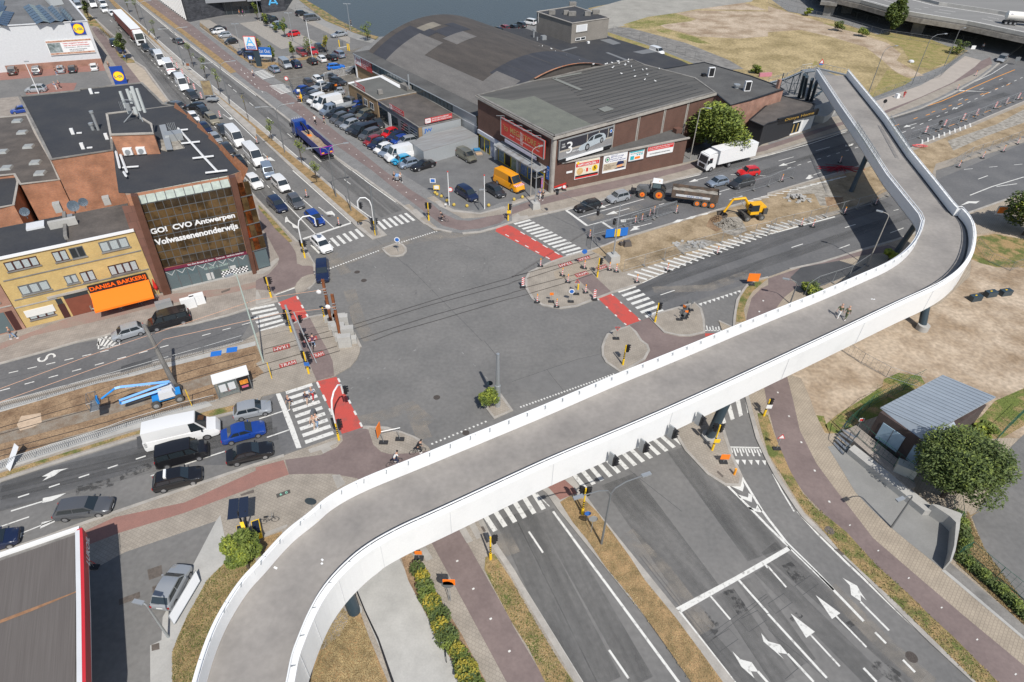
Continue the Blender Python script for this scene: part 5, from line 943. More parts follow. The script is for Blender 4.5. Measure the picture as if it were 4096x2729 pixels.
q=[(7.71,3.1),(14.4,2.95),(7.63,3.86),(14.33,3.73)]
s_=Y_.Q(q[0][0],q[1][0],min(q[0][1],q[1][1])-.1,max(q[2][1],q[3][1]),M.black,'shop_sign',.35,.2)
Y_.text('DANISA BAKKERIJ',q[0][0]+.15,q[1][0]-.15,min(q[0][1],q[1][1])+.02,max(q[2][1],q[3][1])-.12,mat('sign_orange',(.85,.14,.01),.5),.4,s_,bold=.03)
zb_=min(q[0][1],q[1][1])-.1;u0,u1=q[0][0],q[1][0]
aw=AD([Y_.P(u0,zb_,.35),Y_.P(u1,zb_,.35),Y_.P(u1,zb_-1.1,3.0),Y_.P(u0,zb_-1.1,3.0),Y_.P(u0,zb_-1.35,3.0),Y_.P(u1,zb_-1.35,3.0)],[(0,3,2,1),(3,4,5,2)])
aw.B('awning',M.orange_vivid,bk)
Y_.Q(u0+.2,u1-.1,.2,zb_-.2,M.glass,'shop_window',.04,.06)
Y_.Q(u0+.2,u1-.1,.1,.9,mat('bak_red',(.12,.01,.01),.4),'shop_plinth',.07,.06)
for i in range(3):Y_.Q(u0+1.4+i*2.2,u0+1.5+i*2.2,.2,zb_-.2,M.black,'mullion',.08,.06)
def dish(p,z,r,par):
 d_=MB();n=12
 ax=Vector((.5,-.75,.45)).normalized();a=ax.cross(Vector((0,0,1))).normalized();c=a.cross(ax)
 q=Vector((p[0],p[1],z+.9));d_.v.append(tuple(q-ax*.15))
 for i in range(n):t=6.2832*i/n;d_.v.append(tuple(q+a*cos(t)*r+c*sin(t)*r))
 for i in range(n):d_.f.append((0,1+i,1+(i+1)%n));d_.f.append((0,1+(i+1)%n,1+i))
 d_.tube([(p[0],p[1],z),(p[0],p[1],z+.9)],.04,5);d_.tube([tuple(q-ax*.1),tuple(q+ax*.5-c*.3)],.02,4)
 return d_.B('satellite_dish',mat('dishgrey',(.16,.21,.26),.5),par)
dish((-61.37,70.16),9.9,.55,bk);dish((-56.29,72),9.9,.7,bk);dish((-55.61,73.08),9.9,.55,bk)
def rbox(px,z,d_,h_,m,name,par,rz=.5):return BX((px[0],px[1],z+h_/2),(d_[0],d_[1],h_),rz).B(name,m,par)
aY=math.atan2(dY.y,dY.x)
rbox((-59.14,68.17),9.9,(1.9,1.7),.25,M.white_wall,'skylight',bk,aY)
rbox((-55.75,68.42),9.9,(3,.6),.9,M.concrete,'chimney',bk,aY)
rbox((-58.49,72.15),9.9,(.8,.9),1.2,M.concrete,'chimney',bk,aY)
rbox((-53.49,74.52),9.9,(.8,.9),1.0,M.concrete,'chimney',bk,aY)
rbox((-56.54,70.78),9.9,(.9,.7),.2,M.galv,'skylight',bk,aY)
PR([yy(LY*.51,1.0),yy(LY*.535,1.0),yy(LY*.535,8.1),yy(LY*.51,8.1)],9.85,10.35).B('party_wall',M.concrete_dark,bk)
nb=empty('pink_brick_house',(-62.72,59.22),aY,'pinkish brick house with glass shopfront, cut off by the left edge','building')
block(nb,[yy(-9,-.1),yy(-.25,-.1),yy(-.25,8),yy(-9,8)],.1,9.5,BR_PK,M.black_roof)
Nw=Wall(yy(-9,-.1),yy(-.25,-.1),nb)
Nw.Q(4.2,7.6,.3,3.0,M.glass_pale,'shop_window',.05,.08);Nw.Q(7.7,8.4,.2,3.0,M.frame_brown,'door',.05,.08)
for z_ in(3.6,6.6):Nw.Q(0,8.7,z_,z_+.15,M.kerb,'band',.06,.1)
Nw.window(5.5,7.8,4.4,5.9,2,M.frame_brown,M.glass,None)
ld=empty('supermarket',(-106,166.7),ang((-131.5,165.5),(-108.4,171.3)),'white supermarket hall with yellow and blue logo square and solar roof','building')
la,lb=(-124,161.8),(-106.9,168.7)
L_=Wall(la,lb,ld)
k('lidl_wall',(.62,.63,.64),.55,col2=(.56,.57,.58),scale=2.5,stretch=(0,1,.05))
ldir=L_.d;ln=L_.n
def lxy(u,v):q=Vector(la)+ldir*u-ln*v;return(q.x,q.y)
HL=10.3
block(ld,PL('-141.3 153.9 -124 161.8 -106.9 168.7 -118.4 184.1 -124.1 191.7 -143.7 218.2 -172.9 195'),.1,HL,M.lidl_wall,mat('lidl_roof',(.19,.19,.19),.85,col2=(.13,.13,.13),scale=.15,fine=.1),M.white_wall,.5,.15)
L_.Q(-60,L_.L,.0,1.6,BR_PK,'brick_plinth',.12,.15)
def lidl_logo(wall,u,z,s,par,o=.2):
 wall.Q(u,u+s,z,z+s,mat('lidlblue',(.01,.06,.32),.5),'logo_square',o,.12,par)
 for r,m_,oo in((.45,M.red,.012),(.42,mat('lidlyellow',(.9,.68,.02),.5),.02)):
  n=28;c=(u+s/2,z+s/2)
  b=AD([wall.P(c[0]+r*s*cos(6.2832*i/n),c[1]+r*s*sin(6.2832*i/n),o+oo)for i in range(n)],[tuple(range(n))]);b.B('logo_disc',m_,par)
 b=mat('lidlink',(.01,.04,.25),.5)
 wall.text('L',u+s*.15,u+s*.32,z+s*.38,z+s*.60,b,o+.035,par,bold=.03);wall.text('DL',u+s*.52,u+s*.86,z+s*.38,z+s*.60,b,o+.035,par,bold=.03)
 c=(u+s*.43,z+s*.49);b2=AD([wall.P(c[0]-s*.05,c[1],o+.04),wall.P(c[0],c[1]-s*.09,o+.04),wall.P(c[0]+s*.05,c[1],o+.04),wall.P(c[0],c[1]+s*.09,o+.04)],[(0,1,2,3)]);b2.B('logo_mark',M.red,par)
qq=[(14.73,7.45),(15.09,10.02),(17.34,7.39),(8.13,6.54),(18.4,6.31),(7.87,3.15),(17.88,3.15)]
lidl_logo(L_,qq[0][0],qq[0][1],qq[2][0]-qq[0][0],ld)
bu0,bu1,bz0,bz1=qq[5][0],qq[6][0],qq[5][1],qq[3][1]
bn=L_.Q(bu0,bu1,bz0,bz1,M.white,'banner',.25,.15)
L_.Q(bu0+.2,bu0+(bu1-bu0)*.3,bz0+.6,bz1-.6,mat('photo_dark',(.1,.13,.13),.6,col2=(.4,.45,.45),scale=1.2),'banner_picture',.27,.01,bn)
for z_ in(bz0+.1,bz1-.5):L_.Q(bu0+.1,bu1-.1,z_,z_+.4,mat('photo_strip',(.35,.12,.07),.6,col2=(.6,.42,.3),scale=2.0),'banner_border',.265,.01,bn)
hh=(bz1-bz0);uu=bu1-bu0
L_.text('Niets vergeten? Schenk een',bu0+uu*.36,bu0+uu*.9,bz0+hh*.68,bz0+hh*.80,M.red,.28,bn);L_.text('deel van jouw boodschappen',bu0+uu*.36,bu0+uu*.92,bz0+hh*.53,bz0+hh*.65,M.red,.28,bn)
L_.text('4 30/voedselpakket - BE89 0018 6152 5885',bu0+uu*.36,bu0+uu*.92,bz0+hh*.42,bz0+hh*.49,M.frame_grey,.28,bn);L_.text('zoek van lokale alleenstaande\nmoeder in armoede blij',bu0+uu*.45,bu0+uu*.84,bz0+hh*.16,bz0+hh*.36,M.frame_grey,.28,bn)
pv=mat('solar_cell',(.05,.07,.11),.12,.3)
pvb=MB()
arr=[([(x_*1.0,y_*1.0)for x_,y_ in()])]
rows=[([(-130.3,181.1),(-116.1,163.4)],[(-127.7,182.7),(-113,164.8)]),([(-128.1,182),(-113.4,164.2)],[(-123.9,181.1),(-111.1,166.1)]),([(-123.9,181.1),(-111.6,166)],[(-121.2,181.4),(-110.2,167.3)]),([(-120.9,180.8),(-109.6,166.8)],[(-119,181),(-109.3,168.3)]),([(-132,172.1),(-126.1,160.8)],[(-128.9,175.5),(-121.7,161.2)]),([(-136.6,179.1),(-132.7,172.1)],[(-135,181.9),(-129.8,171.8)]),([(-140.9,186.7),(-137.4,180.3)],[(-139.6,188.2),(-134.4,179.4)])]
for(a,c)in rows:
 a0,a1=a;c0,c1=c;n=7
 for i in range(n):
  p0,p1=lerp(a0,a1,i/n),lerp(a0,a1,(i+.9)/n);q0,q1=lerp(c0,c1,i/n),lerp(c0,c1,(i+.9)/n)
  mm=lerp(p0,q0,.5);m2=lerp(p1,q1,.5)
  AD([(*p0,10.5),(*mm,11.1),(*m2,11.1),(*p1,10.5)],[(0,3,2,1)]).B('solar_panel',pv,ld)
  AD([(*mm,11.1),(*lerp(p0,q0,.97),10.5),(*lerp(p1,q1,.97),10.5),(*m2,11.1)],[(0,3,2,1)]).B('solar_panel',pv,ld)
bv=MB();e0,e1=(-136.9,198.6),(-124.1,183);dd=Vector(V2(e0,e1));wv=Vector(V2((-126.2,182.8),(-124.3,185.6)))
for i in range(7):
 t=math.pi*i/6;off=wv*(.5-.5*cos(t));z_=10.4+2.2*sin(t)
 bv.v+=[(e0[0]+off.x,e0[1]+off.y,z_),(e1[0]+off.x,e1[1]+off.y,z_)]
for i in range(6):bv.f.append((2*i,2*i+1,2*i+3,2*i+2))
bv.f.append((1,3,5,7,9,11,13));bv.B('barrel_skylight',mat('poly',(.45,.47,.47),.35),ld,smooth=True)
b_=(-96.2,153.3)
tp=empty('supermarket_pylon',b_,ang((-131.5,165.5),(-108.4,171.3)),'square blue supermarket pylon sign with yellow disc by the car park','sign')
pw=Wall((-95.9,153),(-93.4,154),tp);
PR([pw.P(0,0)[:2],pw.P(pw.L,0)[:2],pw.P(pw.L,0,-.4)[:2],pw.P(0,0,-.4)[:2]],.1,4.1).B('body',MC['lidlblue'],tp)
lidl_logo(pw,.1,.7,pw.L-.2,tp,.06)
ah=empty('arch_hall',(-40,162.6),ang((-40.2,162.9),(-7.7,121.8)),'long warehouse with huge barrel roof of patched grey felt','building')
a0,a1=(-40.2,162.9),(-7.7,121.6)
dh=Vector(V2(a0,a1)).normalized();nh=Vector((-dh.y,dh.x));Lh=dist(a0,a1)
def hx(u,v):q=Vector(a0)+dh*u+nh*v;return(q.x,q.y)
PR([hx(0,.2),hx(Lh+0,.2),hx(Lh,42.5),hx(-2,42.5)],.0,5.7).B('wall',BR_TN,ah)
PR([hx(-.6,-.3),hx(Lh,-.3),hx(Lh,4.2),hx(-.6,4.2)],5.7,5.85).B('gutter_roof',M.grey_roof,ah)
def barrel(name,u0,u1,t0,t1,m_,dz=.0,n=20,v0=3.4,v1=41.5,zb=5.75,zt=11.8):
 b=MB();w_=(v1-v0)/2;h_=zt-zb;Rr=(w_*w_+h_*h_)/(2*h_);th=math.asin(w_/Rr)
 for i in range(n+1):
  a=-th+2*th*(t0+(t1-t0)*i/n);v=v0+w_+(Rr+dz)*sin(a);z=zb+h_-Rr+(Rr+dz)*cos(a)
  p,q=hx(u0,v),hx(u1,v);b.v+=[(*p,z),(*q,z)]
 for i in range(n):b.f.append((2*i,2*i+1,2*i+3,2*i+2))
 if dz==0:
  b.f.append(tuple(2*i for i in range(n+1))[::-1]);b.f.append(tuple(2*i+1 for i in range(n+1)))
 o_=b.B(name,m_,ah,smooth=True);return o_
rl=lambda nm,c1,c2:mat(nm,c1,.85,col2=c2,scale=.5,stretch=(R(-51.6),.25,1.2),fine=.12,thr=(.35,.65))
Gd=rl('felt_dark',(.085,.073,.064),(.06,.053,.048));Gl=rl('felt_light',(.165,.155,.145),(.125,.118,.112));Gb=rl('felt_blue',(.05,.052,.062),(.036,.038,.046));Gt=rl('felt_tan',(.24,.215,.17),(.19,.17,.14))
barrel('roof',.5,Lh+.3,0,1,Gd,0)
for(u0,u1,t0,t1,m_)in((3,9.5,.0,.30,Gb),(9.5,47,.0,.135,Gl),(9.5,20,.13,.27,Gl),(43,51,.0,.23,Gl),(42,52.5,.2,.78,Gb),(6,10,.30,.42,Gt),(12,18,.33,.50,Gb),(9.6,13.5,.27,.34,Gb),(18,24,.3,.44,Gl),(10,17,.44,.5,Gb),(.5,3,.0,.2,Gd)):
 barrel('roof_patch',u0,u1,t0,t1,m_,.03+.005*(u0%3),8)
barrel('gable_coping',Lh+.3,Lh+.75,.28,.86,BR_OR,.12,14)
HW=Wall(hx(0,-.0),hx(Lh,-.0),ah)
HW.Q(0,8.8,3.2,5.6,mat('jwred',(.5,.06,.06),.5),'advert_board',.12,.1)
HW.Q(.3,3.4,3.5,5.5,M.white,'advert_square',.14,.02)
HW.text('JW',.7,3.0,3.9,5.1,MC['jwred'],.16,bold=.01)
HW.text('AANKOOP ALLE MERKEN\nOOK 4X4, CAMIONETTEN\nSCHADE WAGENS\nOLDTIMERS\n0476 602 509',3.9,8.5,3.35,5.4,M.white,.14)
HW.Q(9,Lh,3.6,3.8,M.white_wall,'sill_beam',.12,.1)
for i in range(30):
 u=9.0+i*(Lh-9.6)/30;HW.Q(u+.12,u+(Lh-9.6)/30-.04,3.85,5.45,M.glass_pale,'pane',.06,.05)
HW.Q(-.2,.1,0,5.7,M.white_wall,'corner_post',.15,.3)
HW.Q(Lh-8.5,Lh-.2,.2,5.5,mat('corrugated',(.42,.44,.45),.5,.2,col2=(.36,.38,.39),scale=3,stretch=(0,6,6)),'sheet_cladding',.1,.1)
TB([(*hx(0,-.35),5.75),(*hx(Lh,-.35),5.75)],.1,6).B('gutter',M.galv,ah)
rr=empty('rear_hall',(11.8,163.6),0,'sprawling low hall with patched black flat roof between arch and tower','building')
block(rr,PL('-4.8 194.7 -2.1 194.7 1.7 195.1 5.2 190.7 13.7 187.9 24.5 188.3 32.4 178.3 40.6 165.9 42.1 162.3 32.3 157.9 28.1 165.6 18 157.9 13.4 164.2 2.8 179 -3.7 186.3'),.0,5,BR_BR,M.black_roof)
for q in(PL('9.4 171.1 15 176.6 15.3 175.8 9.7 170.4'),PL('22.2 171.4 23 171.9 27.3 165.2 26.5 164.7'),PL('29.4 172.8 33.8 175.8 35.6 173.3 31.6 171'),PL('21.9 184 24.8 185.4 27.3 181.1 25 179.3'),PL('34 157.2 37.3 159.6 37.4 158.8 34.1 156.3')):PR(q,5.03,5.07).B('roof_patch',mat('felt_silver',(.17,.175,.18),.7),rr)
vent((4,185.3),5,1.8,.35,par=rr);vent((4.9,181.9),5,.9,.3,par=rr,hood=False)
rbox((6.6,183.2),5,(1.3,1.2),1.0,M.galv,'roof_unit',rr);rbox((18.5,180.3),5,(.6,.6),.5,M.white,'roof_unit',rr)
gt=empty('grey_office_block',(13.8,179.7),ang((13.8,179.7),(24.7,187.9)),'square grey brick block with black roof and five chimneys','building')
gpoly=PL('4.8 192 13.8 179.7 24.2 186.7 15.6 200.3')
block(gt,gpoly,4.9,9.9,BR_GR,M.black_roof,M.kerb,.45,.15)
GW=Wall(gpoly[1],gpoly[2],gt);
GW.window(1.5,5.2,7.6,9.3,1,M.white,M.white_wall,None);GW.window(1.5,4.9,5.5,6.2,2,M.white,M.glass,None)
for i,(px,w_)in enumerate((((8.8,189.4),1.8),((12.7,189.8),1.4),((14.3,188.6),2.0),((18.5,189),1.6),((21,191.2),1.9),((15.2,200.9),2.0))):rbox(px,9.95,(w_,1.0),1.0,M.concrete_dark,'chimney',gt,.1)
TB([(*(5.3,192),5),(*(5.2,190.9),9.8)],.08,6).B('downpipe',M.white,gt)
mg=empty('megastore',(6,101.6),ang((6,101.6),(32.2,114.7)),'brown brick megastore hall with grey roof and large adverts on the corner','building')
mc=(6.1,100.8);mcl=(-7.5,120.1);mcr=(38.1,125.1)
mroof=[mc,mcr]+PL('36.1 133.9 27.1 142.3 25 146.2 14.4 138.3 6.9 132 2.8 129.3 -1.1 125.7')+[mcl]
block(mg,mroof,.0,10.2,BR_BR,mat('ribroof',(.105,.1,.092),.85,col2=(.075,.073,.068),scale=.5,stretch=(ang(mc,mcr),.06,1.2),fine=.1,thr=(.38,.6)),M.concrete_dark,.5,.1)
PR(PL('-7.3 119.9 -1 117.6 3.1 120.3 12.8 106.1 6.3 101.3'),10.24,10.29).B('roof_patch',mat('moss',(.165,.17,.14),.85,col2=(.13,.135,.115),scale=.4,fine=.1),mg)
b=MB()
for i in range(17):
 t=i/16;a=lerp((7.5,131.4),(15,107.1),t);c=lerp((24.9,145.4),(37.5,124.9),t);b.strip([lerp(a,c,.02),lerp(a,c,.97)],.14,10.31)
b.B('roof_seam',M.asphalt_dark,mg)
b=MB();b.strip([(7.1,131.3),(12.2,124.4)],.9,10.32);b.strip([(7.1,131.3),(13.1,135.4)],.8,10.32);b.sheet(PL('14.5 114 16.2 115.5 17.5 114 15.5 112.4'),10.325);b.B('roof_repair',mat('felt_pale',(.2,.205,.185),.8),mg)
SWm=Wall(mc,mcr,mg);FWm=Wall(mcl,mc,mg)
SWm.Q(-.3,SWm.L+.3,9.7,10.15,M.kerb,'roof_edge',.35,.4);FWm.Q(-.3,FWm.L+.3,9.7,10.15,M.kerb,'roof_edge',.35,.4)
SWm.Q(-.02,.55,0,9.7,M.kerb,'corner_pillar',.12,.3);FWm.Q(FWm.L-.5,FWm.L,0,9.7,M.kerb,'corner_pillar',.12,.3)
for u,z in[(13.33,8.73),(19.61,8.81),(26.33,9.08),(32.67,9.29)]:SWm.Q(u-.12,u+.12,3,9.7,M.kerb,'pilaster',.1,.15);SWm.Q(u+.25,u+.4,3,9.7,M.kerb,'downpipe',.12,.1)
q=[(1.06,9.18),(13.09,9.45),(.94,6.31),(13.26,5.91)]
au0,au1,az0,az1=q[2][0],q[1][0],(q[2][1]+q[3][1])/2,(q[0][1]+q[1][1])/2
ad=empty('car_billboard',SWm.P(au0,az0,.3),mg.rotation_euler.z,'wide grey billboard of a silver saloon car on the brick wall, big white 3','billboard')
SW2=Wall(mc,mcr,ad)
SW2.Q(au0,au1,az0,az1,mat('ad_road',(.2,.2,.21),.5,col2=(.3,.29,.28),scale=.4),'poster',.45,.35)
SW2.Q(au0+.1,au1-.1,az0+(az1-az0)*.45,az1-.1,mat('ad_dark',(.035,.035,.045),.5),'poster_top',.46,.01)
SW2.Q(au0+.1,au1-.1,az0+(az1-az0)*.36,az0+(az1-az0)*.45,mat('ad_sand',(.42,.38,.32),.5),'poster_band',.46,.01)
for uu_ in(.5,.72,.9):SW2.Q(au0+(au1-au0)*uu_,au0+(au1-au0)*uu_+.15,az0+(az1-az0)*.45,az1-.15,MC['ad_sand'],'poster_column',.465,.01)
dw=au1-au0;dhh=az1-az0
car_o=[(.36,.20),(.36,.34),(.4,.44),(.5,.52),(.56,.72),(.62,.80),(.73,.84),(.82,.76),(.86,.62),(.87,.42),(.85,.34),(.6,.22),(.45,.14),(.38,.14)]
b=AD([SW2.P(au0+dw*x,az0+dhh*y,.47)for x,y in car_o],[tuple(range(len(car_o)))]);b.B('poster_car',mat('ad_car',(.42,.47,.5),.4),ad)
for pts in([(.52,.54),(.575,.72),(.63,.77),(.61,.55)],[(.64,.56),(.65,.76),(.73,.79),(.8,.68),(.79,.60)]):AD([SW2.P(au0+dw*x,az0+dhh*y,.475)for x,y in pts],[tuple(range(len(pts)))[::-1]]).B('poster_window',M.glass,ad)
for cx2,cy2,r2 in((.52,.24,.085),(.79,.40,.065)):
 n=18;AD([SW2.P(au0+dw*cx2+r2*dw*.5*cos(6.2832*i/n),az0+dhh*cy2+r2*dw*.62*sin(6.2832*i/n),.478)for i in range(n)],[tuple(range(n))]).B('poster_wheel',M.black,ad)
 AD([SW2.P(au0+dw*cx2+r2*dw*.3*cos(6.2832*i/n),az0+dhh*cy2+r2*dw*.38*sin(6.2832*i/n),.482)for i in range(n)],[tuple(range(n))]).B('poster_rim',M.galv,ad)
SW2.text('THE\nNEW',au0+dw*.04,au0+dw*.11,az0+dhh*.58,az0+dhh*.80,M.white,.48,ad);SW2.text('3',au0+dw*.13,au0+dw*.235,az0+dhh*.2,az0+dhh*.82,M.white,.48,ad,bold=.0);SW2.text('BERLINE.',au0+dw*.24,au0+dw*.38,az0+dhh*.2,az0+dhh*.28,M.white,.48,ad)
n=14
for r2,m_ in((.32,M.white),(.24,M.blue_sign)):AD([SW2.P(au1-.5+r2*cos(6.2832*i/n),az1-.75+r2*1.1*sin(6.2832*i/n),.48+.01*(m_==M.blue_sign))for i in range(n)],[tuple(range(n))]).B('emblem',m_,ad)
SW2.Q(au0+dw*.12,au1-dw*.18,az0-.5,az0-.02,M.white,'skirt',.7,.08);SW2.Q(au0,au1,az0-.6,az0-.05,M.black,'walkway',.5,.3)
for z_ in(az0,az1):SW2.Q(au0-.08,au1+.08,z_-.07,z_+.07,M.galv,'frame_bar',.52,.12)
for u in(au0,au1):SW2.Q(u-.07,u+.07,az0,az1,M.galv,'frame_bar',.525,.12)
q=[(9.27,8.75),(22.28,9.42),(9.32,5.81),(22.29,6.16)]
fu0,fu1,fz0,fz1=(q[0][0]+q[2][0])/2,(q[1][0]+q[3][0])/2,(q[2][1]+q[3][1])/2,(q[0][1]+q[1][1])/2
rd=empty('megastore_billboard',FWm.P(fu0,fz0,.8),mg.rotation_euler.z,'faded red billboard with gold megastore lettering and white stain','billboard')
FW2=Wall(mcl,mc,rd)
FW2.Q(fu0,fu1,fz0,fz1,mat('ad_red',(.56,.05,.035),.5,var=.05),'poster',.9,.3)
gold=mat('gold',(.55,.35,.12),.5);fw_=fu1-fu0;fh=fz1-fz0
FW2.text('MEGASTORE 3',fu0+fw_*.23,fu1-fw_*.09,fz0+fh*.42,fz0+fh*.74,gold,.92,rd)
FW2.text('DRANK  -  STOCKS  -  LEVENSMIDDELEN  -  TABAK',fu0+fw_*.23,fu1-fw_*.09,fz0+fh*.25,fz0+fh*.32,M.white,.92,rd)
FW2.Q(0,0,0,0,mat('stain',(.6,.52,.48),.6,col2=(.55,.1,.08),scale=1.5,thr=(.4,.6)),'stain',.93,.01,quad=[(fu0+fw_*.47,fz0+fh*.1),(fu0+fw_*.53,fz0+fh*.08),(fu0+fw_*.54,fz0+fh*.75),(fu0+fw_*.46,fz0+fh*.78)])
c0=(fu0+fw_*.1,fz0+fh*.5)
for(x0,y0,x1,y1)in((-.05,.18,-.02,.18),(-.02,.18,.0,-.1),(.0,-.1,.06,-.1),(-.012,.1,.075,.1),(.075,.1,.06,-.1),(-.006,0,.068,0)):
 d_=Vector((fw_*(x1-x0),fh*(y1-y0)));nn=Vector((-d_.y,d_.x)).normalized()*.05
 pts=[(c0[0]+fw_*x0+nn.x,c0[1]+fh*y0+nn.y),(c0[0]+fw_*x0-nn.x,c0[1]+fh*y0-nn.y),(c0[0]+fw_*x1-nn.x,c0[1]+fh*y1-nn.y),(c0[0]+fw_*x1+nn.x,c0[1]+fh*y1+nn.y)]
 AD([FW2.P(*p,.93)for p in pts],[(0,1,2,3)]).B('cart_mark',gold,rd)
FW2.Q(fu0+fw_*.13,fu1-fw_*.13,fz0-.75,fz0-.15,mat('lilac',(.55,.55,.66),.6),'skirt',1.2,.06)
for z_ in(fz0,fz1):FW2.Q(fu0-.1,fu1+.1,z_-.08,z_+.08,M.galv,'frame_bar',.98,.15)
for u in(fu0,fu1):FW2.Q(u-.08,u+.08,fz0,fz1,M.galv,'frame_bar',.985,.15)
for i in range(5):
 u=fu0+fw_*(.08+i*.21);TB([FW2.P(u,fz1,.9),FW2.P(u,fz1+.6,.9),FW2.P(u-.9,fz1+.55,2.0)],.035,5).B('lamp_arm',M.galv,rd)
zc=3.9
SF=FWm
AD([SF.P(8.5,4.35,.0),SF.P(SF.L-1.2,4.35,.0),SF.P(SF.L-1.2,4.0,2.0),SF.P(8.5,4.0,2.0),SF.P(8.5,3.75,2.0),SF.P(SF.L-1.2,3.75,2.0)],[(0,3,2,1),(3,4,5,2)]).B('canopy',mat('canopy',(.2,.185,.17),.8,col2=(.33,.35,.37),scale=.7),mg)
SF.Q(.2,SF.L-1.8,3.2,3.9,mat('fascia_lilac',(.5,.52,.58),.6),'fascia',.3,.3)
yw_=mat('yframe',(.8,.6,.02),.5)
cols_=[mat('poster%d'%i,c,.5,col2=c2,scale=1.5)for i,(c,c2)in enumerate((((.12,.18,.2),(.3,.35,.36)),((.25,.3,.12),(.4,.42,.4)),((.05,.15,.4),(.35,.4,.5)),((.04,.12,.3),(.15,.3,.5))))]
bays_=[(.5,2.3,'g'),(2.5,4.3,'g'),(4.6,6.4,'l'),(7.6,9.6,0),(9.8,11.8,'d'),(12,14.2,1),(15,17.3,2),(17.5,19.8,3),(20,22.4,3)]
sc_=(SF.L-1.5)/23.0
for u0,u1,kk in bays_:
 u0*=sc_;u1*=sc_
 m_=M.glass if kk=='g' else M.black if kk=='d' else mat('lilac_panel',(.35,.38,.48),.6)if kk=='l' else cols_[kk]
 SF.Q(u0-.1,u1+.1,.1,3.1,yw_ if kk!='l' else m_,'shop_frame',.04,.06);SF.Q(u0+.05,u1-.05,.25,2.75,m_,'shop_pane',.06,.03)
SF.text('MEGASTORE',7.8*sc_,14*sc_,2.8,3.15,M.frame_brown,.1)
SF.Q(SF.L-1.35,SF.L-.55,2.3,4.6,M.blue_sign,'blue_notice',.1,.06);SF.text('AUTORIJDEN\nOPEN\nALLE\nDAGEN',SF.L-1.25,SF.L-.65,2.7,4.2,M.white,.13)
for u in(6.9,14.6):SF.Q(u*sc_-.25,u*sc_+.25,0,3.2,M.white_wall,'white_pillar',.5,.5)
ax=empty('brick_annex',(6.9,102.1),ang((6.9,102.1),(31.8,114.9)),'low brown brick annex carrying four poster boards along the pavement','building')
xa,xb=(8,102.4),(31.8,114.8)
X_=Wall(xa,xb,ax);dx_=X_.d;nx_=X_.n
apoly=[X_.P(0,0)[:2],X_.P(X_.L,0)[:2]]+[(30.5,120.4),(29,119.1)]+[X_.P(.2,0,-3.0)[:2]]
apoly=[X_.P(0,0)[:2],X_.P(X_.L,0)[:2],X_.P(X_.L-.2,0,-4.6)[:2],X_.P(0,0,-1.9)[:2]]
block(ax,apoly,.0,5.1,BR_BR,M.grey_roof)
X_.Q(-.4,X_.L+.3,4.95,5.2,M.kerb,'roof_edge',.3,.35)
rbox((30.3,117.3),5.15,(1.4,1.1),.8,BR_BR,'chimney',ax)
def board(q,lab,nm='advert_board'):
 us=sorted(p[0]for p in q);u0_,u1_=(us[0]+us[1])/2,(us[2]+us[3])/2;zs=sorted(p[1]for p in q);z0_,z1_=(zs[0]+zs[1])/2,(zs[2]+zs[3])/2
 t=empty(nm,X_.P(u0_,z0_,.1),ax.rotation_euler.z,lab,'billboard');w_=Wall(xa,xb,t)
 w_.Q(u0_,u1_,z0_,z1_,M.white,'board',.14,.12);return t,w_,u0_,u1_,z0_,z1_
t,w_,u0_,u1_,z0_,z1_=board([(2.48,4.81),(7.41,4.87),(2.52,1.39),(7.5,1.5)],'cream pizza lunch deal poster with red banner and yellow 5 disc');W0=u1_-u0_;H0=z1_-z0_
w_.Q(u0_+.1,u1_-.1,z0_+.1,z1_-.1,mat('cream',(.72,.66,.52),.6,var=.06,scale=6),'poster',.15,.01)
w_.Q(u0_+.1,u1_-.1,z0_+H0*.66,z0_+H0*.86,M.red,'red_banner',.16,.01);w_.text('HAPPY LUNCH DEAL !',u0_+W0*.1,u1_-W0*.1,z0_+H0*.69,z0_+H0*.82,M.white,.17,bold=.03)
w_.Q(u0_+.1,u1_-.1,z0_+H0*.03,z0_+H0*.11,M.red,'red_strip',.16,.01);w_.Q(u0_+.1,u1_-.1,z0_+H0*.11,z0_+H0*.2,M.black,'black_strip',.16,.01)
def rdisc(w,cu2,cz,r,m_,nm,o,par):
 n=20;AD([w.P(cu2+r*cos(6.2832*i/n),cz+r*sin(6.2832*i/n),o)for i in range(n)],[tuple(range(n))]).B(nm,m_,par)
rdisc(w_,u0_+W0*.2,z0_+H0*.42,W0*.13,mat('pizza',(.55,.3,.1),.7,col2=(.7,.5,.25),scale=3),'pizza_print',.17,t);rdisc(w_,u0_+W0*.82,z0_+H0*.45,W0*.12,M.yellow,'price_disc',.17,t);rdisc(w_,u0_+W0*.1,z0_+H0*.88,W0*.05,M.yellow,'smiley',.175,t)
w_.text('5',u0_+W0*.76,u0_+W0*.87,z0_+H0*.36,z0_+H0*.56,M.black,.18,bold=.04);w_.text('+',u0_+W0*.36,u0_+W0*.40,z0_+H0*.42,z0_+H0*.47,M.black,.17);w_.text('=',u0_+W0*.60,u0_+W0*.64,z0_+H0*.43,z0_+H0*.47,M.black,.17)
w_.Q(u0_+W0*.46,u0_+W0*.54,z0_+H0*.33,z0_+H0*.53,M.red,'can_print',.17,.01)
t,w_,u0_,u1_,z0_,z1_=board([(8.26,4.96),(13.26,4.95),(8.31,1.5),(13.43,1.55)],'charity poster with green ring emblem and child in blue cap');W0=u1_-u0_;H0=z1_-z0_
w_.Q(u0_+.1,u1_-.1,z0_+.4,z0_+H0*.5,mat('sandprint',(.5,.42,.31),.6,var=.1),'poster_photo',.15,.01)
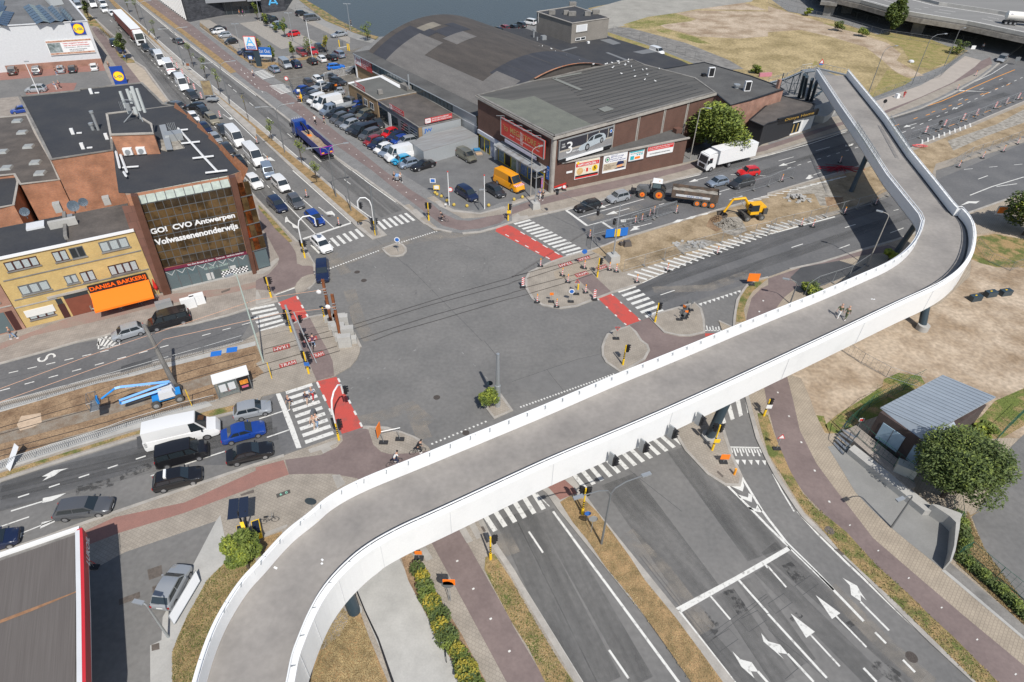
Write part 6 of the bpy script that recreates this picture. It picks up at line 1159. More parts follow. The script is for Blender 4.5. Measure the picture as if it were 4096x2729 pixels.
rdisc(w_,u0_+W0*.16,z0_+H0*.72,W0*.1,M.pier,'emblem',.16,t);rdisc(w_,u0_+W0*.16,z0_+H0*.72,W0*.075,M.white,'emblem',.165,t);rdisc(w_,u0_+W0*.16,z0_+H0*.72,W0*.05,mat('egreen',(.05,.3,.12),.6),'emblem',.17,t)
ink=mat('inkblue',(.1,.12,.3),.6)
w_.text('STEUN & STORT',u0_+W0*.3,u0_+W0*.58,z0_+H0*.86,z0_+H0*.90,ink,.16);w_.text('BE89 0018 6152 5885',u0_+W0*.3,u0_+W0*.84,z0_+H0*.78,z0_+H0*.84,ink,.16);w_.text('Niemand wil hier\nin armoede opgroeien',u0_+W0*.28,u0_+W0*.94,z0_+H0*.55,z0_+H0*.74,ink,.16)
w_.text('Help ons\nconnecteren met\nalle kwetsbare\ndoelgroepen',u0_+W0*.06,u0_+W0*.48,z0_+H0*.18,z0_+H0*.44,M.frame_brown,.16)
rdisc(w_,u0_+W0*.72,z0_+H0*.28,W0*.12,mat('facep',(.75,.35,.15),.6),'face_print',.16,t)
w_.Q(0,0,0,0,mat('cap',(.02,.03,.09),.6),'cap_print',.17,.005,quad=[(u0_+W0*.56,z0_+H0*.3),(u0_+W0*.9,z0_+H0*.34),(u0_+W0*.86,z0_+H0*.5),(u0_+W0*.62,z0_+H0*.52)]);w_.Q(0,0,0,0,MC['cap'],'coat_print',.17,.005,quad=[(u0_+W0*.5,z0_+.4),(u0_+W0*.95,z0_+.4),(u0_+W0*.88,z0_+H0*.2),(u0_+W0*.6,z0_+H0*.18)])
t,w_,u0_,u1_,z0_,z1_=board([(13.71,4.67),(16.99,4.67),(13.8,2.74),(17.1,2.77)],'small framed poster with turquoise headline and orange van');W0=u1_-u0_;H0=z1_-z0_
tq_=mat('turq',(.03,.42,.46),.5)
w_.Q(u0_+.15,u1_-.15,z0_+H0*.84,z1_-.12,tq_,'headline',.16,.01);w_.text('WWW.AUTOVERHUUR.BE',u0_+W0*.08,u0_+W0*.9,z0_+H0*.68,z0_+H0*.76,M.black,.16);w_.Q(u0_+W0*.1,u0_+W0*.35,z0_+H0*.12,z0_+H0*.5,tq_,'house_print',.16,.01);w_.Q(u0_+W0*.4,u0_+W0*.75,z0_+H0*.15,z0_+H0*.38,M.orange,'van_print',.16,.01)
for i in range(3):w_.Q(u0_+W0*(.5+i*.15),u0_+W0*(.6+i*.15),z0_+H0*.5,z0_+H0*.62,tq_,'icon',.16,.01)
for z_ in(z0_,z1_):w_.Q(u0_-.06,u1_+.06,z_-.06,z_+.06,M.frame_grey,'frame_bar',.2,.1)
t,w_,u0_,u1_,z0_,z1_=board([(17.71,4.86),(23.59,4.86),(17.79,2.91),(23.81,2.94)],'red and white estate agent poster, rightmost on the annex wall');W0=u1_-u0_;H0=z1_-z0_
w_.Q(u0_+.08,u1_-.08,z0_+H0*.55,z1_-.08,M.red,'headline',.16,.01);w_.text('WIL JE JOUW EIGENDOM VERKOPEN? GAREER 22-42\nDan moet je zijn bij de man die veel verkoopt hoe!',u0_+W0*.06,u1_-W0*.06,z0_+H0*.60,z0_+H0*.90,M.white,.17);w_.text('VASTGOEDMAKELAAR MUSTAPHA',u0_+W0*.1,u1_-W0*.12,z0_+H0*.2,z0_+H0*.32,M.frame_grey,.17)
X_.Q(.8,2.0,2.9,3.25,M.white,'street_name_plate',.08,.05)
r2_=empty('brick_wing',(49.2,135.4),ang((47.5,131.2),(56.9,138.9)),'lower brick wing with dark ribbed roof and two white fan units','building')
wpoly_=PL('31.6 150.7 44.1 158 52.2 148.1 55.2 143.1 56.9 139 47.6 131.5 42.7 127.9 41.4 135.4 39.4 144')
block(r2_,wpoly_,.0,6.8,BR_PK,M.grey_roof,M.black,.4,.12)
for q in((43,146.8),(48.5,137.4)):
 f_=rbox((q[0],q[1]),6.85,(1.4,.6),2.0,M.white,'fan_unit',r2_,.2);BX((q[0]+.06,q[1]-.31,7.9),(1.1,.05,1.7),.2).B('fan_grille',M.black,r2_)
rbox((41.5,147.1),6.85,(.9,.7),.6,M.black,'roof_unit',r2_);vent((46.8,139.1),6.85,.5,.7,par=r2_);rbox((55.8,139.7),6.85,(.6,.6),1.8,BR_PK,'chimney',r2_)
dn=empty('home_store',(60.2,132.4),ang((56.2,130.1),(60.2,132.6)),'low black and white shop with gold lettered fascia on the corner','building')
dpoly=PL('47.1 127.1 52.8 134.2 54.2 138.7 58.5 142.6 63.8 137.5 62.6 133.5 52 127.1 50.1 125.2 50.1 125.2 48.8 123.9')
block(dn,PL('46.8 126.8 53.6 136.9 58.5 142.6 63.8 137.5 61.7 133.8 54.2 127.9 50.1 125.2 50.1 125.2 48.7 123.6'),.0,4.3,mat('dblack',(.025,.027,.032),.6),M.brown_roof,M.black,.3,.15)
DW=Wall((51.9,127.2),(60.2,132.5),dn);dw1=Wall((56,129.7),(60,132.4),dn);dw2=Wall((60.1,132.5),(63.3,134.9),dn)
dw1.Q(-.2,dw1.L+.1,.0,3.3,M.white,'white_wall',.2,.3);dw2.Q(-.1,dw2.L,.0,3.3,M.white_wall,'white_wall',.1,.3);dw1.Q(dw1.L*.25,dw1.L*.85,.5,2.7,M.glass,'display_window',.24,.05)
for i in range(2):rb_=dw1.Q(dw1.L*(.35+.28*i),dw1.L*(.42+.28*i),.6,2.4,mat('goldl',(.6,.42,.15),.4,.3),'lamp_display',.28,.03)
sq=[(.52,4.3),(12.81,4.11),(-.27,5.42),(12.14,5.47)]
fs=DW.Q(sq[0][0],sq[1][0]+.3,3.5,4.7,M.black,'fascia_board',.7,.4);DW.text('Dünya Home',sq[0][0]+2.0,sq[1][0]-1.2,3.75,4.45,mat('gold2',(.5,.32,.08),.4,.3),.75,fs,bold=.02)
DW.Q(.5,4.2,.6,2.6,mat('posterw',(.6,.55,.5),.6,col2=(.5,.2,.1),scale=1.0),'window_poster',.06,.05)
jw=empty('car_dealer_garage',(-19.7,123.5),ang((-30,133.9),(-18.9,119.1)),'low car dealer workshop with grey and tan fronts beside parked used cars','building')
g1=PL('-38.1 145 -31.4 151.2 -22 140 -24.2 134.3 -29.6 133.9');g1=PL('-38.1 145 -31.4 151.2 -22 139.7 -29.6 134')
g2=PL('-29.7 134.5 -22.1 140.1 -11.3 125.2 -18.9 119.6')
block(jw,g1,.0,4.2,BR_TN,mat('jwroof',(.125,.125,.115),.85,var=.1,scale=.4,fine=.1),M.kerb,.3,.12)
block(jw,g2,.0,4.0,mat('jwgrey',(.17,.185,.205),.6),M.brown_roof,M.concrete_dark,.3,.12,wname='grey_wall',rname='brown_roof')
G1=Wall(g1[0],g1[3],jw);G2=Wall(g2[0],g2[3],jw);G3=Wall(g2[3],g2[2],jw)
for u0,u1,z0,z1 in((.3,.47,.2,3.2),(.53,.65,1.6,3.0),(.73,.86,1.6,3.0)):G1.window(G1.L*u0,G1.L*u1,z0,z1,2,M.white if z0>1 else M.pier,M.glass,None,z0>1)
for u0,u1,kk in((.04,.25,'g'),(.27,.33,'w'),(.35,.5,'g'),(.58,.74,'s'),(.8,.95,'s')):
 G2.Q(G2.L*u0,G2.L*u1,.1,3.0,M.white if kk=='w' else M.glass,'workshop_door',.05,.06)
 if kk=='s':
  for i in range(5):G2.Q(G2.L*u0,G2.L*u1,.4+i*.55,.5+i*.55,M.galv,'door_slat',.08,.04)
G2.text('JW',G2.L*.02,G2.L*.10,3.2,3.8,M.blue_sign,.06,bold=.02)
G3.Q(-.1,.6,0,4.0,BR_TN,'tan_pier',.05,.3);G3.Q(.7,G3.L,0,3.9,MC['corrugated'],'sheet_wall',.05,.1);G3.text('JW',1.0,2.8,2.6,3.5,M.blue_sign,.08,bold=.03)
PR(PL('-38 144.6 -31.4 150.9 -31.1 150 -37.7 143.9'),4.3,4.4).B('white_coping',M.white,jw)
PR(PL('-31.8 149.4 -31.3 150.4 -25.4 142.8 -26.2 142'),4.3,4.42).B('white_sheet',M.white,jw)
rbox((-29.6,137.9),4.3,(1,.9),.9,M.concrete_dark,'chimney',jw);rbox((-24.6,141.7),4.3,(3,1.2),.9,M.concrete_dark,'chimney',jw,-.9);vent((-23.7,140.6),4.6,3.0,.25,par=jw,hood=False)
def jwboard(a,c,z0,z1,lab,t1='AANKOOP & VERKOOP ALLE MERKEN MET\nGARANTIE, KEURING, ONDERHOUD EN CARPASS'):
 t=empty('dealer_sign',(*a,z0),ang(a,c),lab,'sign');w_=Wall(a,c,t)
 w_.Q(0,w_.L,z0,z1,MC['jwred'],'board',.0,.06);w_.Q(.05,w_.L*.2,z0+.08,z1-.08,M.white,'white_square',.01,.01);w_.text('JW',w_.L*.04,w_.L*.17,z0+.2,z1-.2,MC['jwred'],.02);w_.text(t1,w_.L*.24,w_.L*.97,z0+.15,z1-.15,M.white,.02)
 for i in range(3):TB([w_.P(w_.L*(.05+.45*i),4.0,-.06),w_.P(w_.L*(.05+.45*i),z1,-.06)],.04,4).B('post',M.galv,t)
jwboard((-36,142.5),(-33,138.4),4.5,5.5,'red dealer sign on the grey garage roof, leftmost of three')
jwboard((-26.1,129.1),(-22.5,124.5),4.3,5.3,'red dealer sign on the brown garage roof above the showroom doors')
jwboard((-17.8,120.8),(-12.9,124.4),4.3,5.3,'long red dealer sign above the corrugated end wall')
sh=empty('corrugated_shed',(-17.4,113.3),ang((-17.4,113.3),(-7.6,120.2)),'pale corrugated metal shed between the white van and the megastore','shed')
block(sh,PL('-19.8 115.1 -18.5 118.4 -11.1 124.5 -7.5 119.5 -17.1 111.3'),.0,2.7,MC['corrugated'],mat('shedroof',(.3,.31,.31),.6,col2=(.22,.21,.2),scale=.8,stretch=(R(14),.3,3)))
al=empty('discount_store',(-103.5,215.3),ang((-103.5,215.3),(-99.9,221.5)),'dark stone supermarket with glazed entrance and blue letter logo','building')
s1=[(-103.8,215.2),(-100,221.5),(-101,223),(-107.4,222.3)]
PR([(-103.7,214.8),(-99.8,221.1),((-99.8,221.1)[0]+6,(-99.8,221.1)[1]+14),((-103.7,214.8)[0]-2,(-103.7,214.8)[1]+18)],.1,9).B('stone_tower',STONE,al)
aw_=Wall((-99.8,221.1),(-85,228.1),al)
aw_.Q(0,aw_.L,.1,4.4,M.glass,'shopfront',-2.2,.1);aw_.Q(-.2,aw_.L*.74,4.3,6.2,mat('alu',(.33,.34,.36),.5,.3),'canopy',.3,3.0);aw_.Q(aw_.L*.76,aw_.L+.2,4.2,6.6,MC['alu'],'entrance_canopy',1.2,4.0)
for i in range(9):aw_.Q(aw_.L*i/9,aw_.L*i/9+.12,.1,4.3,M.frame_grey,'mullion',-2.1,.1)
aw_.text('ALDI',aw_.L*.80,aw_.L*.97,5.2,6.2,mat('aldiblue',(.02,.12,.6),.5),1.25,bold=.04);aw_.Q(aw_.L*.79,aw_.L*.98,4.9,5.1,M.red,'red_line',1.25,.05)
PR([(-85,228.1),(-78.8,233.4),((-78.8,233.4)[0]-3,(-78.8,233.4)[1]+20),((-85,228.1)[0]-5,(-85,228.1)[1]+20)],.1,7.5).B('stone_wing',STONE,al)
PR([(-99.6,220.5),(-84.8,227.5),((-85,228.1)[0]-5,(-85,228.1)[1]+20),((-99.8,221.1)[0]-4,(-99.8,221.1)[1]+20)],6.0,6.3).B('roof',M.grey_roof,al)
s2=Wall((-85,228.1),(-78.8,233.4),al)
lc=s2.L*.5;cy_=3.2
for(p,q,w2)in(((-1.3,0),(.3,3.0),.5),((.0,3.0),(1.5,0),.5),((-.9,.7),(1.3,.5),.4)):
 d_=Vector((q[0]-p[0],q[1]-p[1])).normalized();nn=Vector((-d_.y,d_.x))*w2/2
 AD([s2.P(lc+p[0]-nn.x,cy_-.8+p[1]-nn.y,.12),s2.P(lc+q[0]-nn.x,cy_-.8+q[1]-nn.y,.12),s2.P(lc+q[0]+nn.x,cy_-.8+q[1]+nn.y,.12),s2.P(lc+p[0]+nn.x,cy_-.8+p[1]+nn.y,.12)],[(0,1,2,3)]).B('logo_stroke',mat('aldicyan',(.12,.5,.85),.4),al)
wf=empty('finned_office',(-104.3,215.9),ang((-126.4,246.1),(-104.3,215.9)),'white finned facade running to the top edge beside the cycle path','building')
fa,fb=(-139.5,262),(-104.2,215.2)
FWf=Wall(fa,fb,wf)
PR([fa,fb,(fb[0]+8,fb[1]+10),(fa[0]+8,fa[1]+10)],.1,9).B('wall',STONE,wf)
for i in range(26):FWf.Q(FWf.L*i/26,FWf.L*i/26+.35,.4,8.8,M.white,'fin',.35,.35)
ps=empty('petrol_station',(-32.5,21.79),ang((-38.23,25.91),(-33.52,28.31)),'petrol station canopy with ribbed grey roof and red fascia at lower left','building')
c0,c1,c2=(-40.01,24.92),(-33.54,28.51),(-26.36,15.57)
c3=(c0[0]-2,c2[1]-4)
cp=[c0,c1,(-32.65,26.98),c2,c3]
PR(cp,5.0,5.85).B('canopy',M.concrete_dark,ps);PR([(-39.68,24.44),(-33.52,27.77),(-26.83,15.56),c3],5.84,5.93).B('roof',mat('ribbed',(.135,.12,.11),.8,col2=(.108,.094,.086),scale=3.2,stretch=(R(-1),3,.05)),ps)
rib=MB();ra,rb_=(-39.18,26.78),(-33.54,27.55)
for i in range(58):
 x=c0[0]+((-29.88,21.07)[0]-c0[0])*i/58
 rib.box((x,12,5.95),(.07,44,.05))
AD([(x_,y_,5.965)for x_,y_ in PL('-34.98 20.92 -30.99 23.1 -30.94 23.22 -30.89 23.06 -33.15 21.63 -34.83 20.69')],[(0,1,2,3,4,5)][::1]).B('rust_gutter',mat('rustg',(.28,.15,.08),.8,var=.2,scale=2),ps)
rib_o=None
MB().strip(PL('-39.98 24.87 -38.18 25.84 -33.53 28.33'),.3,6.08,.9).B('fascia',M.white,ps)
MB().strip(PL('-33.41 28.22 -32.65 26.98 -29.75 21.85 -26.26 15.57'),.35,6.1,.95).B('fascia',mat('lukred',(.55,.03,.04),.45),ps);MB().strip(PL('-33.47 28.02 -29.97 21.85 -26.46 15.57'),.3,6.12,.3).B('fascia_trim',M.white_wall,ps)
MB().strip(PL('-31.94 25.8 -29.76 22.01 -26.29 15.68'),.2,5.5,.5).B('fascia_stripe',M.white,ps)
ft=Wall((-33.41,28.29),(-31.86,25.68),ps)
a_,b__=(-31.8,25.44),(-33.12,27.79)
text_on('LUKOIL',(a_[0]+.19,a_[1],5.25),(b__[0]-a_[0],b__[1]-a_[1],0),(0,0,.7),M.white,ps,'lettering',.15,bold=.03)
for q in((-38.48,26.59),(-35.36,21.39),(-39.35,24.71)):TB([(*q,0),(*q,5.1)],.25,8).B('column',M.white,ps)
th_=empty('transformer_house',(37.35,45.1),ang((37.4,45.2),(40.2,40.9)),'dark brick transformer house with grey standing seam roof behind a tree','building')
ta,tb,tc_,td=(37.62,45.72),(46.67,50.95),(49.5,46.72),(40.58,41.71)
base=[(37.4,45.2),(40.25,40.9),(41.2,41.7),(49,46.6),(46.3,50.6)]
PR(base,.1,3.95).B('wall',BR_DK,th_)
zr=mat('zinc',(.33,.375,.42),.5,.15,var=.06,scale=.6)
AD([(*ta,4.1),(*td,5),(*tc_,5),(*tb,4.1),(*ta,3.95),(*td,4.8),(*tc_,4.8),(*tb,3.95)],[(0,1,2,3),(0,4,5,1),(1,5,6,2),(2,6,7,3),(3,7,4,0)]).B('roof',zr,th_)
te=(40.16,40.88);tf=(44.07,42.43)
AD([(*ta,4.0),(*te,3.85),(*td,4.9)],[(0,1,2)]).B('eave_panel',zr,th_);AD([(*td,4.9),(*te,3.85),(*(41.47,41.71),3.9),(*tf,3.9),(*(43.38,43.2),4.9)],[(0,1,2,3,4)]).B('eave_panel',zr,th_)
for i in range(17):
 t=(i+.5)/17;p,q=lerp(ta,td,t*0+0),None
 a=lerp(ta,tb,t);c=lerp(td,tc_,t);TB([(*a,4.12),(*c,5.03)],.02,4).B('seam',mat('zincd',(.2,.23,.26),.5),th_)
dwl=Wall((37.4,45.2),(40.25,40.9),th_)
dwl.Q(.75,3.1,.9,3.1,mat('doorblue',(.3,.42,.52),.5),'door',.08,.1);dwl.Q(1.9,1.95,.9,3.1,M.frame_grey,'door_joint',.1,.03);dwl.Q(4.1,5.1,.9,3.0,MC['doorblue'],'door',.08,.1)
PR(PL('34.78 45.33 36.51 46.23 39.6 40.24 38.99 38.31 38.24 38.04'),.1,.9).B('platform',M.pavers_left,th_)
PR(PL('34.47 42.97 35.27 43.58 39.81 35.66 38.58 35.63'),.1,.8).B('platform_edge',M.concrete,th_)
rbox((38.64,40.01),.9,(1.8,1.0),1.1,mat('cabinet',(.4,.4,.36),.6),'cabinet',th_,-.6)
stp=empty('steel_steps',(34.53,44.17),R(-33),'short dark steel steps climbing to the transformer platform','stairs')
for i in range(5):
 a=lerp((34.4,43.29),(34.71,45.38),i/4);c=lerp((35.44,44.2),(35.42,45.87),i/4);z_=.25+i*.17
 m1=lerp((33.67,44.3),(34.83,45.54),i/4);m2=lerp((34.06,42.84),(35.76,44.43),i/4)
 MB().strip([m1,m2],.28,z_,.05).B('step',M.steel,stp)
for a,c in(((33.55,44.29),(35.07,45.86)),((34.03,42.77),(35.85,44.51))):TB([(*a,.9),(*c,1.9)],.04,4).tube([(*a,.1),(*a,.9)],.04,4).tube([(*c,.9),(*c,1.9)],.04,4).B('handrail',M.pier,stp)
rw=tag(PR([p for p in PL('39.02 35.9 39.58 35.8 41.34 34.89 40.82 34.3 40.17 33.26 38.62 31.04 37.76 30.03 37.64 30.07 38.8 31.57 40.23 33.94 39.99 34.62 39.25 35.55')],.1,1.5).B('retaining_wall',M.concrete),'angled pale concrete retaining wall at the end of the yard','wall')
vd=empty('motorway_viaduct',(127.1,215.3),0,'concrete motorway viaduct on piers crossing the upper right corner','viaduct')
e0=PL('113.9 306.4 107.1 246.1 113.8 235.7 118.6 222.9 125.1 216.2 134.3 208.2 143.8 194.1 152.1 177.5')
far_e=PL('163.4 348.7 171.3 302.8 175.7 270.7 178.2 251.3 184.6 225.1')
vp=e0+far_e[::-1]
PR(vp,4.5,6.0,bottom=True).B('deck',M.concrete_dark,vd)
PR(offs(e0,.6)+far_e[::-1],6.0,6.06).B('carriageway',mat('motorway',(.22,.215,.205),.9,var=.08,scale=.3,stretch=(R(-15),.1,1)),vd)
MB().strip(offs(e0,.3),.5,6.9,1.0).B('parapet',M.concrete,vd)
MB().strip(e0,.6,5.6,1.3).B('edge_beam',mat('vconc',(.34,.31,.27),.9,col2=(.2,.18,.16),scale=.8,fine=.2),vd)
mb=MB()
for off_,ww in((5.5,.5),(11.5,.3),(16,.3),(22,.6)):
 P_=offs(e0,off_)
 for a,c in zip(P_,P_[1:]):
  n=1 if off_ in(5.5,22)else max(1,int(dist(a,c)/8))
  for i in range(n):mb.strip([lerp(a,c,i/n),lerp(a,c,(i+(1 if n==1 and off_ in(5.5,22)else .35))/n)],ww,6.075)
mb.B('lane_line',M.white_paint,vd)
MB().strip(offs(e0,24.5),.6,6.9,.9).B('median_barrier',M.concrete,vd)
for q in((108.3,242.1),(128.1,218.8),(116.8,247.1),(91.7,276)):
 BX((q[0],q[1]+3,2.2),(3.2,1.6,4.6),-.4,1.15).B('pier',M.concrete_dark,vd);BX((q[0]-1,q[1]+2.5,4.1),(5.4,3.0,1.0),-.4).B('pier_cap',M.concrete_dark,vd)
for t in(.2,.4,.6,.8):
 q=lerp((139.5,220.5),(152.8,179),t);q=(q[0]+12,q[1]+18);BX((q[0],q[1],2.2),(3,1.6,4.6),-.4).B('pier',M.concrete_dark,vd)
tag(PR(PL('67.4 144.9 72.6 148.8 72.7 145.2 68.6 139.4 67.1 138 65.3 138.6'),.1,1.6).B('concrete_block',M.concrete),'low pale concrete block beside the corner shop under the bridge','block')
PAINTC=dict(black=(.012,.012,.014),anth=(.045,.048,.053),grey=(.11,.115,.125),silver=(.36,.38,.40),lightblue=(.24,.29,.36),white=(.74,.74,.73),navy=(.012,.02,.055),blue=(.012,.05,.26),brightblue=(.01,.14,.55),cyan=(.02,.30,.52),red=(.55,.012,.015),darkred=(.24,.02,.022),beige=(.3,.27,.20),olive=(.17,.165,.13),green=(.03,.07,.055),brown=(.055,.04,.035),orange=(.8,.33,.01),yellow=(.8,.5,.02))
def paintm(c):return mat('car_paint_'+c,PAINTC[c],.28,.25 if c in('silver','grey','anth','lightblue','beige','olive')else .0,coat=.7)
CT=dict(
hatch=(4.15,1.78,1.47,.93,.86,1.05,.38,-1.45,-1.92,2.58,.32,1),
small=(3.6,1.65,1.49,.95,.88,1.08,.50,-1.25,-1.66,2.38,.29,1),
micro=(2.7,1.56,1.55,1.0,.92,.95,.45,-.85,-1.2,1.85,.29,1),
sedan=(4.65,1.82,1.44,.94,.88,1.0,.25,-1.05,-1.65,2.78,.33,0),
wagon=(4.65,1.82,1.48,.95,.88,1.15,.42,-1.75,-2.18,2.75,.33,1),
suv=(4.4,1.84,1.64,1.05,1.0,1.1,.45,-1.6,-2.02,2.66,.36,1),
mpv=(4.55,1.83,1.66,1.02,.95,1.45,.62,-1.75,-2.12,2.75,.33,1),
cabrio=(4.6,1.8,1.38,.92,.87,.85,.2,-.9,-1.45,2.76,.33,0),
kangoo=(4.3,1.83,1.84,1.08,1.0,1.4,.85,-1.85,-2.02,2.7,.32,2),
van=(5.1,1.98,1.95,1.15,1.1,1.75,1.05,-2.3,-2.45,3.1,.34,2),
bigvan=(5.95,2.04,2.6,1.35,1.22,2.05,1.3,-2.8,-2.9,3.65,.36,2))
def car_proto(kind,deliv=False,long_=False):
 L,W,H,belt,hood,ws0,ws1,rt_,rb_,wb,r,st_=CT[kind]
 root=empty(kind+'_car' if st_<2 else 'van',(0,0,0));root.name={'bigvan':'van','van':'van','kangoo':'van'}.get(kind,'car')
 WM[root.name]=Matrix.Identity(4)
 h=L/2;w=W/2;pm=paintm('black');b=MB()
 tail=belt+.02 if st_==0 else belt
 S_=[(h,.70,.34,.52,.60),(h-.06,.84,.26,.60,.70),(h-.28,.95,.21,.64,hood-.10),(h-.75,1,.20,.68,hood-.02),(ws0,1,.20,.70,belt-.02),((ws0+rb_)/2,1.0,.20,.72,belt),(rb_ if st_ else rt_-.5,1,.20,.74,tail),(-h+.30,.98,.22,.74,tail-(.0 if st_ else .03)),(-h+.05,.90,.27,.68,tail-.10 if st_<2 else tail),(-h,.84,.34,.60,tail-.22 if st_<2 else tail-.05)]
 if st_==2:S_[-3:]=[(-h+.3,1,.22,.74,tail),(-h+.04,.98,.26,.7,tail),(-h,.95,.3,.65,tail-.02)]
 n=12
 for(x,f,zb,zs,zt)in S_:
  y=w*f
  b.v+=[(x,0,zb),(x,y*.86,zb),(x,y*.985,zb+.10),(x,y,zs-.05),(x,y*.985,zs+.04),(x,y*.90,zt-.02),(x,0,zt+.03),(x,-y*.90,zt-.02),(x,-y*.985,zs+.04),(x,-y,zs-.05),(x,-y*.985,zb+.10),(x,-y*.86,zb)]
 for i in range(len(S_)-1):
  for j in range(n):b.f.append((i*n+j,i*n+(j+1)%n,(i+1)*n+(j+1)%n,(i+1)*n+j))
 b.f.append(tuple(range(n))[::-1]);b.f.append(tuple((len(S_)-1)*n+j for j in range(n)))
 by,ty=w*.93,w*(.76 if st_<2 else .86);ey=(by+ty)/2;zr=H-.05
 bz=belt-.06
 cab=[(ws0,bz,by*.92),(ws1,zr-.02,ty*.97),((ws1+rt_)/2,H,ty),(rt_,zr-.02,ty*.96),(rb_,bz,by*.92)]
 o=len(b.v)
 for i,(x,z,y)in enumerate(cab):
  b.v+=[(x,-y,z),(x,-y*.5,z+(.03 if 0<i<4 else .01)),(x,y*.5,z+(.03 if 0<i<4 else .01)),(x,y,z)]
 for i in range(4):
  for j in range(3):b.f.append((o+i*4+j,o+i*4+j+1,o+(i+1)*4+j+1,o+(i+1)*4+j))
 s1=[o,o+4,o+8,o+12,o+16];b.f.append(tuple(s1));b.f.append(tuple(i+3 for i in s1)[::-1])
 b.B('body',pm,root,smooth=True)
 gl=M.glass;e=.012
 def lerp3(a,c,t):return tuple(a[i]+(c[i]-a[i])*t for i in range(3))
 def pan(q,nm,m_=gl,out=(0,0,0)):
  AD([tuple(p[i]+out[i]for i in range(3))for p in q],[(0,1,2,3)]).B(nm,m_,root)
 def inset(x0,z0,y0,x1,z1,y1,a,c,m0=.10,m1=.06):
  return[(x0+(x1-x0)*m0,a*(y0+(y1-y0)*m0)*.9,z0+(z1-z0)*m0),(x0+(x1-x0)*m0,c*(y0+(y1-y0)*m0)*.9,z0+(z1-z0)*m0),(x0+(x1-x0)*(1-m1),c*(y0+(y1-y0)*(1-m1))*.9,z0+(z1-z0)*(1-m1)),(x0+(x1-x0)*(1-m1),a*(y0+(y1-y0)*(1-m1))*.9,z0+(z1-z0)*(1-m1))]
 pan(inset(ws0,bz,by*.98,ws1,zr,ty*1.0,-1,1),'windscreen',out=(.03,0,.025))
 if not(deliv and kind=='bigvan'):pan(inset(rb_,bz,by*.95,rt_,zr,ty*1.0,1,-1,.15,.08),'rear_window',out=(-.03,0,.022))
 def side(s,x0,x1,x2,x3,nm='side_window'):
  z0,z1=belt+.02,zr-.07;yf=lambda z:(by*.92+(ty*.98-by*.92)*(z-bz)/(zr-bz))
  y0,y1=s*(yf(z0)+.022),s*(yf(z1)+.022)
  q=[(x0,y0,z0),(x1,y0,z0),(x2,y1,z1),(x3,y1,z1)]
  AD(q if s<0 else q[::-1],[(0,1,2,3)]).B(nm,gl,root)
 mid=(ws0+rb_)/2-.05 if st_<2 else ws1-.55
 for s in(-1,1):
  side(s,mid+.04,ws0-.17,ws1-.03,mid+.04)
  if not deliv:
   if st_==2 and kind!='kangoo':side(s,mid-1.5,mid-.12,mid-.12,mid-1.5);side(s,rb_+.25,mid-1.6,mid-1.6,rb_+.25)
   else:side(s,rb_+.28,mid-.04,mid-.04,rt_+.12)
 for sx in(wb/2,-wb/2):
  for s in(-1,1):
   y=s*(w-.10);WMw=TB([(sx,y-.11,r),(sx,y+.11,r)],r,14).B('wheel',M.rubber,root,smooth=True)
   TB([(sx,y+s*.105,r),(sx,y+s*.122,r)],r*.64,10).B('rim',M.rim,WMw)
 for s in(-1,1):
  AD([(h-.03,s*w*.58,.60),(h-.22,s*w*.93,.62),(h-.34,s*w*.93,.76),(h-.20,s*w*.55,.745)],[(0,1,2,3)if s>0 else(3,2,1,0)]).B('headlight',M.headlight,root)
  zt=tail-.22
  BX((-h+.03,s*w*.80,zt-.02 if st_<2 else .9),(.08,.16,.2 if st_<2 else .5)).B('taillight',M.taillight,root)
  BX((ws0-.38,s*(w+.07),belt+.08),(.12,.17,.12)).B('mirror',pm,root)
 BX((h+.0,0,.36),(.05,.5,.11)).B('number_plate',M.plate,root)
 BX((-h-.01,0,.62 if st_ else .5),(.03,.5,.11)).B('number_plate',M.plate,root)
 BX((h-.03,0,.50),(.1,w*1.05,.14)).B('grille',M.black,root)
 if kind in('bigvan','van','kangoo'):
  BX((h-.1,0,.32),(.3,w*1.75,.2)).B('bumper',M.rubber,root);BX((-h+.02,0,.35),(.14,w*1.8,.16)).B('bumper',M.rubber,root)
 if kind=='cabrio':pass
 return root
def car(kind,color,F,Rr,label,group=None,deliv=False,z=.0,rim=None,roof=None):
 key=kind+('d' if deliv else '')
 L=dist(F,Rr);a=ang(Rr,F);c=lerp(F,Rr,.5)
 L0=CT[kind][0];s=max(.93,min(1.12,L/L0))
 if kind=='bigvan':s=max(.93,min(1.25,L/L0))
 o=put(key,lambda:car_proto(kind,deliv),(c[0],c[1],z),a,label,'van' if CT[kind][11]==2 else 'car',group,(s,1,1)if s<1.04 else(s,min(s,1.04),min(s,1.04)))
 pm=paintm(color);recol(o,'body',pm);recol(o,'mirror',pm if CT[kind][11]<2 else M.rubber)
 if rim:recol(o,'rim',M[rim])
 return o
VL=[]
def C(kind,color,F,Rr,label,**q):VL.append(1);return car(kind,color,F,Rr,label,**q)
gq_='cars queuing on the avenue towards the junction'
D1={'group':gq_}
C('bigvan','white',(-29.99,44.41),(-36.55,41.83),'long white panel van leading the inner lane beside the railing',deliv=True,group='traffic waiting on the left arm')
C('van','black',(-30.14,41.4),(-34.43,39.6),'black van with roof bars beside the long white van',group='traffic waiting on the left arm')
C('hatch','silver',(-25.77,47.46),(-29.21,46.17),'silver hatchback first at the stop band nearest the bus shelter',group='traffic waiting on the left arm')
C('sedan','blue',(-25.54,44.41),(-29.14,42.8),'deep blue coupe waiting in the middle lane at the stop band',group='traffic waiting on the left arm')
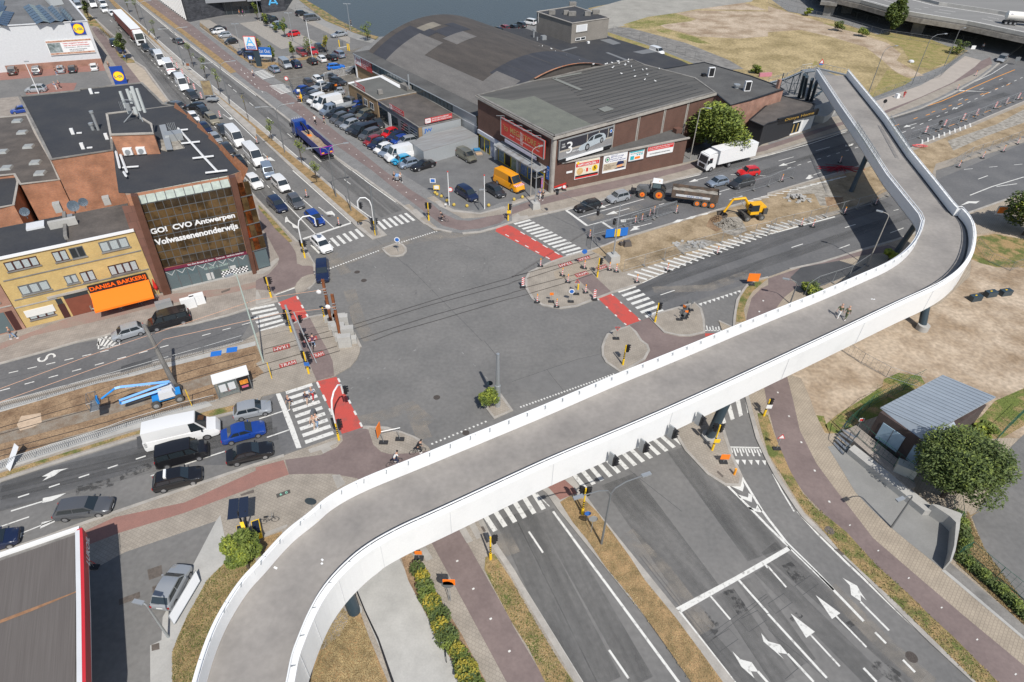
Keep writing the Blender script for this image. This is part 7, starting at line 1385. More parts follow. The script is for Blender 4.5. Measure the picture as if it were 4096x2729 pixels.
C('sedan','black',(-23.68,41.69),(-27.8,40.07),'black saloon front of the outer lane at the stop band',group='traffic waiting on the left arm')
c_=C('wagon','black',(-29.65,38.27),(-33.32,36.81),'black estate with a driving school sign on its roof',group='traffic waiting on the left arm')
rs_=BX((-.9,0,1.6),(.25,1.0,.22)).B('roof_sign',M.white);rs_.parent=c_
C('wagon','grey',(-36.17,34.45),(-40.79,33.52),'dark grey estate car with silver roof rails on the left arm',group='traffic waiting on the left arm')
C('hatch','navy',(-43.08,30.94),(-45.59,29.75),'navy car half cut off by the left edge beside the petrol station',group='traffic waiting on the left arm')
C('small','silver',(-48.46,58.36),(-45.4,60.4),'silver small hatchback parked before the bakery pavement',group='cars parked before the bakery')
C('van','black',(-45.18,60.63),(-40.79,63.04),'glossy black passenger van parked behind the silver hatchback',group='cars parked before the bakery')
C('wagon','navy',(-26.06,71.19),(-27.51,76.71),'dark blue car turning at the corner beside the rusty steel posts',group='traffic entering the junction')
C('hatch','white',(-27.24,79.25),(-30.1,82.91),'white hatchback crossing the zebra by the curved signal mast',group='traffic entering the junction')
C('suv','navy',(-37,90.9),(-41,95.7),'dark suv in the kerb lane beside the amber office',**D1)
C('hatch','grey',(-34.9,92.5),(-37.8,96.7),'grey driving school hatchback with white bonnet lettering, behind the blue one',**D1)
C('hatch','blue',(-30.25,87.11),(-33.3,91.1),'bright blue driving school hatchback with white bonnet lettering',**D1)
C('kangoo','white',(-38.8,98.3),(-42.3,102.8),'small white window van two places behind the blue driving school car',**D1)
C('kangoo','lightblue',(-42.9,102.8),(-46,108.7),'pale blue small van between the two white vans in the queue',**D1)
C('suv','white',(-43.8,99.3),(-47.2,103.6),'white suv half hidden at the office corner',**D1)
C('bigvan','white',(-46.2,108),(-51.6,115.4),'white delivery van with blue and pink side graphics',deliv=True,**D1)
C('bigvan','white',(-52.8,116.7),(-58,123.9),'white courier van with small red roof badge',deliv=True,**D1)
C('hatch','anth',(-58.1,122.7),(-60.9,127),'dark hatchback just behind the courier van',**D1)
C('mpv','beige',(-62,128.2),(-66.1,133.3),'beige people carrier in the middle of the queue',**D1)
C('suv','black',(-65.7,132.7),(-69.3,137.1),'black suv between the beige people carrier and the turning car',**D1)
C('wagon','black',(-72.5,138.3),(-69,138.2),'black car turning out of the side street across the queue',**D1)
C('wagon','grey',(-78.2,139.7),(-73,137.6),'dark grey car emerging behind the school roof corner',**D1)
C('hatch','white',(-66.4,128.8),(-70.4,134.4),'white car seen over the school roof edge',**D1)
C('hatch','navy',(-62.1,123.9),(-65.2,127.6),'navy car partly hidden by the bronze roof hoods',**D1)
C('small','silver',(-57.8,118.5),(-61.1,122.5),'silver small car partly hidden by the bronze roof hoods',**D1)
C('hatch','anth',(-53.8,113.5),(-56.7,117.2),'dark grey car below the silver small car, beside the roof hoods',**D1)
C('sedan','black',(-49.7,108),(-52.9,112.2),'black saloon lowest of the cars showing over the school roof hoods',**D1)
C('suv','anth',(-72,142.6),(-76.2,147.6),'dark suv with roof rails behind two white vans',**D1)
C('bigvan','white',(-76.2,147.3),(-82.7,157.4),'white van with dark bumper in front of the roadworks van',deliv=True,**D1)
C('hatch','anth',(-82,156.9),(-84.9,160.2),'dark car squeezed between two white vans',**D1)
rwv=C('bigvan','white',(-84.3,159),(-91,169.6),'white roadworks van with red chevrons on the bonnet',deliv=True,**D1)
C('bigvan','white',(-89.6,165.8),(-96.8,177.2),'white courier van just behind the chevron van',deliv=True,**D1)
C('hatch','grey',(-96.1,175.5),(-99.8,180.5),'grey hatchback behind three white vans',**D1)
C('hatch','anth',(-100.5,180.4),(-104.7,186.1),'dark grey hatchback right in front of the articulated lorry',**D1)
C('suv','anth',(-121,207.1),(-125.7,214.4),'dark car behind the articulated lorry trailer',**D1)
C('hatch','anth',(-124.8,213),(-129.3,219.2),'second dark car behind the articulated lorry',**D1)
C('hatch','white',(-128.8,218.5),(-133.8,224.9),'white hatchback third behind the lorry',**D1)
C('suv','white',(-133.5,222.6),(-139.1,230),'white suv further up the queue',**D1)
C('van','white',(-137,229.4),(-144.6,238.8),'white van near the top edge of the queue',deliv=True,**D1)
C('van','silver',(-143.4,225.5),(-151.1,236.3),'silver van in the kerb lane near the top edge',**D1)
C('bigvan','white',(-139.5,227.1),(-148.5,240.5),'white recovery truck like van in the second lane near the top edge',deliv=True,**D1)
C('hatch','anth',(-150.7,235.5),(-155.8,242),'dark car at the very top of the kerb lane',**D1)
C('wagon','grey',(-98.8,192.5),(-95.4,189.3),'dark grey estate driving away alone on the far carriageway')
C('suv','black',(-111.6,184.4),(-114.5,188.8),'black car parked beside the bicycle racks',group='cars parked by the pavement trees')
C('hatch','navy',(-105.9,177.8),(-110.1,182.9),'dark blue car parked under the slim pavement tree',group='cars parked by the pavement trees')
gl_='cars in the supermarket car park'
C('suv','brown',(-126.3,163.3),(-122.5,156.5),'dark brown car leftmost at the supermarket wall',group=gl_)
C('mpv','grey',(-120.6,163.8),(-117.3,157.7),'grey people carrier parked at the supermarket wall',group=gl_)
C('small','silver',(-115.4,165.1),(-112.1,159),'silver car with open boot at the supermarket wall',group=gl_)
C('hatch','anth',(-112.5,165.3),(-109.9,160.1),'dark car right of the silver car with open boot',group=gl_)
C('small','white',(-108.3,167.1),(-105.3,161.8),'white small car rightmost at the supermarket wall',group=gl_)
C('suv','silver',(-113.1,146.5),(-108.8,147.6),'silver suv driving through the supermarket car park',group=gl_)
C('hatch','blue',(-107.3,132.9),(-105,134.4),'bright blue car cut by the black roof edge',group=gl_)
ga='cars in the discount store car park'
for kd,cl,f,r_,lb in(('sedan','black',(-92.9,203.5),(-88.9,206.2),'black car first in the row by the fence'),('small','white',(-90.9,200.3),(-88.3,203.2),'white car with red sill stripe beside the black car'),('small','silver',(-87.6,196.5),(-84.5,198.6),'silver hatchback with its door open'),('small','black',(-83.3,189.9),(-80.5,192.2),'black small car alone by the fence'),('wagon','navy',(-76,179.7),(-72.8,182.8),'dark estate left of the discount store pylon'),('mpv','navy',(-69.8,176.9),(-72.9,177.8),'navy car hidden behind the discount store pylon'),
('sedan','black',(-82.7,218.4),(-79.8,222.1),'black car first in the middle row near the store'),('suv','black',(-80,214),(-77.2,218.9),'black suv second in the middle row'),('hatch','silver',(-76.7,209.8),(-74,213.3),'silver hatchback third in the middle row'),('hatch','green',(-75,207.1),(-72,210.6),'dark green hatchback fourth in the middle row'),('small','red',(-68.5,199.7),(-65.6,202.2),'bright red small car alone in the middle row'),
('suv','black',(-69.8,228.1),(-73.4,225.9),'black car by the dock fence left of the grey van'),('sedan','silver',(-55.4,199.8),(-51.7,203.5),'silver saloon with open boot near the dock fence'),('suv','darkred',(-57.3,179.1),(-60.8,183.9),'dark red suv parked behind the hedge'),('hatch','red',(-55.2,181.2),(-58,185.4),'red hatchback half hidden by a young tree'),('suv','black',(-53.8,183.8),(-57,188.8),'black suv right of the red hatchback')):
 C(kd,cl,f,r_,lb,group=ga,z=.12)
C('van','grey',(-64.5,221.9),(-68.8,219.3),'grey window van by the dock fence',group=ga,z=.12)
gb='cars parked on the cobbled lot'
for kd,cl,f,r_,lb in(('hatch','lightblue',(-63.5,168.1),(-60.6,164.5),'pale blue hatchback leftmost on the cobbles'),('suv','navy',(-59.4,172.7),(-56.3,168.7),'dark hatchback right of the grey panel van on the cobbles'),('small','black',(-55.7,175.3),(-52.9,171.8),'black small car at the foot of the tall white lamp'),('small','white',(-53.8,177.9),(-50.9,173.9),'white small car in the row under the hedge'),('hatch','black',(-51.8,179.3),(-48.7,175.9),'black hatchback in the row under the hedge'),('mpv','lightblue',(-50.5,182.5),(-47.3,178.7),'pale silver people carrier ending the row under the hedge'),
('wagon','brightblue',(-45,170.4),(-49.1,168.4),'vivid blue estate crossing the cobbles'),('hatch','anth',(-42.9,165.7),(-41,167.2),'grey car behind the white fence at the hall corner'),('sedan','anth',(-48.5,161.3),(-45.5,161),'dark convertible behind the white fence')):
 C(kd,cl,f,r_,lb,group=gb,z=.12)
C('van','silver',(-58.1,167.1),(-62.6,173.5),'silver panel van with ladder rack on the cobbles',group=gb,z=.12,deliv=True)
gd='used cars packed on the dealer forecourt'
for kd,cl,f,r_,lb in(('small','brown',(-48.9,153.5),(-51.9,158),'small brown car with white roof in the back row'),('small','white',(-47.6,156.5),(-50,159.9),'white small car in the back row by the fence'),('wagon','anth',(-41.7,156.2),(-45.6,158.4),'dark hatchback at the back near the building corner'),('sedan','silver',(-48.5,151.2),(-45.5,156),'silver saloon in the second row'),('sedan','black',(-45.9,151.1),(-43,154.7),'black hatchback beside the fenced gate'),('micro','silver',(-42.7,149.5),(-40.6,150.1),'tiny two seat silver and black car'),('hatch','blue',(-51.9,148.9),(-49.7,152),'blue hatchback at the left corner of the fence'),('hatch','navy',(-49.8,147.4),(-47.7,150.3),'navy car second from the fence corner'),('wagon','grey',(-48.4,144.2),(-46.1,148.8),'grey estate third from the fence corner'),
('mpv','grey',(-39.1,144.4),(-37,142.9),'pale grey small car beside the tan wall'),('small','blue',(-36.5,140),(-35.1,142.2),'blue small car beside the tan wall'),('suv','black',(-40.7,133.6),(-37.3,137.5),'big black off roader beside the flatbed pickup'),('mpv','grey',(-39.1,131),(-36.6,134.6),'grey people carrier in the front row, fourth from the fence'),('mpv','grey',(-37.5,128.9),(-34.4,133),'brownish grey people carrier in the front row'),('hatch','silver',(-36.1,127.4),(-33.5,131.2),'silver hatchback in the front row'),('wagon','anth',(-34.5,125.2),(-31.6,129.1),'dark grey estate left of the black van in the front row'),
('mpv','grey',(-31.5,121.7),(-27.8,126.5),'large grey people carrier right of the black van'),('small','darkred',(-29.9,119.2),(-27,122.4),'dark red hatchback with black roof in the front row'),('hatch','navy',(-28.5,117.5),(-25.9,121),'navy hatchback right of the dark red one'),('small','white',(-27.1,115.6),(-24.4,118.7),'white small car with copper roof'),('hatch','lightblue',(-25.8,114),(-23.5,117.5),'pale silver hatchback left of the white panel van'),('hatch','cyan',(-23,110.8),(-20,113.3),'turquoise hatchback right of the white panel van'),('hatch','lightblue',(-21.5,109.3),(-18.3,111.7),'silver blue hatchback next to last by the forecourt'),('cabrio','black',(-19,108.3),(-15.3,111.4),'black soft top car last of the front row'),
('wagon','black',(-36.5,135.6),(-33.4,139),'black estate in the second row by the tan wall'),('wagon','olive',(-34.3,133.8),(-32,137.5),'olive silver estate in the second row'),('sedan','black',(-33.3,132),(-30.6,135.2),'black coupe in the second row'),('sedan','anth',(-28.1,128.8),(-30.2,132.5),'dark grey saloon facing out by the showroom door'),('small','red',(-26.9,123.5),(-24.7,126.7),'bright red small car before the workshop doors'),('hatch','navy',(-25.6,121.7),(-22.9,125.1),'navy small car behind the red small one'),('small','blue',(-24.5,120.1),(-21.9,122.9),'royal blue small coupe before the workshop'),('mpv','silver',(-23.1,120),(-20.1,121.9),'pale silver people carrier against the shed')):
 C(kd,cl,f,r_,lb,group=gd,z=.12)
C('kangoo','white',(-46.8,141.8),(-44.2,145.8),'small white panel van near the fence corner',group=gd,z=.12,deliv=True)
C('kangoo','white',(-45.2,139.4),(-42.8,142.5),'low white van squeezed between the small van and the high van',group=gd,z=.12,deliv=True)
C('bigvan','white',(-44.3,138.4),(-39.6,142.8),'high white van with blue roof in the front row',group=gd,z=.12,deliv=True)
C('van','black',(-33.1,123.8),(-29,128.3),'black panel van in the middle of the front row',group=gd,z=.12,deliv=True)
C('bigvan','white',(-24.4,112.3),(-20,115.3),'white panel van beside the corrugated shed',group=gd,z=.12,deliv=True)
C('kangoo','olive',(-8,112.5),(-11,116.4),'olive delivery van by the pallets',z=.12,deliv=True)
ov=C('bigvan','orange',(1,100.5),(-3.3,105.4),'orange yellow roadworks van with red and white chevron bonnet',z=.12,deliv=True)
C('mpv','navy',(-6.7,96.7),(-9.8,100.6),'dark people carrier between the two white flagpoles',z=.12)
C('hatch','anth',(-2,98.2),(-5,102),'dark hatchback beside the orange van',z=.12)
C('wagon','black',(10.09,94.16),(14.1,96.7),'glossy black estate first at the right arm stop line',group='traffic waiting on the right arm')
C('suv','silver',(15.8,97.8),(19.3,99.8),'silver small suv with black roof before the tractor',group='traffic waiting on the right arm')
C('hatch','lightblue',(34.4,104.9),(38.1,106.8),'pale silver hatchback beside the tipping trailer',group='traffic waiting on the right arm')
C('mpv','anth',(38.4,104.4),(42.7,106.9),'dark van like car behind the fence panels',group='traffic waiting on the right arm')
C('suv','red',(41.2,109.8),(44.8,110.9),'red suv beside the white box lorry',group='traffic waiting on the right arm')
rv=C('kangoo','silver',(134.5,188),(141.2,195),'silver service van with red and white bonnet under the viaduct',deliv=True)
C('hatch','silver',(-27.12,28.44),(-27.38,24.74),'silver coupe parked beside the fallen white banner',z=.12)
for kd,cl,f,r_,lb in(('hatch','black',(-8.2,213.6),(-5.4,210.5),'black car left of the row by the dock'),('hatch','darkred',(-6.2,216.6),(-3.2,212.1),'dark red car by the dock'),('suv','anth',(-1.1,220),(1.8,216.7),'dark suv by the dock beside the white van'),('hatch','black',(-3,216.9),(-.7,213.7),'black car partly hidden at the dock row')):
 C(kd,cl,f,r_,lb,group='cars parked by the dock',z=.12)
C('kangoo','white',(1.7,223.2),(5.2,220.6),'white window van by the dock',group='cars parked by the dock',z=.12)
C('van','white',(40.3,188.9),(38,192.1),'white van tucked behind the black roof edge',z=.12,deliv=True)
def chev(o,z=1.2):
 b=MB();x0=CT['bigvan'][0]/2
 for i in range(-3,4):b.add([(x0-.85,i*.26,1.29),(x0-.85,i*.26+.13,1.29),(x0-.3,i*.30+.15,1.2),(x0-.3,i*.30,1.2)],[(0,1,2,3)])
 c=b.B('chevron_marking',M.red);c.parent=o
 c2=AD([(x0-.88,-.9,1.275),(x0-.88,.9,1.275),(x0-.28,.95,1.185),(x0-.28,-.95,1.185)],[(0,3,2,1)]).B('chevron_base',M.white);c2.parent=o
chev(ov);chev(rwv)
def wheel(par,x,y,r,wdt=.3,rimm='rim',tyre='rubber',n=16):
 s=1 if y>0 else-1
 w_=TB([(x,y-wdt/2,r),(x,y+wdt/2,r)],r,n).B('wheel',M[tyre],par,smooth=True)
 TB([(x,y+s*wdt*.46,r),(x,y+s*(wdt/2+.02),r)],r*.58,12).B('rim',M[rimm],w_)
 TB([(x,y+s*wdt*.5,r),(x,y+s*(wdt/2+.06),r)],r*.2,8).B('hub',M.galv,w_)
 return w_
def lorry(F,Rr,label,cabm,boxm,Lc=2.3,gap=.5,H=3.7,hb=1.1,kind='box',axles=(),z=0,cat='lorry',group=None,name='lorry',sidem=None):
 L=dist(F,Rr);a=ang(Rr,F);c=lerp(F,Rr,.5);t=empty(name,(0,0,0));x1=L/2;W=2.5
 cb=MB()
 zc=3.3 if kind!='artic' else 3.6
 st_=[(x1,.45,1.25),(x1-.02,.45,1.6)]
 cb.add([(x1,-1.2,.4),(x1,1.2,.4),(x1,1.22,1.7),(x1,-1.22,1.7),(x1-.25,1.18,zc-.15),(x1-.25,-1.18,zc-.15),(x1-.7,1.15,zc),(x1-.7,-1.15,zc),(x1-Lc,1.2,zc),(x1-Lc,-1.2,zc),(x1-Lc,1.22,.6),(x1-Lc,-1.22,.6)],
[(0,1,2,3),(3,2,4,5),(5,4,6,7),(7,6,8,9),(9,8,10,11),(1,0,11,10),(1,10,8,6,4,2),(0,3,5,7,9,11)]);cb.B('cab',cabm,t)
 AD([(x1+.01,-1.05,1.75),(x1+.01,1.05,1.75),(x1-.2,1.02,zc-.35),(x1-.2,-1.02,zc-.35)],[(0,1,2,3)]).B('windscreen',M.glass,t)
 for s in(-1,1):
  q=[(x1-.35,s*1.235,1.75),(x1-1.3,s*1.235,1.75),(x1-1.3,s*1.2,zc-.6),(x1-.5,s*1.2,zc-.6)]
  AD(q if s>0 else q[::-1],[(0,1,2,3)]).B('side_window',M.glass,t);BX((x1-.1,s*1.4,2.1),(.12,.25,.7)).B('mirror',M.black,t);BX((x1,s*.95,.75),(.08,.4,.22)).B('headlight',M.headlight,t)
 BX((x1+.02,0,1.15),(.08,1.5,.7)).B('grille',M.black,t);BX((x1,0,.5),(.2,2.45,.3)).B('bumper',M.white if kind=='artic' else M.rubber,t)
 BX((0,0,.85),(L-.8,.9,.3)).B('chassis',M.rubber,t)
 xb0,xb1=-x1,x1-Lc-gap
 if kind in('box','artic'):
  BX(((xb0+xb1)/2,0,(hb+H)/2),(xb1-xb0,W,H-hb)).B('box',sidem or boxm,t);BX(((xb0+xb1)/2,0,H+.02),(xb1-xb0+.04,W+.04,.06)).B('box_roof',M.white,t)
  AD([(x1-.5,-1.0,zc),(x1-.5,1.0,zc),(x1-Lc,1.1,H-.1),(x1-Lc,-1.1,H-.1)],[(0,1,2,3)]).B('air_deflector',cabm,t)
 for x in axles:
  for s in(-1,1):wheel(t,x1-x,s*1.08,.5,.32)
 t.location=(c[0],c[1],z);t.rotation_euler=(0,0,a);tag(t,label,cat,group);WM[t.name]=Matrix.Identity(4)
 return t,x1,xb0,xb1
lorry((-105.3,186.8),(-123.5,211.3),'white articulated lorry with red curtain trailer in the queue',M.white,mat('curtain_red',(.24,.07,.06),.6,var=.1,scale=1),H=3.95,kind='artic',axles=(1.4,4.6,9.5,10.8),name='articulated_lorry')
lorry((34.6,111.8),(45.4,117.9),'white box lorry standing in the far lane of the right arm',M.white,M.white,H=3.7,kind='box',axles=(1.3,5.8),name='box_lorry')
bt=paintm('blue')
t,x1,xb0,xb1=lorry((-44.5,125.4),(-35.3,112.5),'blue tipper lorry with folded black crane and red grab',bt,bt,Lc=2.4,kind='tipper',axles=(1.4,4.2,5.6,9.2,10.6),name='tipper_lorry')
def tub(par,xa,xb,W,z0,z1,m,mi,th=.08):
 b=MB()
 for s in(-1,1):b.box(((xa+xb)/2,s*W/2,(z0+z1)/2),(xb-xa,th,z1-z0))
 b.box((xa,0,(z0+z1)/2),(th,W,z1-z0)).box((xb,0,(z0+z1)/2),(th,W,z1-z0));b.B('tipper_body',m,par);BX(((xa+xb)/2,0,z0),(xb-xa,W,.1)).B('tipper_floor',mi,par)
tub(t,xb0+.2,xb1-.4,2.45,1.3,2.7,mat('blue_tub',(.012,.03,.22),.4),M.sand)
b=MB();n=9;L_t=xb1-xb0-1
for i in range(n+1):
 for j in range(5):b.v.append((xb0+.3+L_t*i/n,-1.1+.55*j,1.75+.18*sin(i*1.7+j)+(.2 if 0<j<4 else 0)))
for i in range(n):
 for j in range(4):b.f.append((i*5+j,(i+1)*5+j,(i+1)*5+j+1,i*5+j+1))
b.B('sand_load',M.sand,t,smooth='all')
TB([(xb1+.1,0,1.2),(xb1+.1,0,3.3),(xb1-2.0,.2,3.5),(xb1-4.2,.1,2.7),(xb1-4.2,.1,2.1)],.16,6).B('crane_arm',M.black,t);BX((xb1-4.2,.1,1.95),(1,.9,.5),.4,.6).B('grab',M.orange,t)
BX((xb0+.12,0,2.0),(.06,2.5,1.4)).B('tailgate',mat('magenta',(.4,.03,.3),.5),t);BX((xb0+.09,0,2.0),(.06,2.3,1.2)).B('tailgate_panel',MC['blue_tub'],t)
for y_ in(-.8,.8):BX((xb0+.05,y_,1.6),(.04,.5,.25)).B('reflector',M.amber,t)
BX((xb0+.1,0,.7),(.2,2.4,.2)).B('rear_bumper',M.black,t)
for i in range(5):BX((x1-.6,-.9+.45*i,3.45),(.12,.2,.2)).B('roof_lamp',M.headlight,t)
t=empty('flatbed_pickup',(0,0,0));f_,r_=(-42.3,135.3),(-36.8,140.5);L=dist(f_,r_)
pmS=paintm('lightblue');x1=L/2
AD([(x1,-.9,.35),(x1,.9,.35),(x1,.9,1.0),(x1,-.9,1.0),(x1-.9,.9,1.25),(x1-.9,-.9,1.25),(x1-1.5,.82,2.15),(x1-1.5,-.82,2.15),(x1-3.1,.82,2.2),(x1-3.1,-.82,2.2),(x1-3.1,.92,.45),(x1-3.1,-.92,.45)],[(0,1,2,3),(3,2,4,5),(5,4,6,7),(7,6,8,9),(9,8,10,11),(1,0,11,10),(1,10,8,6,4,2),(0,3,5,7,9,11)]).B('cab',pmS,t)
AD([(x1-.88,-.8,1.3),(x1-.88,.8,1.3),(x1-1.42,.75,2.05),(x1-1.42,-.75,2.05)],[(0,1,2,3)]).B('windscreen',M.glass,t)
for s in(-1,1):
 for xa in(x1-1.45,x1-2.3):
  q=[(xa,s*.915,1.3),(xa-.7,s*.915,1.3),(xa-.7,s*.86,1.95),(xa-.15,s*.86,1.95)];AD(q if s>0 else q[::-1],[(0,1,2,3)]).B('side_window',M.glass,t)
 for x in(1,L-1.3):wheel(t,x1-x,s*.88,.34,.22)
BX((-x1+1.4,0,.95),(L-3.3,2.0,.12)).B('flatbed',M.galv,t);BX((x1-3.2,0,1.6),(.08,1.9,1.5)).B('headboard',M.pier,t)
for s in(-1,1):BX((-x1+1.4,s*1.0,1.15),(L-3.3,.05,.35)).B('drop_side',M.galv,t)
t.location=(*lerp(f_,r_,.5),.12);t.rotation_euler=(0,0,ang(r_,f_));tag(t,'silver crew cab flatbed pickup in the dealer front row','pickup')
fk=empty('forklift',(*(-43.3,152.9),.12),R(60),'black forklift with raised mast among the dealer cars','forklift');q=(-43.3,152.9)
BX((q[0],q[1],.7),(1.6,1.0,.8),R(60)).B('body',M.black,fk);TB([(q[0]-.7,q[1]-.3,.2),(q[0]-.7,q[1]-.3,2.6)],.06,4).tube([(q[0]-.2,q[1]-.9,.2),(q[0]-.2,q[1]-.9,2.6)],.06,4).B('mast',M.black,fk);BX((q[0],q[1],1.95),(1.2,.9,.08),R(60)).B('roof_guard',M.black,fk);BX((q[0]+.1,q[1],1.2),(.5,.5,.5),R(60)).B('seat',M.orange,fk)
tr=empty('tractor',(0,0,0));bk_=mat('tractor_dark',(.02,.021,.024),.4);gy=mat('tractor_grey',(.16,.165,.17),.4)
for x,r_ in((1.45,.72),(-1.35,.98)):
 for s in(-1,1):
  w_=TB([(x,s*.95-.28,r_),(x,s*.95+.28,r_)],r_,20).B('wheel',M.tyre_dust,tr,smooth=True)
  lug=MB()
  for i in range(18):
   t_=6.2832*i/18;lug.box((x+(r_+.02)*cos(t_),s*.95+(.13 if i%2 else-.13),r_+(r_+.02)*sin(t_)),(.1,.26,.1))
  lb_=lug.B('tread_lug',M.tyre_dust,w_);lb_["kind"]='stuff'
  TB([(x,s*1.16,r_),(x,s*1.25,r_)],r_*.58,16).B('rim',M.orange,w_);TB([(x,s*1.2,r_),(x,s*1.3,r_)],r_*.18,8).B('hub',M.red,w_)
AD([(2.6,-.4,.9),(2.6,.4,.9),(2.6,.35,1.5),(2.6,-.35,1.5),(2.2,.42,1.85),(2.2,-.42,1.85),(.2,.45,2.05),(.2,-.45,2.05),(.2,.45,.9),(.2,-.45,.9)],[(0,1,2,3),(3,2,4,5),(5,4,6,7),(1,8,6,4,2),(0,3,5,7,9),(0,9,8,1),(7,6,8,9)]).B('bonnet',gy,tr)
BX((.2,0,.85),(3.8,.8,.5)).B('chassis',bk_,tr);BX((-.75,0,1.6),(1.6,1.6,.8)).B('cab_base',bk_,tr)
BX((-.75,0,2.4),(1.55,1.55,1.0),0,.88).B('cab_glass',M.glass_pale,tr)
BX((-.75,0,3.0),(1.75,1.6,.25),0,.9).B('cab_roof',M.white,tr)
for sx in(.0,-1.5):
 for s in(-1,1):TB([(sx,s*.78,1.9),(sx*.9-.08,s*.68,2.95)],.05,4).B('cab_pillar',M.black,tr)
for s in(-1,1):
 b=MB();
 for i in range(7):
  t0=R(20+i*22);t1=R(20+(i+1)*22);b.add([(-1.35+1.08*cos(t0),s*.65,.98+1.08*sin(t0)),(-1.35+1.08*cos(t1),s*.65,.98+1.08*sin(t1)),(-1.35+1.08*cos(t1),s*1.3,.98+1.08*sin(t1)),(-1.35+1.08*cos(t0),s*1.3,.98+1.08*sin(t0))],[(0,1,2,3)if s<0 else(3,2,1,0)])
 b.B('mudguard',bk_,tr)
TB([(.35,.6,1.8),(.35,.6,3.1)],.07,6).B('exhaust',M.black,tr);BX((3.1,0,.8),(.9,1.2,.3)).tube([(3.3,-.7,.6),(3.5,-.7,1.3)],.05,4).B('front_linkage',bk_,tr)
tag(TB([(-1.1,.5,3.1),(-1.1,.5,3.3)],.07,6).B('beacon',M.amber,tr))
fa,ra=(19.7,100),(26.1,100.6)
tr.location=(*lerp((21.6,99.9),(24.4,99.2),.5),0);tr.rotation_euler=(0,0,ang((24.4,99.2),(21.6,99.9)));
tr.location=(*lerp((21.7,100.1),(24.7,99.4),.5),0);tr.location.x+=.3;tr.location.y+=.9
tag(tr,'dark tractor with orange wheel rims and white cab roof','tractor')
tt=empty('tipping_trailer',(0,0,0));L=7.6
tub(tt,-L/2,L/2,2.4,1.2,2.6,mat('trailer_dark',(.06,.055,.05),.6,col2=(.16,.11,.08),scale=1),M.gravel)
b=MB()
for i in range(n+1):
 for j in range(5):b.v.append((-L/2+.1+(L-.2)*i/n,-1.1+.55*j,2.1+.12*sin(i*2.1+j)+(.18 if 0<j<4 else 0)))
for i in range(n):
 for j in range(4):b.f.append((i*5+j,(i+1)*5+j,(i+1)*5+j+1,i*5+j+1))
b.B('gravel_load',M.gravel,tt,smooth='all')
for s in(-1,1):BX((.3,s*1.26,1.75),(5.6,.04,.38)).B('side_band',M.white_wall,tt)
WM['tipping_trailer']=Matrix.Identity(4)
for s in(-1,1):text_on('SAEY FILIP',(-1.3*s if s<0 else 1.3,s*1.3,1.62),(-2.6*s*-1 if s<0 else-2.6,0,0),(0,0,.26),mat('lett_blue',(.05,.1,.3),.5),tt,'lettering',.0)
for x in(-.6,-1.85,-3.1):
 for s in(-1,1):wheel(tt,x,s*.98,.62,.42,'orange','tyre_dust',18)
BX((0,0,1.0),(L,.7,.35)).tube([(L/2,0,.8),(L/2+2.0,0,.7)],.12,5).B('drawbar',M.black,tt)
a_=ang((32.4,97),(29.1,97.8));ct=lerp((29,98),(32.4,97.1),.5)
ct=(ct[0]+1.2*cos(a_)-.95*sin(a_)*-1*0,ct[1]);tt.location=(ct[0]+cos(a_)*1.85-sin(a_)*-1.0,ct[1]+sin(a_)*1.85+cos(a_)*-1.0,0);tt.rotation_euler=(0,0,a_)
nn_=Vector((-sin(a_),cos(a_)));
if nn_.y<0:nn_=-nn_
tt.location=(ct[0]+cos(a_)*-.6+nn_.x*.98,ct[1]+sin(a_)*-.6+nn_.y*.98,0)
tag(tt,'three axle tipping trailer full of gravel with orange rims','trailer')
ex=empty('excavator',(0,0,0));yl=mat('exc_yellow',(.8,.42,.01),.4)
for x in(1.25,-1.25):
 for s in(-1,1):wheel(ex,x,s*1.0,.5,.5,'lamp_grey','tyre_dust')
BX((0,0,.8),(3.4,1.3,.45)).B('undercarriage',M.tyre_dust,ex);BX((-.1,0,1.15),(1.4,1.4,.25)).B('turntable',M.black,ex)
BX((-.6,-.3,1.75),(2.6,2.0,1.0)).B('engine_cover',yl,ex);BX((-1.7,-.1,1.5),(.7,2.4,.9)).B('counterweight',mat('exgrey',(.07,.07,.07),.5),ex)
BX((.35,.85,2.1),(1.5,.95,1.7),0,.92).B('cab',yl,ex);BX((.42,.87,2.35),(1.42,.98,1.05),0,.92).B('cab_glass',M.glass,ex)
TB([(.4,-.1,1.7),(1.9,-.1,3.6),(3.9,-.1,3.55)],.24,6).B('boom',yl,ex);TB([(3.9,-.1,3.6),(5,-.1,1.4)],.19,6).B('arm',yl,ex);TB([(1.2,-.1,1.7),(2.6,-.1,3.3)],.07,5).tube([(2.4,-.1,3.9),(4.1,-.1,3.8)],.07,5).B('hydraulic_ram',M.galv,ex)
AD([(4.6,-.8,1.2),(4.6,.6,1.2),(5.6,.6,1.1),(5.6,-.8,1.1),(4.7,-.8,.3),(4.7,.6,.3),(5.4,.6,.2),(5.4,-.8,.2)],[(0,1,5,4),(1,2,6,5),(3,0,4,7),(4,5,6,7)]).B('bucket',mat('bucketb',(.1,.085,.075),.6),ex)
TB([(-1,.3,2.3),(-1,.3,2.6)],.08,6).B('beacon',M.amber,ex)
a_=ang((38.6,93.5),(32,92.1));ex.location=(*(38.8,93.5),.1);ex.rotation_euler=(0,0,a_);tag(ex,'yellow wheeled excavator digging on the gravel median','excavator')
bl_=empty('boom_lift',(0,0,0));lb=mat('lift_blue',(.02,.24,.62),.4)
for x in(1.15,-1.15):
 for s in(-1,1):wheel(bl_,x,s*.95,.45,.35,'galv','tyre_dust')
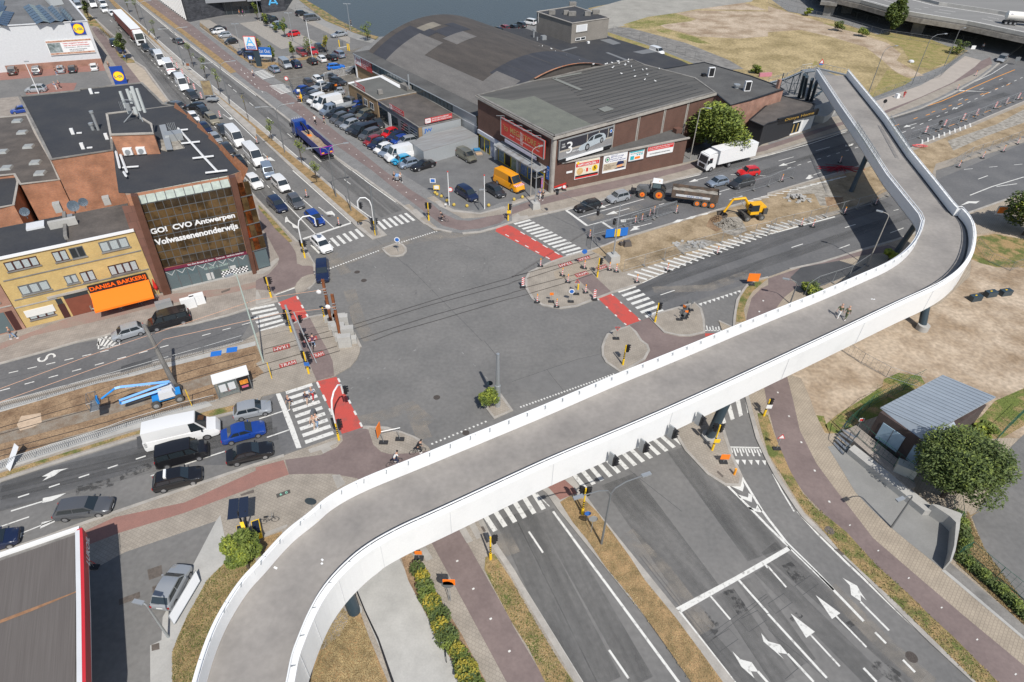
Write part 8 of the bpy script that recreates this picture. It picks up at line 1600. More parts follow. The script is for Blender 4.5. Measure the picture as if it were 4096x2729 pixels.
BX((0,0,.65),(2.8,1.2,.4)).B('chassis',lb,bl_);BX((.1,.45,1.25),(1.7,.8,.8),0,.85).B('engine_hood',M.white_wall,bl_);BX((.1,-.5,1.25),(1.6,.7,.8),0,.85).B('engine_hood',M.white_wall,bl_)
TB([(-.3,0,1.5),(-4.2,0,1.25)],.18,4).tube([(-4.2,0,1.25),(-4.2,0,1.7),(.6,0,2.2)],.16,4).B('lower_boom',lb,bl_)
TB([(.8,0,2.3),(-3.6,.1,3.3),(-4.1,.1,3.3)],.17,4).B('upper_boom',lb,bl_);TB([(-4.1,.1,3.3),(-5.6,.1,2.5)],.12,4).B('jib',lb,bl_)
b=MB();bx0,bz0=-6.4,2.0
for z_ in(bz0,bz0+1.1):
 b.tube([(bx0-.4,-.9,z_),(bx0+.4,-.9,z_),(bx0+.4,.9,z_),(bx0-.4,.9,z_),(bx0-.4,-.9,z_)],.03,4)
for x in(-.4,.4):
 for y in(-.9,0,.9):b.tube([(bx0+x,y,bz0),(bx0+x,y,bz0+1.1)],.025,4)
b.B('basket_rail',M.lamp_grey,bl_);BX((bx0,0,bz0),(.8,1.8,.06)).B('basket_floor',M.lamp_grey,bl_);BX((bx0+.45,0,bz0+.6),(.2,.5,.8)).B('control_box',lb,bl_)
f_,r_=(-37.95,47.04),(-36.2,48.01)
WM[bl_.name]=Matrix.Identity(4)
text_on('Genie Z-45/25J',(-3.2,-.12,3.05),(2.2,0,-.5),(0,0,.22),M.white,bl_,'lettering',.02)
bl_.location=(*lerp(f_,r_,.5),.13);bl_.location.x-=.25;bl_.location.y+=.95;bl_.rotation_euler=(0,0,ang(f_,r_));tag(bl_,'blue articulated boom lift with wire basket on the tram tracks','lift')
tk=empty('tanker_trailer',(0,0,0));q=(147,207.1)
TB([(-4.6,0,2.4),(-4.2,0,2.4),(4.6,0,2.4),(5,0,2.4)],[.6,1.2,1.2,.7],20).B('tank',mat('tankw',(.75,.72,.66),.35),tk,smooth=True)
BX((0,0,.9),(9,1,.3)).B('chassis',M.rubber,tk)
for x in(-4,-2.8,-1.6,3.4):
 for s in(-1,1):wheel(tk,x,s*1.05,.5,.3)
WM[tk.name]=Matrix.Identity(4)
text_on('VANSCHOONBEEK',(-3.2,-1.0,2.75),(6,0,0),(0,.3,.5),mat('tank_ink',(.05,.07,.2),.5),tk,'lettering',.05)
BX((-3.4,-1.07,2.9),(.7,.04,.4)).B('emblem',MC['tank_ink'],tk)
tk.location=(q[0]+3,q[1]+1,6.06);tk.rotation_euler=(0,0,R(-17));tag(tk,'white tank trailer on the motorway viaduct at the right edge','tanker')
def leafm(n,c1,c2):return mat(n,c1,.7,col2=c2,scale=1.6,thr=(.38,.62))
LFM=[leafm('leaf_mid',(.19,.235,.04),(.07,.105,.02)),leafm('leaf_bright',(.33,.36,.04),(.13,.18,.025)),leafm('leaf_dark',(.115,.15,.035),(.05,.08,.02)),leafm('leaf_gold',(.42,.32,.035),(.17,.18,.025))]
def foliage(nm,par,blobs,n,s,m,seed=1):
 r_=random.Random(seed);b=MB();tot=sum(q[3]**2 for q in blobs)
 for(x,y,z,R0,sz)in blobs:
  for i in range(int(n*R0*R0/tot)):
   u=r_.gauss(0,1),r_.gauss(0,1),r_.gauss(0,1);L=math.sqrt(sum(k_*k_ for k_ in u))or 1;d=R0*r_.uniform(.62,1.04)
   p=(x+u[0]/L*d,y+u[1]/L*d,z+u[2]/L*d*sz);a,t=r_.uniform(0,6.28),r_.uniform(-.9,.9);q=s*r_.uniform(.6,1.3)
   ax=Vector((cos(a),sin(a),t*.6))*q;ay=Vector((-sin(a)*cos(t),cos(a)*cos(t),sin(t)+.2))*q*.8;P_=Vector(p)
   b.add([P_-ax,P_-ay*.6,P_+ax,P_+ay*.6],[(0,1,2,3)])
 o=b.B(nm,m,par);return o
def tree(px,h,r,n,label,m=0,m2=None,lobes=9,s=.2,sz=.8,seed=1,trunk=.12,z0=.12,name='tree',group=None,base=.35,cat='tree'):
 t=empty(name,(*px,z0),0,label,cat,group);r_=random.Random(seed);x,y=px
 TB([(x,y,z0),(x+.05,y,z0+h*.5),(x,y+.05,z0+h*.8)],trunk,6,trunk*.4).B('trunk',M.bark,t)
 B=[];zc=z0+h*(base+(1-base)/2);hh=h*(1-base)/2
 for i in range(lobes):
  a=i*2.4;q=r*.62*math.sqrt((i+.5)/lobes);zz=r_.uniform(-.55,.75)*hh
  B.append((x+q*cos(a),y+q*sin(a),zc+zz*(1-.3*q/r),r*r_.uniform(.34,.5)if lobes>5 else r*.6,sz if lobes>5 else hh/r*.5))
 cr=foliage('crown',t,B,n,s,LFM[m],seed)
 if m2 is not None:foliage('crown_tips',t,[(a,c,d+.12,e*1.03,f)for a,c,d,e,f in B[::2]],n//4,s,LFM[m2],seed+9)
 b=MB()
 for q in B[:6]:b.tube([(x,y,z0+h*base*.8),(q[0],q[1],q[2])],trunk*.4,4,.02)
 b.B('limbs',M.bark,t)["kind"]='stuff';return t
def gmid(a,h):return a
tree((41.63,37.8),7.6,4.2,23000,'big round maple overhanging the transformer house',2,0,26,.14,.9,3,.25,base=.12)
tree((38.8,119.7),9.6,6.2,12000,'broad bright green tree between the brick annex and the corner shop',0,1,20,.3,.8,5,.2,base=.05)
tree((-21.84,28.67),4.6,1.75,4600,'young round tree beside the yellow rental station at lower left',0,1,12,.14,.9,8,base=.3)
tree((81.3,89.7),8,4.6,7000,'dark green tree cut by the right edge above the bridge bend',2,1,12,.25,.9,11,.2,base=.05)
tree((118.1,219.2),12,3.2,4000,'tall poplar in front of the motorway viaduct',2,0,6,.4,1.7,6,.2,base=.15)
tree((-2.25,48.36),2.6,1.35,1800,'bushy green shrub at the foot of the stepped grey pole',0,1,8,.13,.8,2,.05,base=.1,name='shrub',cat='shrub')
gm_='slender young trees in the avenue median'
for i,(q,h,lb)in enumerate((((-119.1,214.5),7,'second median tree from the top, beside the articulated lorry'),((-127.9,225.6),6,'median tree nearest the top edge'),((-104.2,192.9),5.5,'thin median tree below the lorry cab'),((-83.6,168.5),6,'median tree near the small portrait poster'),((-76.5,159),5.5,'median tree above the billboard trailer'),((-69,148.1),6,'median tree right of the billboard trailer'),((-48.6,121.2),5,'median tree left of the blue tipper lorry'),((-39.6,110.2),5,'median tree under the blue tipper lorry'),((-35.1,103.1),5,'lowest median tree, nearest the zebra crossing'))):
 tree(q,h,.95,240,lb,0,1,4,.14,1.5,20+i,.06,group=gm_,base=.25)
tree((-56.9,131.7),7,.5,25,'bare pale birch in the avenue median',3,None,3,.12,1,3,.05)
for i,(q,h,lb)in enumerate((((-134,213),8,'tall slim pavement tree beside the supermarket roof'),((-103,172.8),9,'slim pavement tree above the parked cars'))):tree(q,h,1.7,1300,lb,2,0,7,.22,1,30+i,.12,group='pavement trees by the supermarket',base=.15)
ga_='young trees in the discount store car park'
for i,(q,h,r,lb)in enumerate((((-73.2,204.4),3,.7,'small tree beside the dark green car'),((-68.9,198.9),6,.9,'young tree left of the bright red car'),((-78.2,211.1),4.5,.8,'young tree between the parked black cars'),((-64.7,174.4),5,.7,'thin conical tree right of the blue sign'),((-60.2,177.1),5,.7,'thin tree on the hedge strip'),((-56.7,179.8),7,1.2,'darkest tree on the hedge strip beside the red cars'),((-52.8,183.3),5,.9,'yellowish tree near the barrier'),((-68.3,175.3),8,.9,'brown conifer right behind the store pylon'),((-83.5,218.9),6,.8,'young tree before the store entrance'),((-44.3,197.6),6,1.6,'green tree at the end of the hall roof'))):
 tree(q,h,r,420,lb,3 if i in(6,7)else 0,1 if i!=5 else None,5,.2,1,40+i,.06,group=ga_,base=.1)
for i,(q,h,r,lb)in enumerate((((103.3,222.7),3,2,'round bush by the viaduct fence'),((108.4,216.3),3,2,'second bush along the viaduct fence'),((100.8,243.9),2.5,1.4,'small bush at the top fence'),((128.6,198.2),4,2.6,'large bush beside the underpass mouth'),((49.59,45.84),2,1.2,'dark bush behind the transformer house'),((55.9,81.1),1.8,1.3,'green weeds bush under the bridge'),((40.95,71.99),1.5,1.6,'green bush below the fence under the bridge'),((62.7,174.1),2,1.8,'pale flowering bush at the field edge'))):
 tree(q,h,r,900,lb,(2,0,1)[i%3],1,6,.22,.7,60+i,.05,name='bush',base=.0,cat='bush')
hd=empty('hedge',(-5.25,25.53),0,'ragged yellow green hedge between plaza and pavement at the bottom','hedge')
H1=PL('-7.4 28.54 -6.66 26.99 -5.6 25.52 -5.14 24.46 -4.56 22.92 -3.88 21.86 -2.98 20.99 -2.33 19.77 -1.72 18.74')
B1=[(p[0]+random.uniform(-.3,.3),p[1],.9,random.uniform(.6,.95),.9)for a,c in zip(H1,H1[1:])for p in(a,lerp(a,c,.5))]
foliage('leaves',hd,B1[::2],3400,.12,LFM[2],4);foliage('leaves',hd,B1[1::2],2800,.12,LFM[0],5);foliage('leaves',hd,[(a,c,d+.2,e,f)for a,c,d,e,f in B1[1::3]],1700,.12,LFM[3],6)
h2=empty('ivy_hedge',(41.46,28.56),0,'dark green hedge along the green mesh fence at lower right','hedge')
H2=PL('41.86 35.5 41.21 33.17 39.68 31.06 40.39 29.94 41.09 28.55 41.64 27.31 42.18 25.93 43.11 24.01')
foliage('leaves',h2,[(*lerp(a,c,t),.5,.55,.8)for a,c in zip(H2,H2[1:])for t in(0,.33,.66)],5500,.13,LFM[2],7);foliage('leaves',h2,[(*lerp(a,c,.4),.7,.5,.8)for a,c in zip(H2,H2[1:])],1500,.13,LFM[0],8)
def tufts(polys,n,m,seed,s=.16,z=.13):
 r_=random.Random(seed);b=MB()
 for p in polys:
  x0,x1=min(q[0]for q in p),max(q[0]for q in p);y0,y1=min(q[1]for q in p),max(q[1]for q in p);k_=0
  while k_<n:
   x,y=r_.uniform(x0,x1),r_.uniform(y0,y1);ins=False;j=len(p)-1
   for i in range(len(p)):
    if(p[i][1]>y)!=(p[j][1]>y)and x<(p[j][0]-p[i][0])*(y-p[i][1])/(p[j][1]-p[i][1])+p[i][0]:ins=not ins
    j=i
   k_+=1
   if ins:
    for q in range(3):
     a=r_.uniform(0,6.28);h_=s*r_.uniform(.5,1.3);dx,dy=cos(a)*s*.5,sin(a)*s*.5;b.add([(x-dx*.5,y-dy*.5,z),(x+dx*.5,y+dy*.5,z),(x+dy*.7,y-dx*.7,z+h_*.5)],[(0,1,2)])
 o=b.B('grass_tufts',m);tag(o,'dry and green grass tufts growing on the verges','grass',kind='stuff')
VP=[PL('4.85 36.15 6.54 37.07 8.15 35.29 8.92 33.9 11.67 28.42 15.03 22.7 17 18.7 14.62 18.65 12.01 23.81 8.48 29.54 5.31 35.22'),PL('.65 27.75 3.89 22.03 5.67 19.05 3.77 19 1.81 22.56 .52 24.5 -1.1 27.51 -1.86 30.21'),PL('-23.82 29.54 -21.59 29.71 -22.08 26.99 -22.69 22.08 -21.96 18.6 -23.6 17.84 -25.24 21.62 -25.29 24.33 -24.94 27.41'),PL('29.73 35.05 33.55 27.78 37.78 19.51 35.76 19.47 33.93 23.55 29.3 31.87 27.79 35.83 27.12 38.8 26.56 41.07'),PL('-13.13 25.34 -10.98 23.79 -8.23 18.53 -14.32 18.4 -14.03 23.29'),PL('43.19 36.26 42.49 32.32 42.93 27.15 41.73 25.2 39.16 30.63')]
tufts(VP,9000,M.field_grass,3);tufts(VP[1:4],2200,M.green_grass,4)
tufts([PL('43.38 54.44 45.72 55.65 47.91 53.85 39.98 48.39 35.31 45.86 33.73 45.66 35.78 48.59'),PL('48.76 47.06 54.44 51.22 59.21 53.5 58.16 48.97 51.99 45.61')],1500,LFM[0],5,.12)
def post(nm,q,h,r,m,label,cat='lamp',arms=(),lean=(0,0),group=None,z0=.1,r2=None):
 t=empty(nm,(*q,z0),0,label,cat,group);top=(q[0]+lean[0],q[1]+lean[1])
 TB([(*q,z0),(*top,h)],r,8,r2 or r*.65).B('pole',m,t,smooth=True)
 for dx,dy in arms:
  L=math.hypot(dx,dy);TB([(*top,h),(top[0]+dx*.12,top[1]+dy*.12,h+L*.22),(top[0]+dx*.45,top[1]+dy*.45,h+L*.36),(top[0]+dx,top[1]+dy,h+L*.38)],r*.5,6).B('arm',m,t)
  BX((top[0]+dx*1.12,top[1]+dy*1.12,h+L*.38),(.85,.32,.14),math.atan2(dy,dx)).B('lamp_head',M.galv,t)
 return t
LG=M.lamp_grey
for q,h,ar,lb in(((8.32,31.81),7.2,((2.6,1.1),(-2.5,-1.0)),'double armed grey lamp on the near dry median'),((-44.4,115.5),8,((2.5,1.2),(-2.5,-1)),'double armed lamp beside the blue tipper lorry'),((-30.4,97.5),8,((2.4,1.2),(-2.4,-1)),'double armed lamp nearest the zebra crossing'),((-64.4,141.4),8,((2.4,1.2),(-2.6,-1)),'double armed lamp right of the billboard trailer'),((-86.4,169.2),8,((2.4,1.2),(-2.4,-1)),'double armed lamp beside the lone grey estate'),((-108.7,198),8,((2.4,1.2),(-2.4,-1)),'double armed lamp furthest up the avenue')):
 post('street_lamp',q,h,.11,LG,lb,arms=ar,group='double armed lamps on the medians')
for q,h,ar,lb,m in(((33.6,116.8),9.6,((1.3,-.5),),'tall rusty lamp between annex and tree',M.kerb),((86.3,159.5),9.5,((3,1.4),),'curved dark lamp at the field fence, nearest the bridge',LG),((100.7,167.3),10.5,((3.6,1.2),),'curved dark lamp, middle one at the field fence',LG),((118.4,185.3),9,((1.5,.8),),'straight dark lamp, nearest the viaduct',LG),((51.93,79.28),8.2,((-1,.6),),'leaning rusty white lamp inside the bridge bend',M.kerb),((37.35,69.29),3.2,((-1.3,.4),),'short curved lamp just above the bridge parapet',LG),((35.09,34.2),4.6,((-1.4,-.6),),'short curved lamp beside the grey yard',LG),((-26.01,22.72),5,((-.5,.1),),'grey lamp with square head beside the silver coupe',M.galv),((-55.6,178.7),9.5,(),'tall white pole at the cobbled lot',M.white),((-65.2,194.5),7.5,((.6,0),(-.6,0)),'thin twin lamp right of the red car',M.galv),((-75.4,180.8),7.5,((.6,0),(-.4,0)),'thin lamp beside the dark estate',M.galv),((-82.2,217.7),8,((.5,0),),'thin lamp before the store entrance',M.galv),((-51.7,208.4),7.4,((.6,0),(-.6,0)),'twin headed lamp on the dock path',M.galv),((-109.5,145.4),7,((.4,0),),'slim white lamp in the supermarket car park',M.white),((-29.06,54.98),12.2,((-.5,-.4),),'very tall pale green lamp at the left tram crossing',mat('palegreen',(.42,.5,.45),.5)),((2.6,99.1),8.2,((1.2,.9),),'rust streaked white lamp before the megastore',M.kerb),((-46.1,150.9),3.2,(),'thin white pole among the dealer cars',M.white),((-26.8,92.6),7.5,(),'thin camera pole on the median',LG),((-5.92,93.88),3.6,((.4,.1),),'small curved lamp between the flagpoles',LG),((-21.3,108.9),2.8,((-.5,.2),),'small curved lamp before the turquoise car',LG)):
 post('street_lamp',q,h,.1,m,lb,arms=ar)
for q,lb in(((-11,95.4),'white flagpole beside the speed sign'),((-5.05,94.38),'white flagpole right of the dark people carrier')):t=post('flagpole',q,6,.09,M.white,lb,'flagpole',group='white flagpoles');MB().ball((*q,6.05),.12).B('finial',M.red,t)
t=post('stepped_pole',(-1.4,48.64),7.6,.28,M.galv,'thick stepped grey pole rising from the shrub island','pole',r2=.17);q=(-1.4,48.64);TB([(*q,.1),(*q,3.2)],.3,12).B('sleeve',M.galv,t)
post('tram_pole',(-37.6,50.71),8.6,.3,M.concrete_dark,'thick leaning grey overhead line pole by the boom lift','pole',lean=(-.5,.1),r2=.17)
post('signal_mast',(-21.25,85.01),8.2,.17,LG,'tall grey mast at the median nose','pole',r2=.13)
def heads(t,q,z,n,m=None):
 for i in range(n):
  a=i*1.9+.5;b=BX((q[0]+.32*cos(a),q[1]+.32*sin(a),z),(.3,.3,.95),a)
  for k_ in(-.3,0,.3):b.box((q[0]+.56*cos(a),q[1]+.56*sin(a),z+k_+.08),(.22,.22,.04),a)
  b.B('signal_head',m or M.black,t)
  for k_,mm in((.3,'red'),(0,'amber'),(-.3,'galv')):BX((q[0]+.475*cos(a),q[1]+.475*sin(a),z+k_),(.02,.16,.16),a).B('lens',M.black,t)
def signal(q,h,n,label,plate=None,group='yellow and black signal posts',z0=.1):
 t=empty('traffic_light',(*q,z0),0,label,'traffic light',group)
 TB([(*q,z0),(*q,h)],.08,8).B('post',M.yellow,t);TB([(*q,z0),(*q,1.0)],.13,8).B('base_sleeve',M.yellow,t)
 b=MB()
 for i in range(4):b.tube([(*q,1.05+i*.28),(*q,1.19+i*.28)],.095,8)
 b.B('black_band',M.black,t)["kind"]='stuff'
 if n:heads(t,q,h-.6,n)
 if plate:BX((q[0]+.1,q[1]-.2,1.7),(.6,.05,.5)).B('plate',M[plate],t)
 return t
for a in(((-13.78,90.05),3.2,2,'signal post beside the cyclist at the upper corner'),((-1.08,90.66),3.0,1,'signal post with yellow plate by the red crossing','yellow'),((-32.16,67.91),3.3,2,'signal post with white street plate at the left corner',None),((-27.46,60.74),3.4,3,'signal post with dark cluster beside the left zebra'),((-23.26,53.19),3.3,2,'signal post with blue tram warning plate','blue_sign'),((11.85,74.72),3.2,1,'signal post beside the TRAM plates on the right island'),((18.36,64.48),3.1,1,'signal post on the island with stacked road signs'),((13.18,55.97),3.1,1,'signal post alone on the round island'),((20.74,43.02),3.8,2,'signal post with yellow plate beside the bridge pier','yellow'),((-6.67,34.89),3,0,''),((6.85,34.88),3.9,2,'signal post at the head of the near median'),((-1.42,30.07),3.4,1,'signal post beside the near cycle path'),((22.01,48.48),2.6,0,'yellow post half hidden under the bridge'),((27.52,48.08),2.6,1,'signal post with give way plate by the slip lane','white'),((-23.83,63.1),2.2,1,'short yellow signal post beside the concrete blocks')):
 if a[3]:signal(*a[:4],plate=a[4]if len(a)>4 else None)
def mastarm(q,side,label,h=5.2):
 t=signal(q,3.0,2,label,group='signal masts with curved white arm');x,y=q
 s,u=side;TB([(x,y,2.6),(x,y,h),(x+s*.3,y+u*.3,h+.9),(x+s,y+u,h+1.4),(x+s*2,y+u*2,h+1.4),(x+s*2.6,y+u*2.6,h+.9),(x+s*2.65,y+u*2.65,h-.3)],.09,8).B('curved_arm',M.white,t,smooth=True)
 heads(t,(x+s*2.55,y+u*2.55),h+.1,1)
mastarm((-30.39,77.96),(.85,.35),'curved white signal mast at the office corner');mastarm((-21.42,85),(-.75,-.1),'curved white signal mast on the median nose',5.0);mastarm((-17.52,43.25),(.18,.95),'curved white signal mast beside the lower red crossing',4.6)
t=post('signal_gantry',(-24.88,56.51),6.6,.2,M.galv,'grey steel gantry post with signals at the tram crossing','pole',lean=(-1,1.0));heads(t,(-25.14,57.91),4.2,1);heads(t,(-24.03,55.74),3.2,2);TB([(*(-22.79,54.91),.2),(*(-24.7,56.53),6.4)],.07,6).B('stay',M.galv,t)
for i,(q,lb)in enumerate((((8.92,36.96),'lowest'),((11.84,38.58),'second lowest'),((14.76,40.34),'second highest'),((17.65,42.05),'highest'))):
 t=empty('bridge_signal',(*q,6.2),0,'grey backed signal hung on the white bridge side, %s of four'%lb,'traffic light','signals on the bridge side');BX((q[0],q[1]-.75,6.4),(.5,.12,1.5),R(-50)).B('backboard',M.galv,t)
 b=BX((q[0]+.25,q[1]-.85,6.3),(.35,.4,1.1),R(28))
 for k_ in(-.3,.05,.4):b.box((q[0]+.45,q[1]-1.0,6.3+k_),(.4,.3,.05),R(28))
 b.B('signal_head',M.black,t)
p0,p1=(3.33,94.8),(14.48,78.72)
for q,h,s,lb in((p0,6.6,1.4,'grey span pole on a concrete cube at the megastore corner'),(p1,9.2,1.6,'tall grey span pole on a white concrete cube')):
 t=post('span_pole',(q[0],q[1]+.3),h,.12,M.galv,lb,'pole',z0=1.2,group='span poles on concrete cubes');BX((q[0],q[1]+.3,.65),(s,s,1.2),.4,.92).B('concrete_cube',M.concrete,t)
for i,(q,lb)in enumerate((((6.28,91.09),'right of the megastore corner pole'),((12.09,84.54),'in the middle of the span'),((14.22,81.8),'nearest the tall span pole'))):
 t=empty('hanging_signal',(*q,4.6),0,'black signal hanging from the wire, '+lb,'traffic light','signals hanging over the right arm');heads(t,q,5.0,1)
b=MB();b.tube([(*p0,6.2),(*(6.21,90.23),5.6),(*(12.02,84.41),5.6),(*(14.15,81.83),5.6),(p1[0],p1[1],6.2)],.03,4);tag(b.B('span_wire',M.lamp_grey),'thin wire strung across the right arm carrying signals','wire')
i0,i1=(-22.11,60.79),(-20.38,57.81)
for j,L in enumerate((((*i0,6.6),(*(-29.77,58.93),6.2),(*(-42.29,49.91),6),(*(-49.6,43.56),6)),((*i1,6.2),(*(-26.58,56.58),6),(*(-37.33,51.6),6),(*(-37.66,50.26),6),(*(-48.46,41.8),6)))):
 tag(TB(L,.025,4).B('overhead_wire',mat('copper',(.5,.25,.14),.5)),('upper','lower')[j]+' copper coloured tram wire running left from the rusty posts','wire','tram wires over the left arm')
cb=empty('beam_anchor',(-21.16,59.72),0,'two rusty steel beams standing in a stack of pale concrete blocks','anchor')
for q,z in(((-23.08,63.18),0),((-22.22,61.8),0),((-21.4,60.55),0),((-20.84,59.48),0),((-20.16,58.28),0),((-20.16,58.28),.8),((-21.38,60.46),.8),((-19.68,58.95),0),((-20.15,59.92),0),((-20.15,59.92),.8),((-21.34,62.18),0),((-22.04,63.39),0),((-21.34,62.18),.8)):BX((q[0],q[1],.5+z),(1.55,.78,.78),R(12)).B('concrete_block',M.concrete,cb)
for a,c in(((-22.92,62.74),(-22.97,62.68)),((-21.08,59.72),(-21.34,60.47))):
 b=MB();d=(a[0],a[1])
 for k_ in(-.13,.13):b.box((a[0]+k_,a[1],3.4),(.04,.3,6.6))
 b.box((a[0],a[1],3.4),(.26,.04,6.6));b.B('steel_beam',M.rust,cb);MB().ball((a[0]-.75,a[1]-.1,4.9),.32,10,6,(1,.5,1)).B('insulator_wheel',M.white,cb)
 w_=MB()
 for z_ in(4.6,5.0,5.4):w_.box((a[0],a[1],z_),(.4,.4,.05))
 w_.B('clamp',M.galv,cb)
def beacon_p():
 t=empty('beacon',(0,0,0));WM[t.name]=Matrix.Identity(4);BX((0,0,.05),(.75,.42,.1)).B('foot',M.rubber,t);BX((0,0,.6),(.14,.06,1.0)).B('board',M.white,t)
 for i in range(3):BX((0,-.035,.3+i*.3),(.145,.01,.13)).B('stripe',M.red,t)
 TB([(0,0,1.1),(0,0,1.32)],.08,8).B('lamp',M.amber,t);return t
def chev_p():
 t=empty('chevron_board',(0,0,0));WM[t.name]=Matrix.Identity(4);BX((0,0,.05),(.8,.45,.1)).B('foot',M.rubber,t);BX((0,0,.75),(.36,.06,1.1)).B('board',M.white,t)
 for i in range(4):AD([(-.18,-.035,.3+i*.27),(.18,-.035,.42+i*.27),(.18,-.035,.55+i*.27),(-.18,-.035,.43+i*.27)],[(0,1,2,3)]).B('stripe',M.red,t)
 return t
for q,lb in zip(PL('3.87 77.14 6.92 74.79 7.61 73.17 10.19 76.83 9.88 70.74 3.25 68.24 5.8 67.26 13.77 76.58 14.69 76.16 22.13 76.76 17.27 73.57 30.5 81.8 26.8 94.7 19.4 90.7 11.7 85.8 61.9 99.3 55 95.5 48.1 90.9 46.3 91.1 48.5 107.9 62.6 116.8 110.5 164 122.1 176.5 -35.3 97.3 -27.7 87.9 -51.1 119.8 -46 110.6 20.6 91.5 22.1 93.1 23 94.2 104.1 128.6 98.6 124.3 92.4 120.7 85.2 116.1'),'at the tip of the red crossing|left of the two inner island ones|right of the two inner island ones|below the blue tram signs|beside the yellow stump|lowest left of the island|second along the island kerb|in front of the white cube|right of the white cube|second on the hatched strip|first on the hatched strip|third on the hatched strip|at the fence corner by the tractor|below the tilted arrow|at the fence start by the red crossing|inside the bridge shadow|on the sunny kerb before the bridge shadow|right one of the pair on the hatching|left one of the pair on the hatching|by the far fence left of the shadow|standing in the bridge shadow on the road|on the far kerb beyond the bridge|furthest up the far kerb|beside the driving school cars|on the avenue stop line|left of the blue tipper lorry|on the turn arrow under the tipper lorry|first of three small ones in the fence bay|middle of three small ones in the fence bay|last of three small ones in the fence bay|rightmost at the far soil|second from right at the far soil|third from right at the far soil|by the bridge at the far soil'.split('|')):
 put('beacon',beacon_p,(*q,.1),random.uniform(-.3,.3),'red white warning post with lamp '+lb,'beacon','warning posts around the roadworks')
for q,lb in zip(PL('1.33 71.76 10.94 69.2 87.3 133.4 93.5 137.6 100 142 104.8 145.2 112.2 150.6 116.8 153.9 121.8 157.5 -89.8 170.7 -86.6 166.3 -83.1 161.2 -78.9 154.8 -75.7 150.2 -71.7 144.3 -63.2 132.8 35.8 46.82'),'at the rounded tip of the right island|beside the lower red crossing|first beyond the bridge|second beyond the bridge|third beyond the bridge|fourth beyond the bridge|fifth beyond the bridge|sixth beyond the bridge|last beyond the bridge|highest beside the queue|second beside the queue|third beside the queue, next to the dark disc|fourth beside the queue|fifth beside the queue|sixth beside the queue|lowest beside the queue'.split('|')):
 put('chev',chev_p,(*q,.05),random.uniform(-.2,.2),'striped red and white roadworks board '+lb,'beacon','striped boards in the roadworks',(1,1,1.25))
ORD='first second third fourth fifth sixth seventh eighth ninth tenth eleventh twelfth thirteenth fourteenth fifteenth sixteenth seventeenth eighteenth'.split()
def panel_p():
 t=empty('wire_fence',(0,0,0));WM[t.name]=Matrix.Identity(4);TB([(-1.7,0,.1),(-1.7,0,2),(1.7,0,2),(1.7,0,.1)],.025,4).tube([(-1.7,0,.25),(1.7,0,.25)],.02,4).B('frame',M.galv,t)
 b=MB()
 for i in range(17):b.box((-1.6+i*.2,0,1.1),(.008,.008,1.75))
 for i in range(5):b.box((0,0,.4+i*.35),(3.4,.008,.008))
 b.B('wire_mesh',M.lamp_grey,t)["kind"]='stuff'
 BX((1.75,0,.07),(.22,.7,.14)).B('foot',M.concrete_dark,t);return t
for P_,lb in((PL('15.68 76.15 22.13 79.64 28.6 83.3 35.1 86.4 40.3 88.7 41.4 89.7 48 92.6 54.7 96 61 99.1'),'between soil and hatched strip'),([(12.2,86.3),(15.1,87.9)],'at the red crossing end of the closed lanes'),(PL('18.4 89.5 22.6 92.2 26.6 94.7'),'around the closed turning lane'),(PL('15.2 88.3 19.8 91.1 26.7 95'),'behind the closed turning lane'),(PL('38.6 101.9 42.2 103.8 45.4 105.6 48 107.8 50.9 109.4'),'along the far lanes before the bridge shadow'),(PL('81.6 128.9 87.9 132.8 94.1 137 103.8 143.7 116.1 152.9 122.9 158'),'along the orange dashed line'),(PL('84.1 116 90.1 121.2 99 126.4 107.9 132.3'),'on the far side of the gravel'),([(11.55,81.95),(12.2,86.1)],'across the lane beside the blue and yellow tarp'),(PL('39.91 71.17 42.08 73.05 48 76.1 51.9 79.4'),'under the bridge beside the green bush'),([(61.6,99.7),(65.4,102.7)],'crossing the bridge shadow')):
 j_=-1
 for a,c in zip(P_,P_[1:]):
  n=max(1,round(dist(a,c)/3.5))
  for i in range(n):
   p=lerp(a,c,(i+.5)/n);j_+=1;put('panel',panel_p,(*p,.1),ang(a,c),'%s wire fence length %s'%(ORD[j_],lb),'fence','wire fence panels '+lb,(dist(a,c)/n/3.5,1,1))
def fence(P,h,label,step=2.5,m=None,bars=False,z0=.1,name='fence',zt=None):
 m=m or LG;t=empty(name,(*P[0],z0),0,label,'fence')
 b=MB()
 for a,c in zip(P,P[1:]):
  n=max(1,round(dist(a,c)/step))
  for i in range(n):p=lerp(a,c,i/n);TB([(*p,z0),(*p,z0+h)],.035,4).B('post',m,t)
  for z_ in(z0+h,z0+.15):TB([(*a,z_),(*c,z_)],.025,4).B('rail',m,t)
  k_=max(2,round(dist(a,c)/(.18 if bars else .5)))
  for i in range(k_):p=lerp(a,c,i/k_);b.box((p[0],p[1],z0+h*.55),(.014 if not bars else .025,.014 if not bars else .025,h*.85))
  if not bars:
   for i in range(3):b.tube([(*a,z0+h*(.3+.22*i)),(*c,z0+h*(.3+.22*i))],.008,3)
 b.B('infill',m,t)["kind"]='stuff'
fence(PL('-56.03 45.34 -54.29 46.19 -50.55 48.29 -48.16 49.53 -43.5 52.18 -41.16 53.57 -38.88 54.87 -36.54 56.19 -32.65 58.57'),1.0,'grey bar railing along the upper tram platform',3.6,M.lamp_grey,True)
fence(PL('-50.82 37.61 -49.16 38.58 -46.76 40.04 -44.32 41.42 -41.99 42.73 -39.86 44.27 -37.57 45.58 -35.17 46.97 -32.06 48.31'),1.0,'grey bar railing along the lower tram platform',3.6,M.lamp_grey,True)
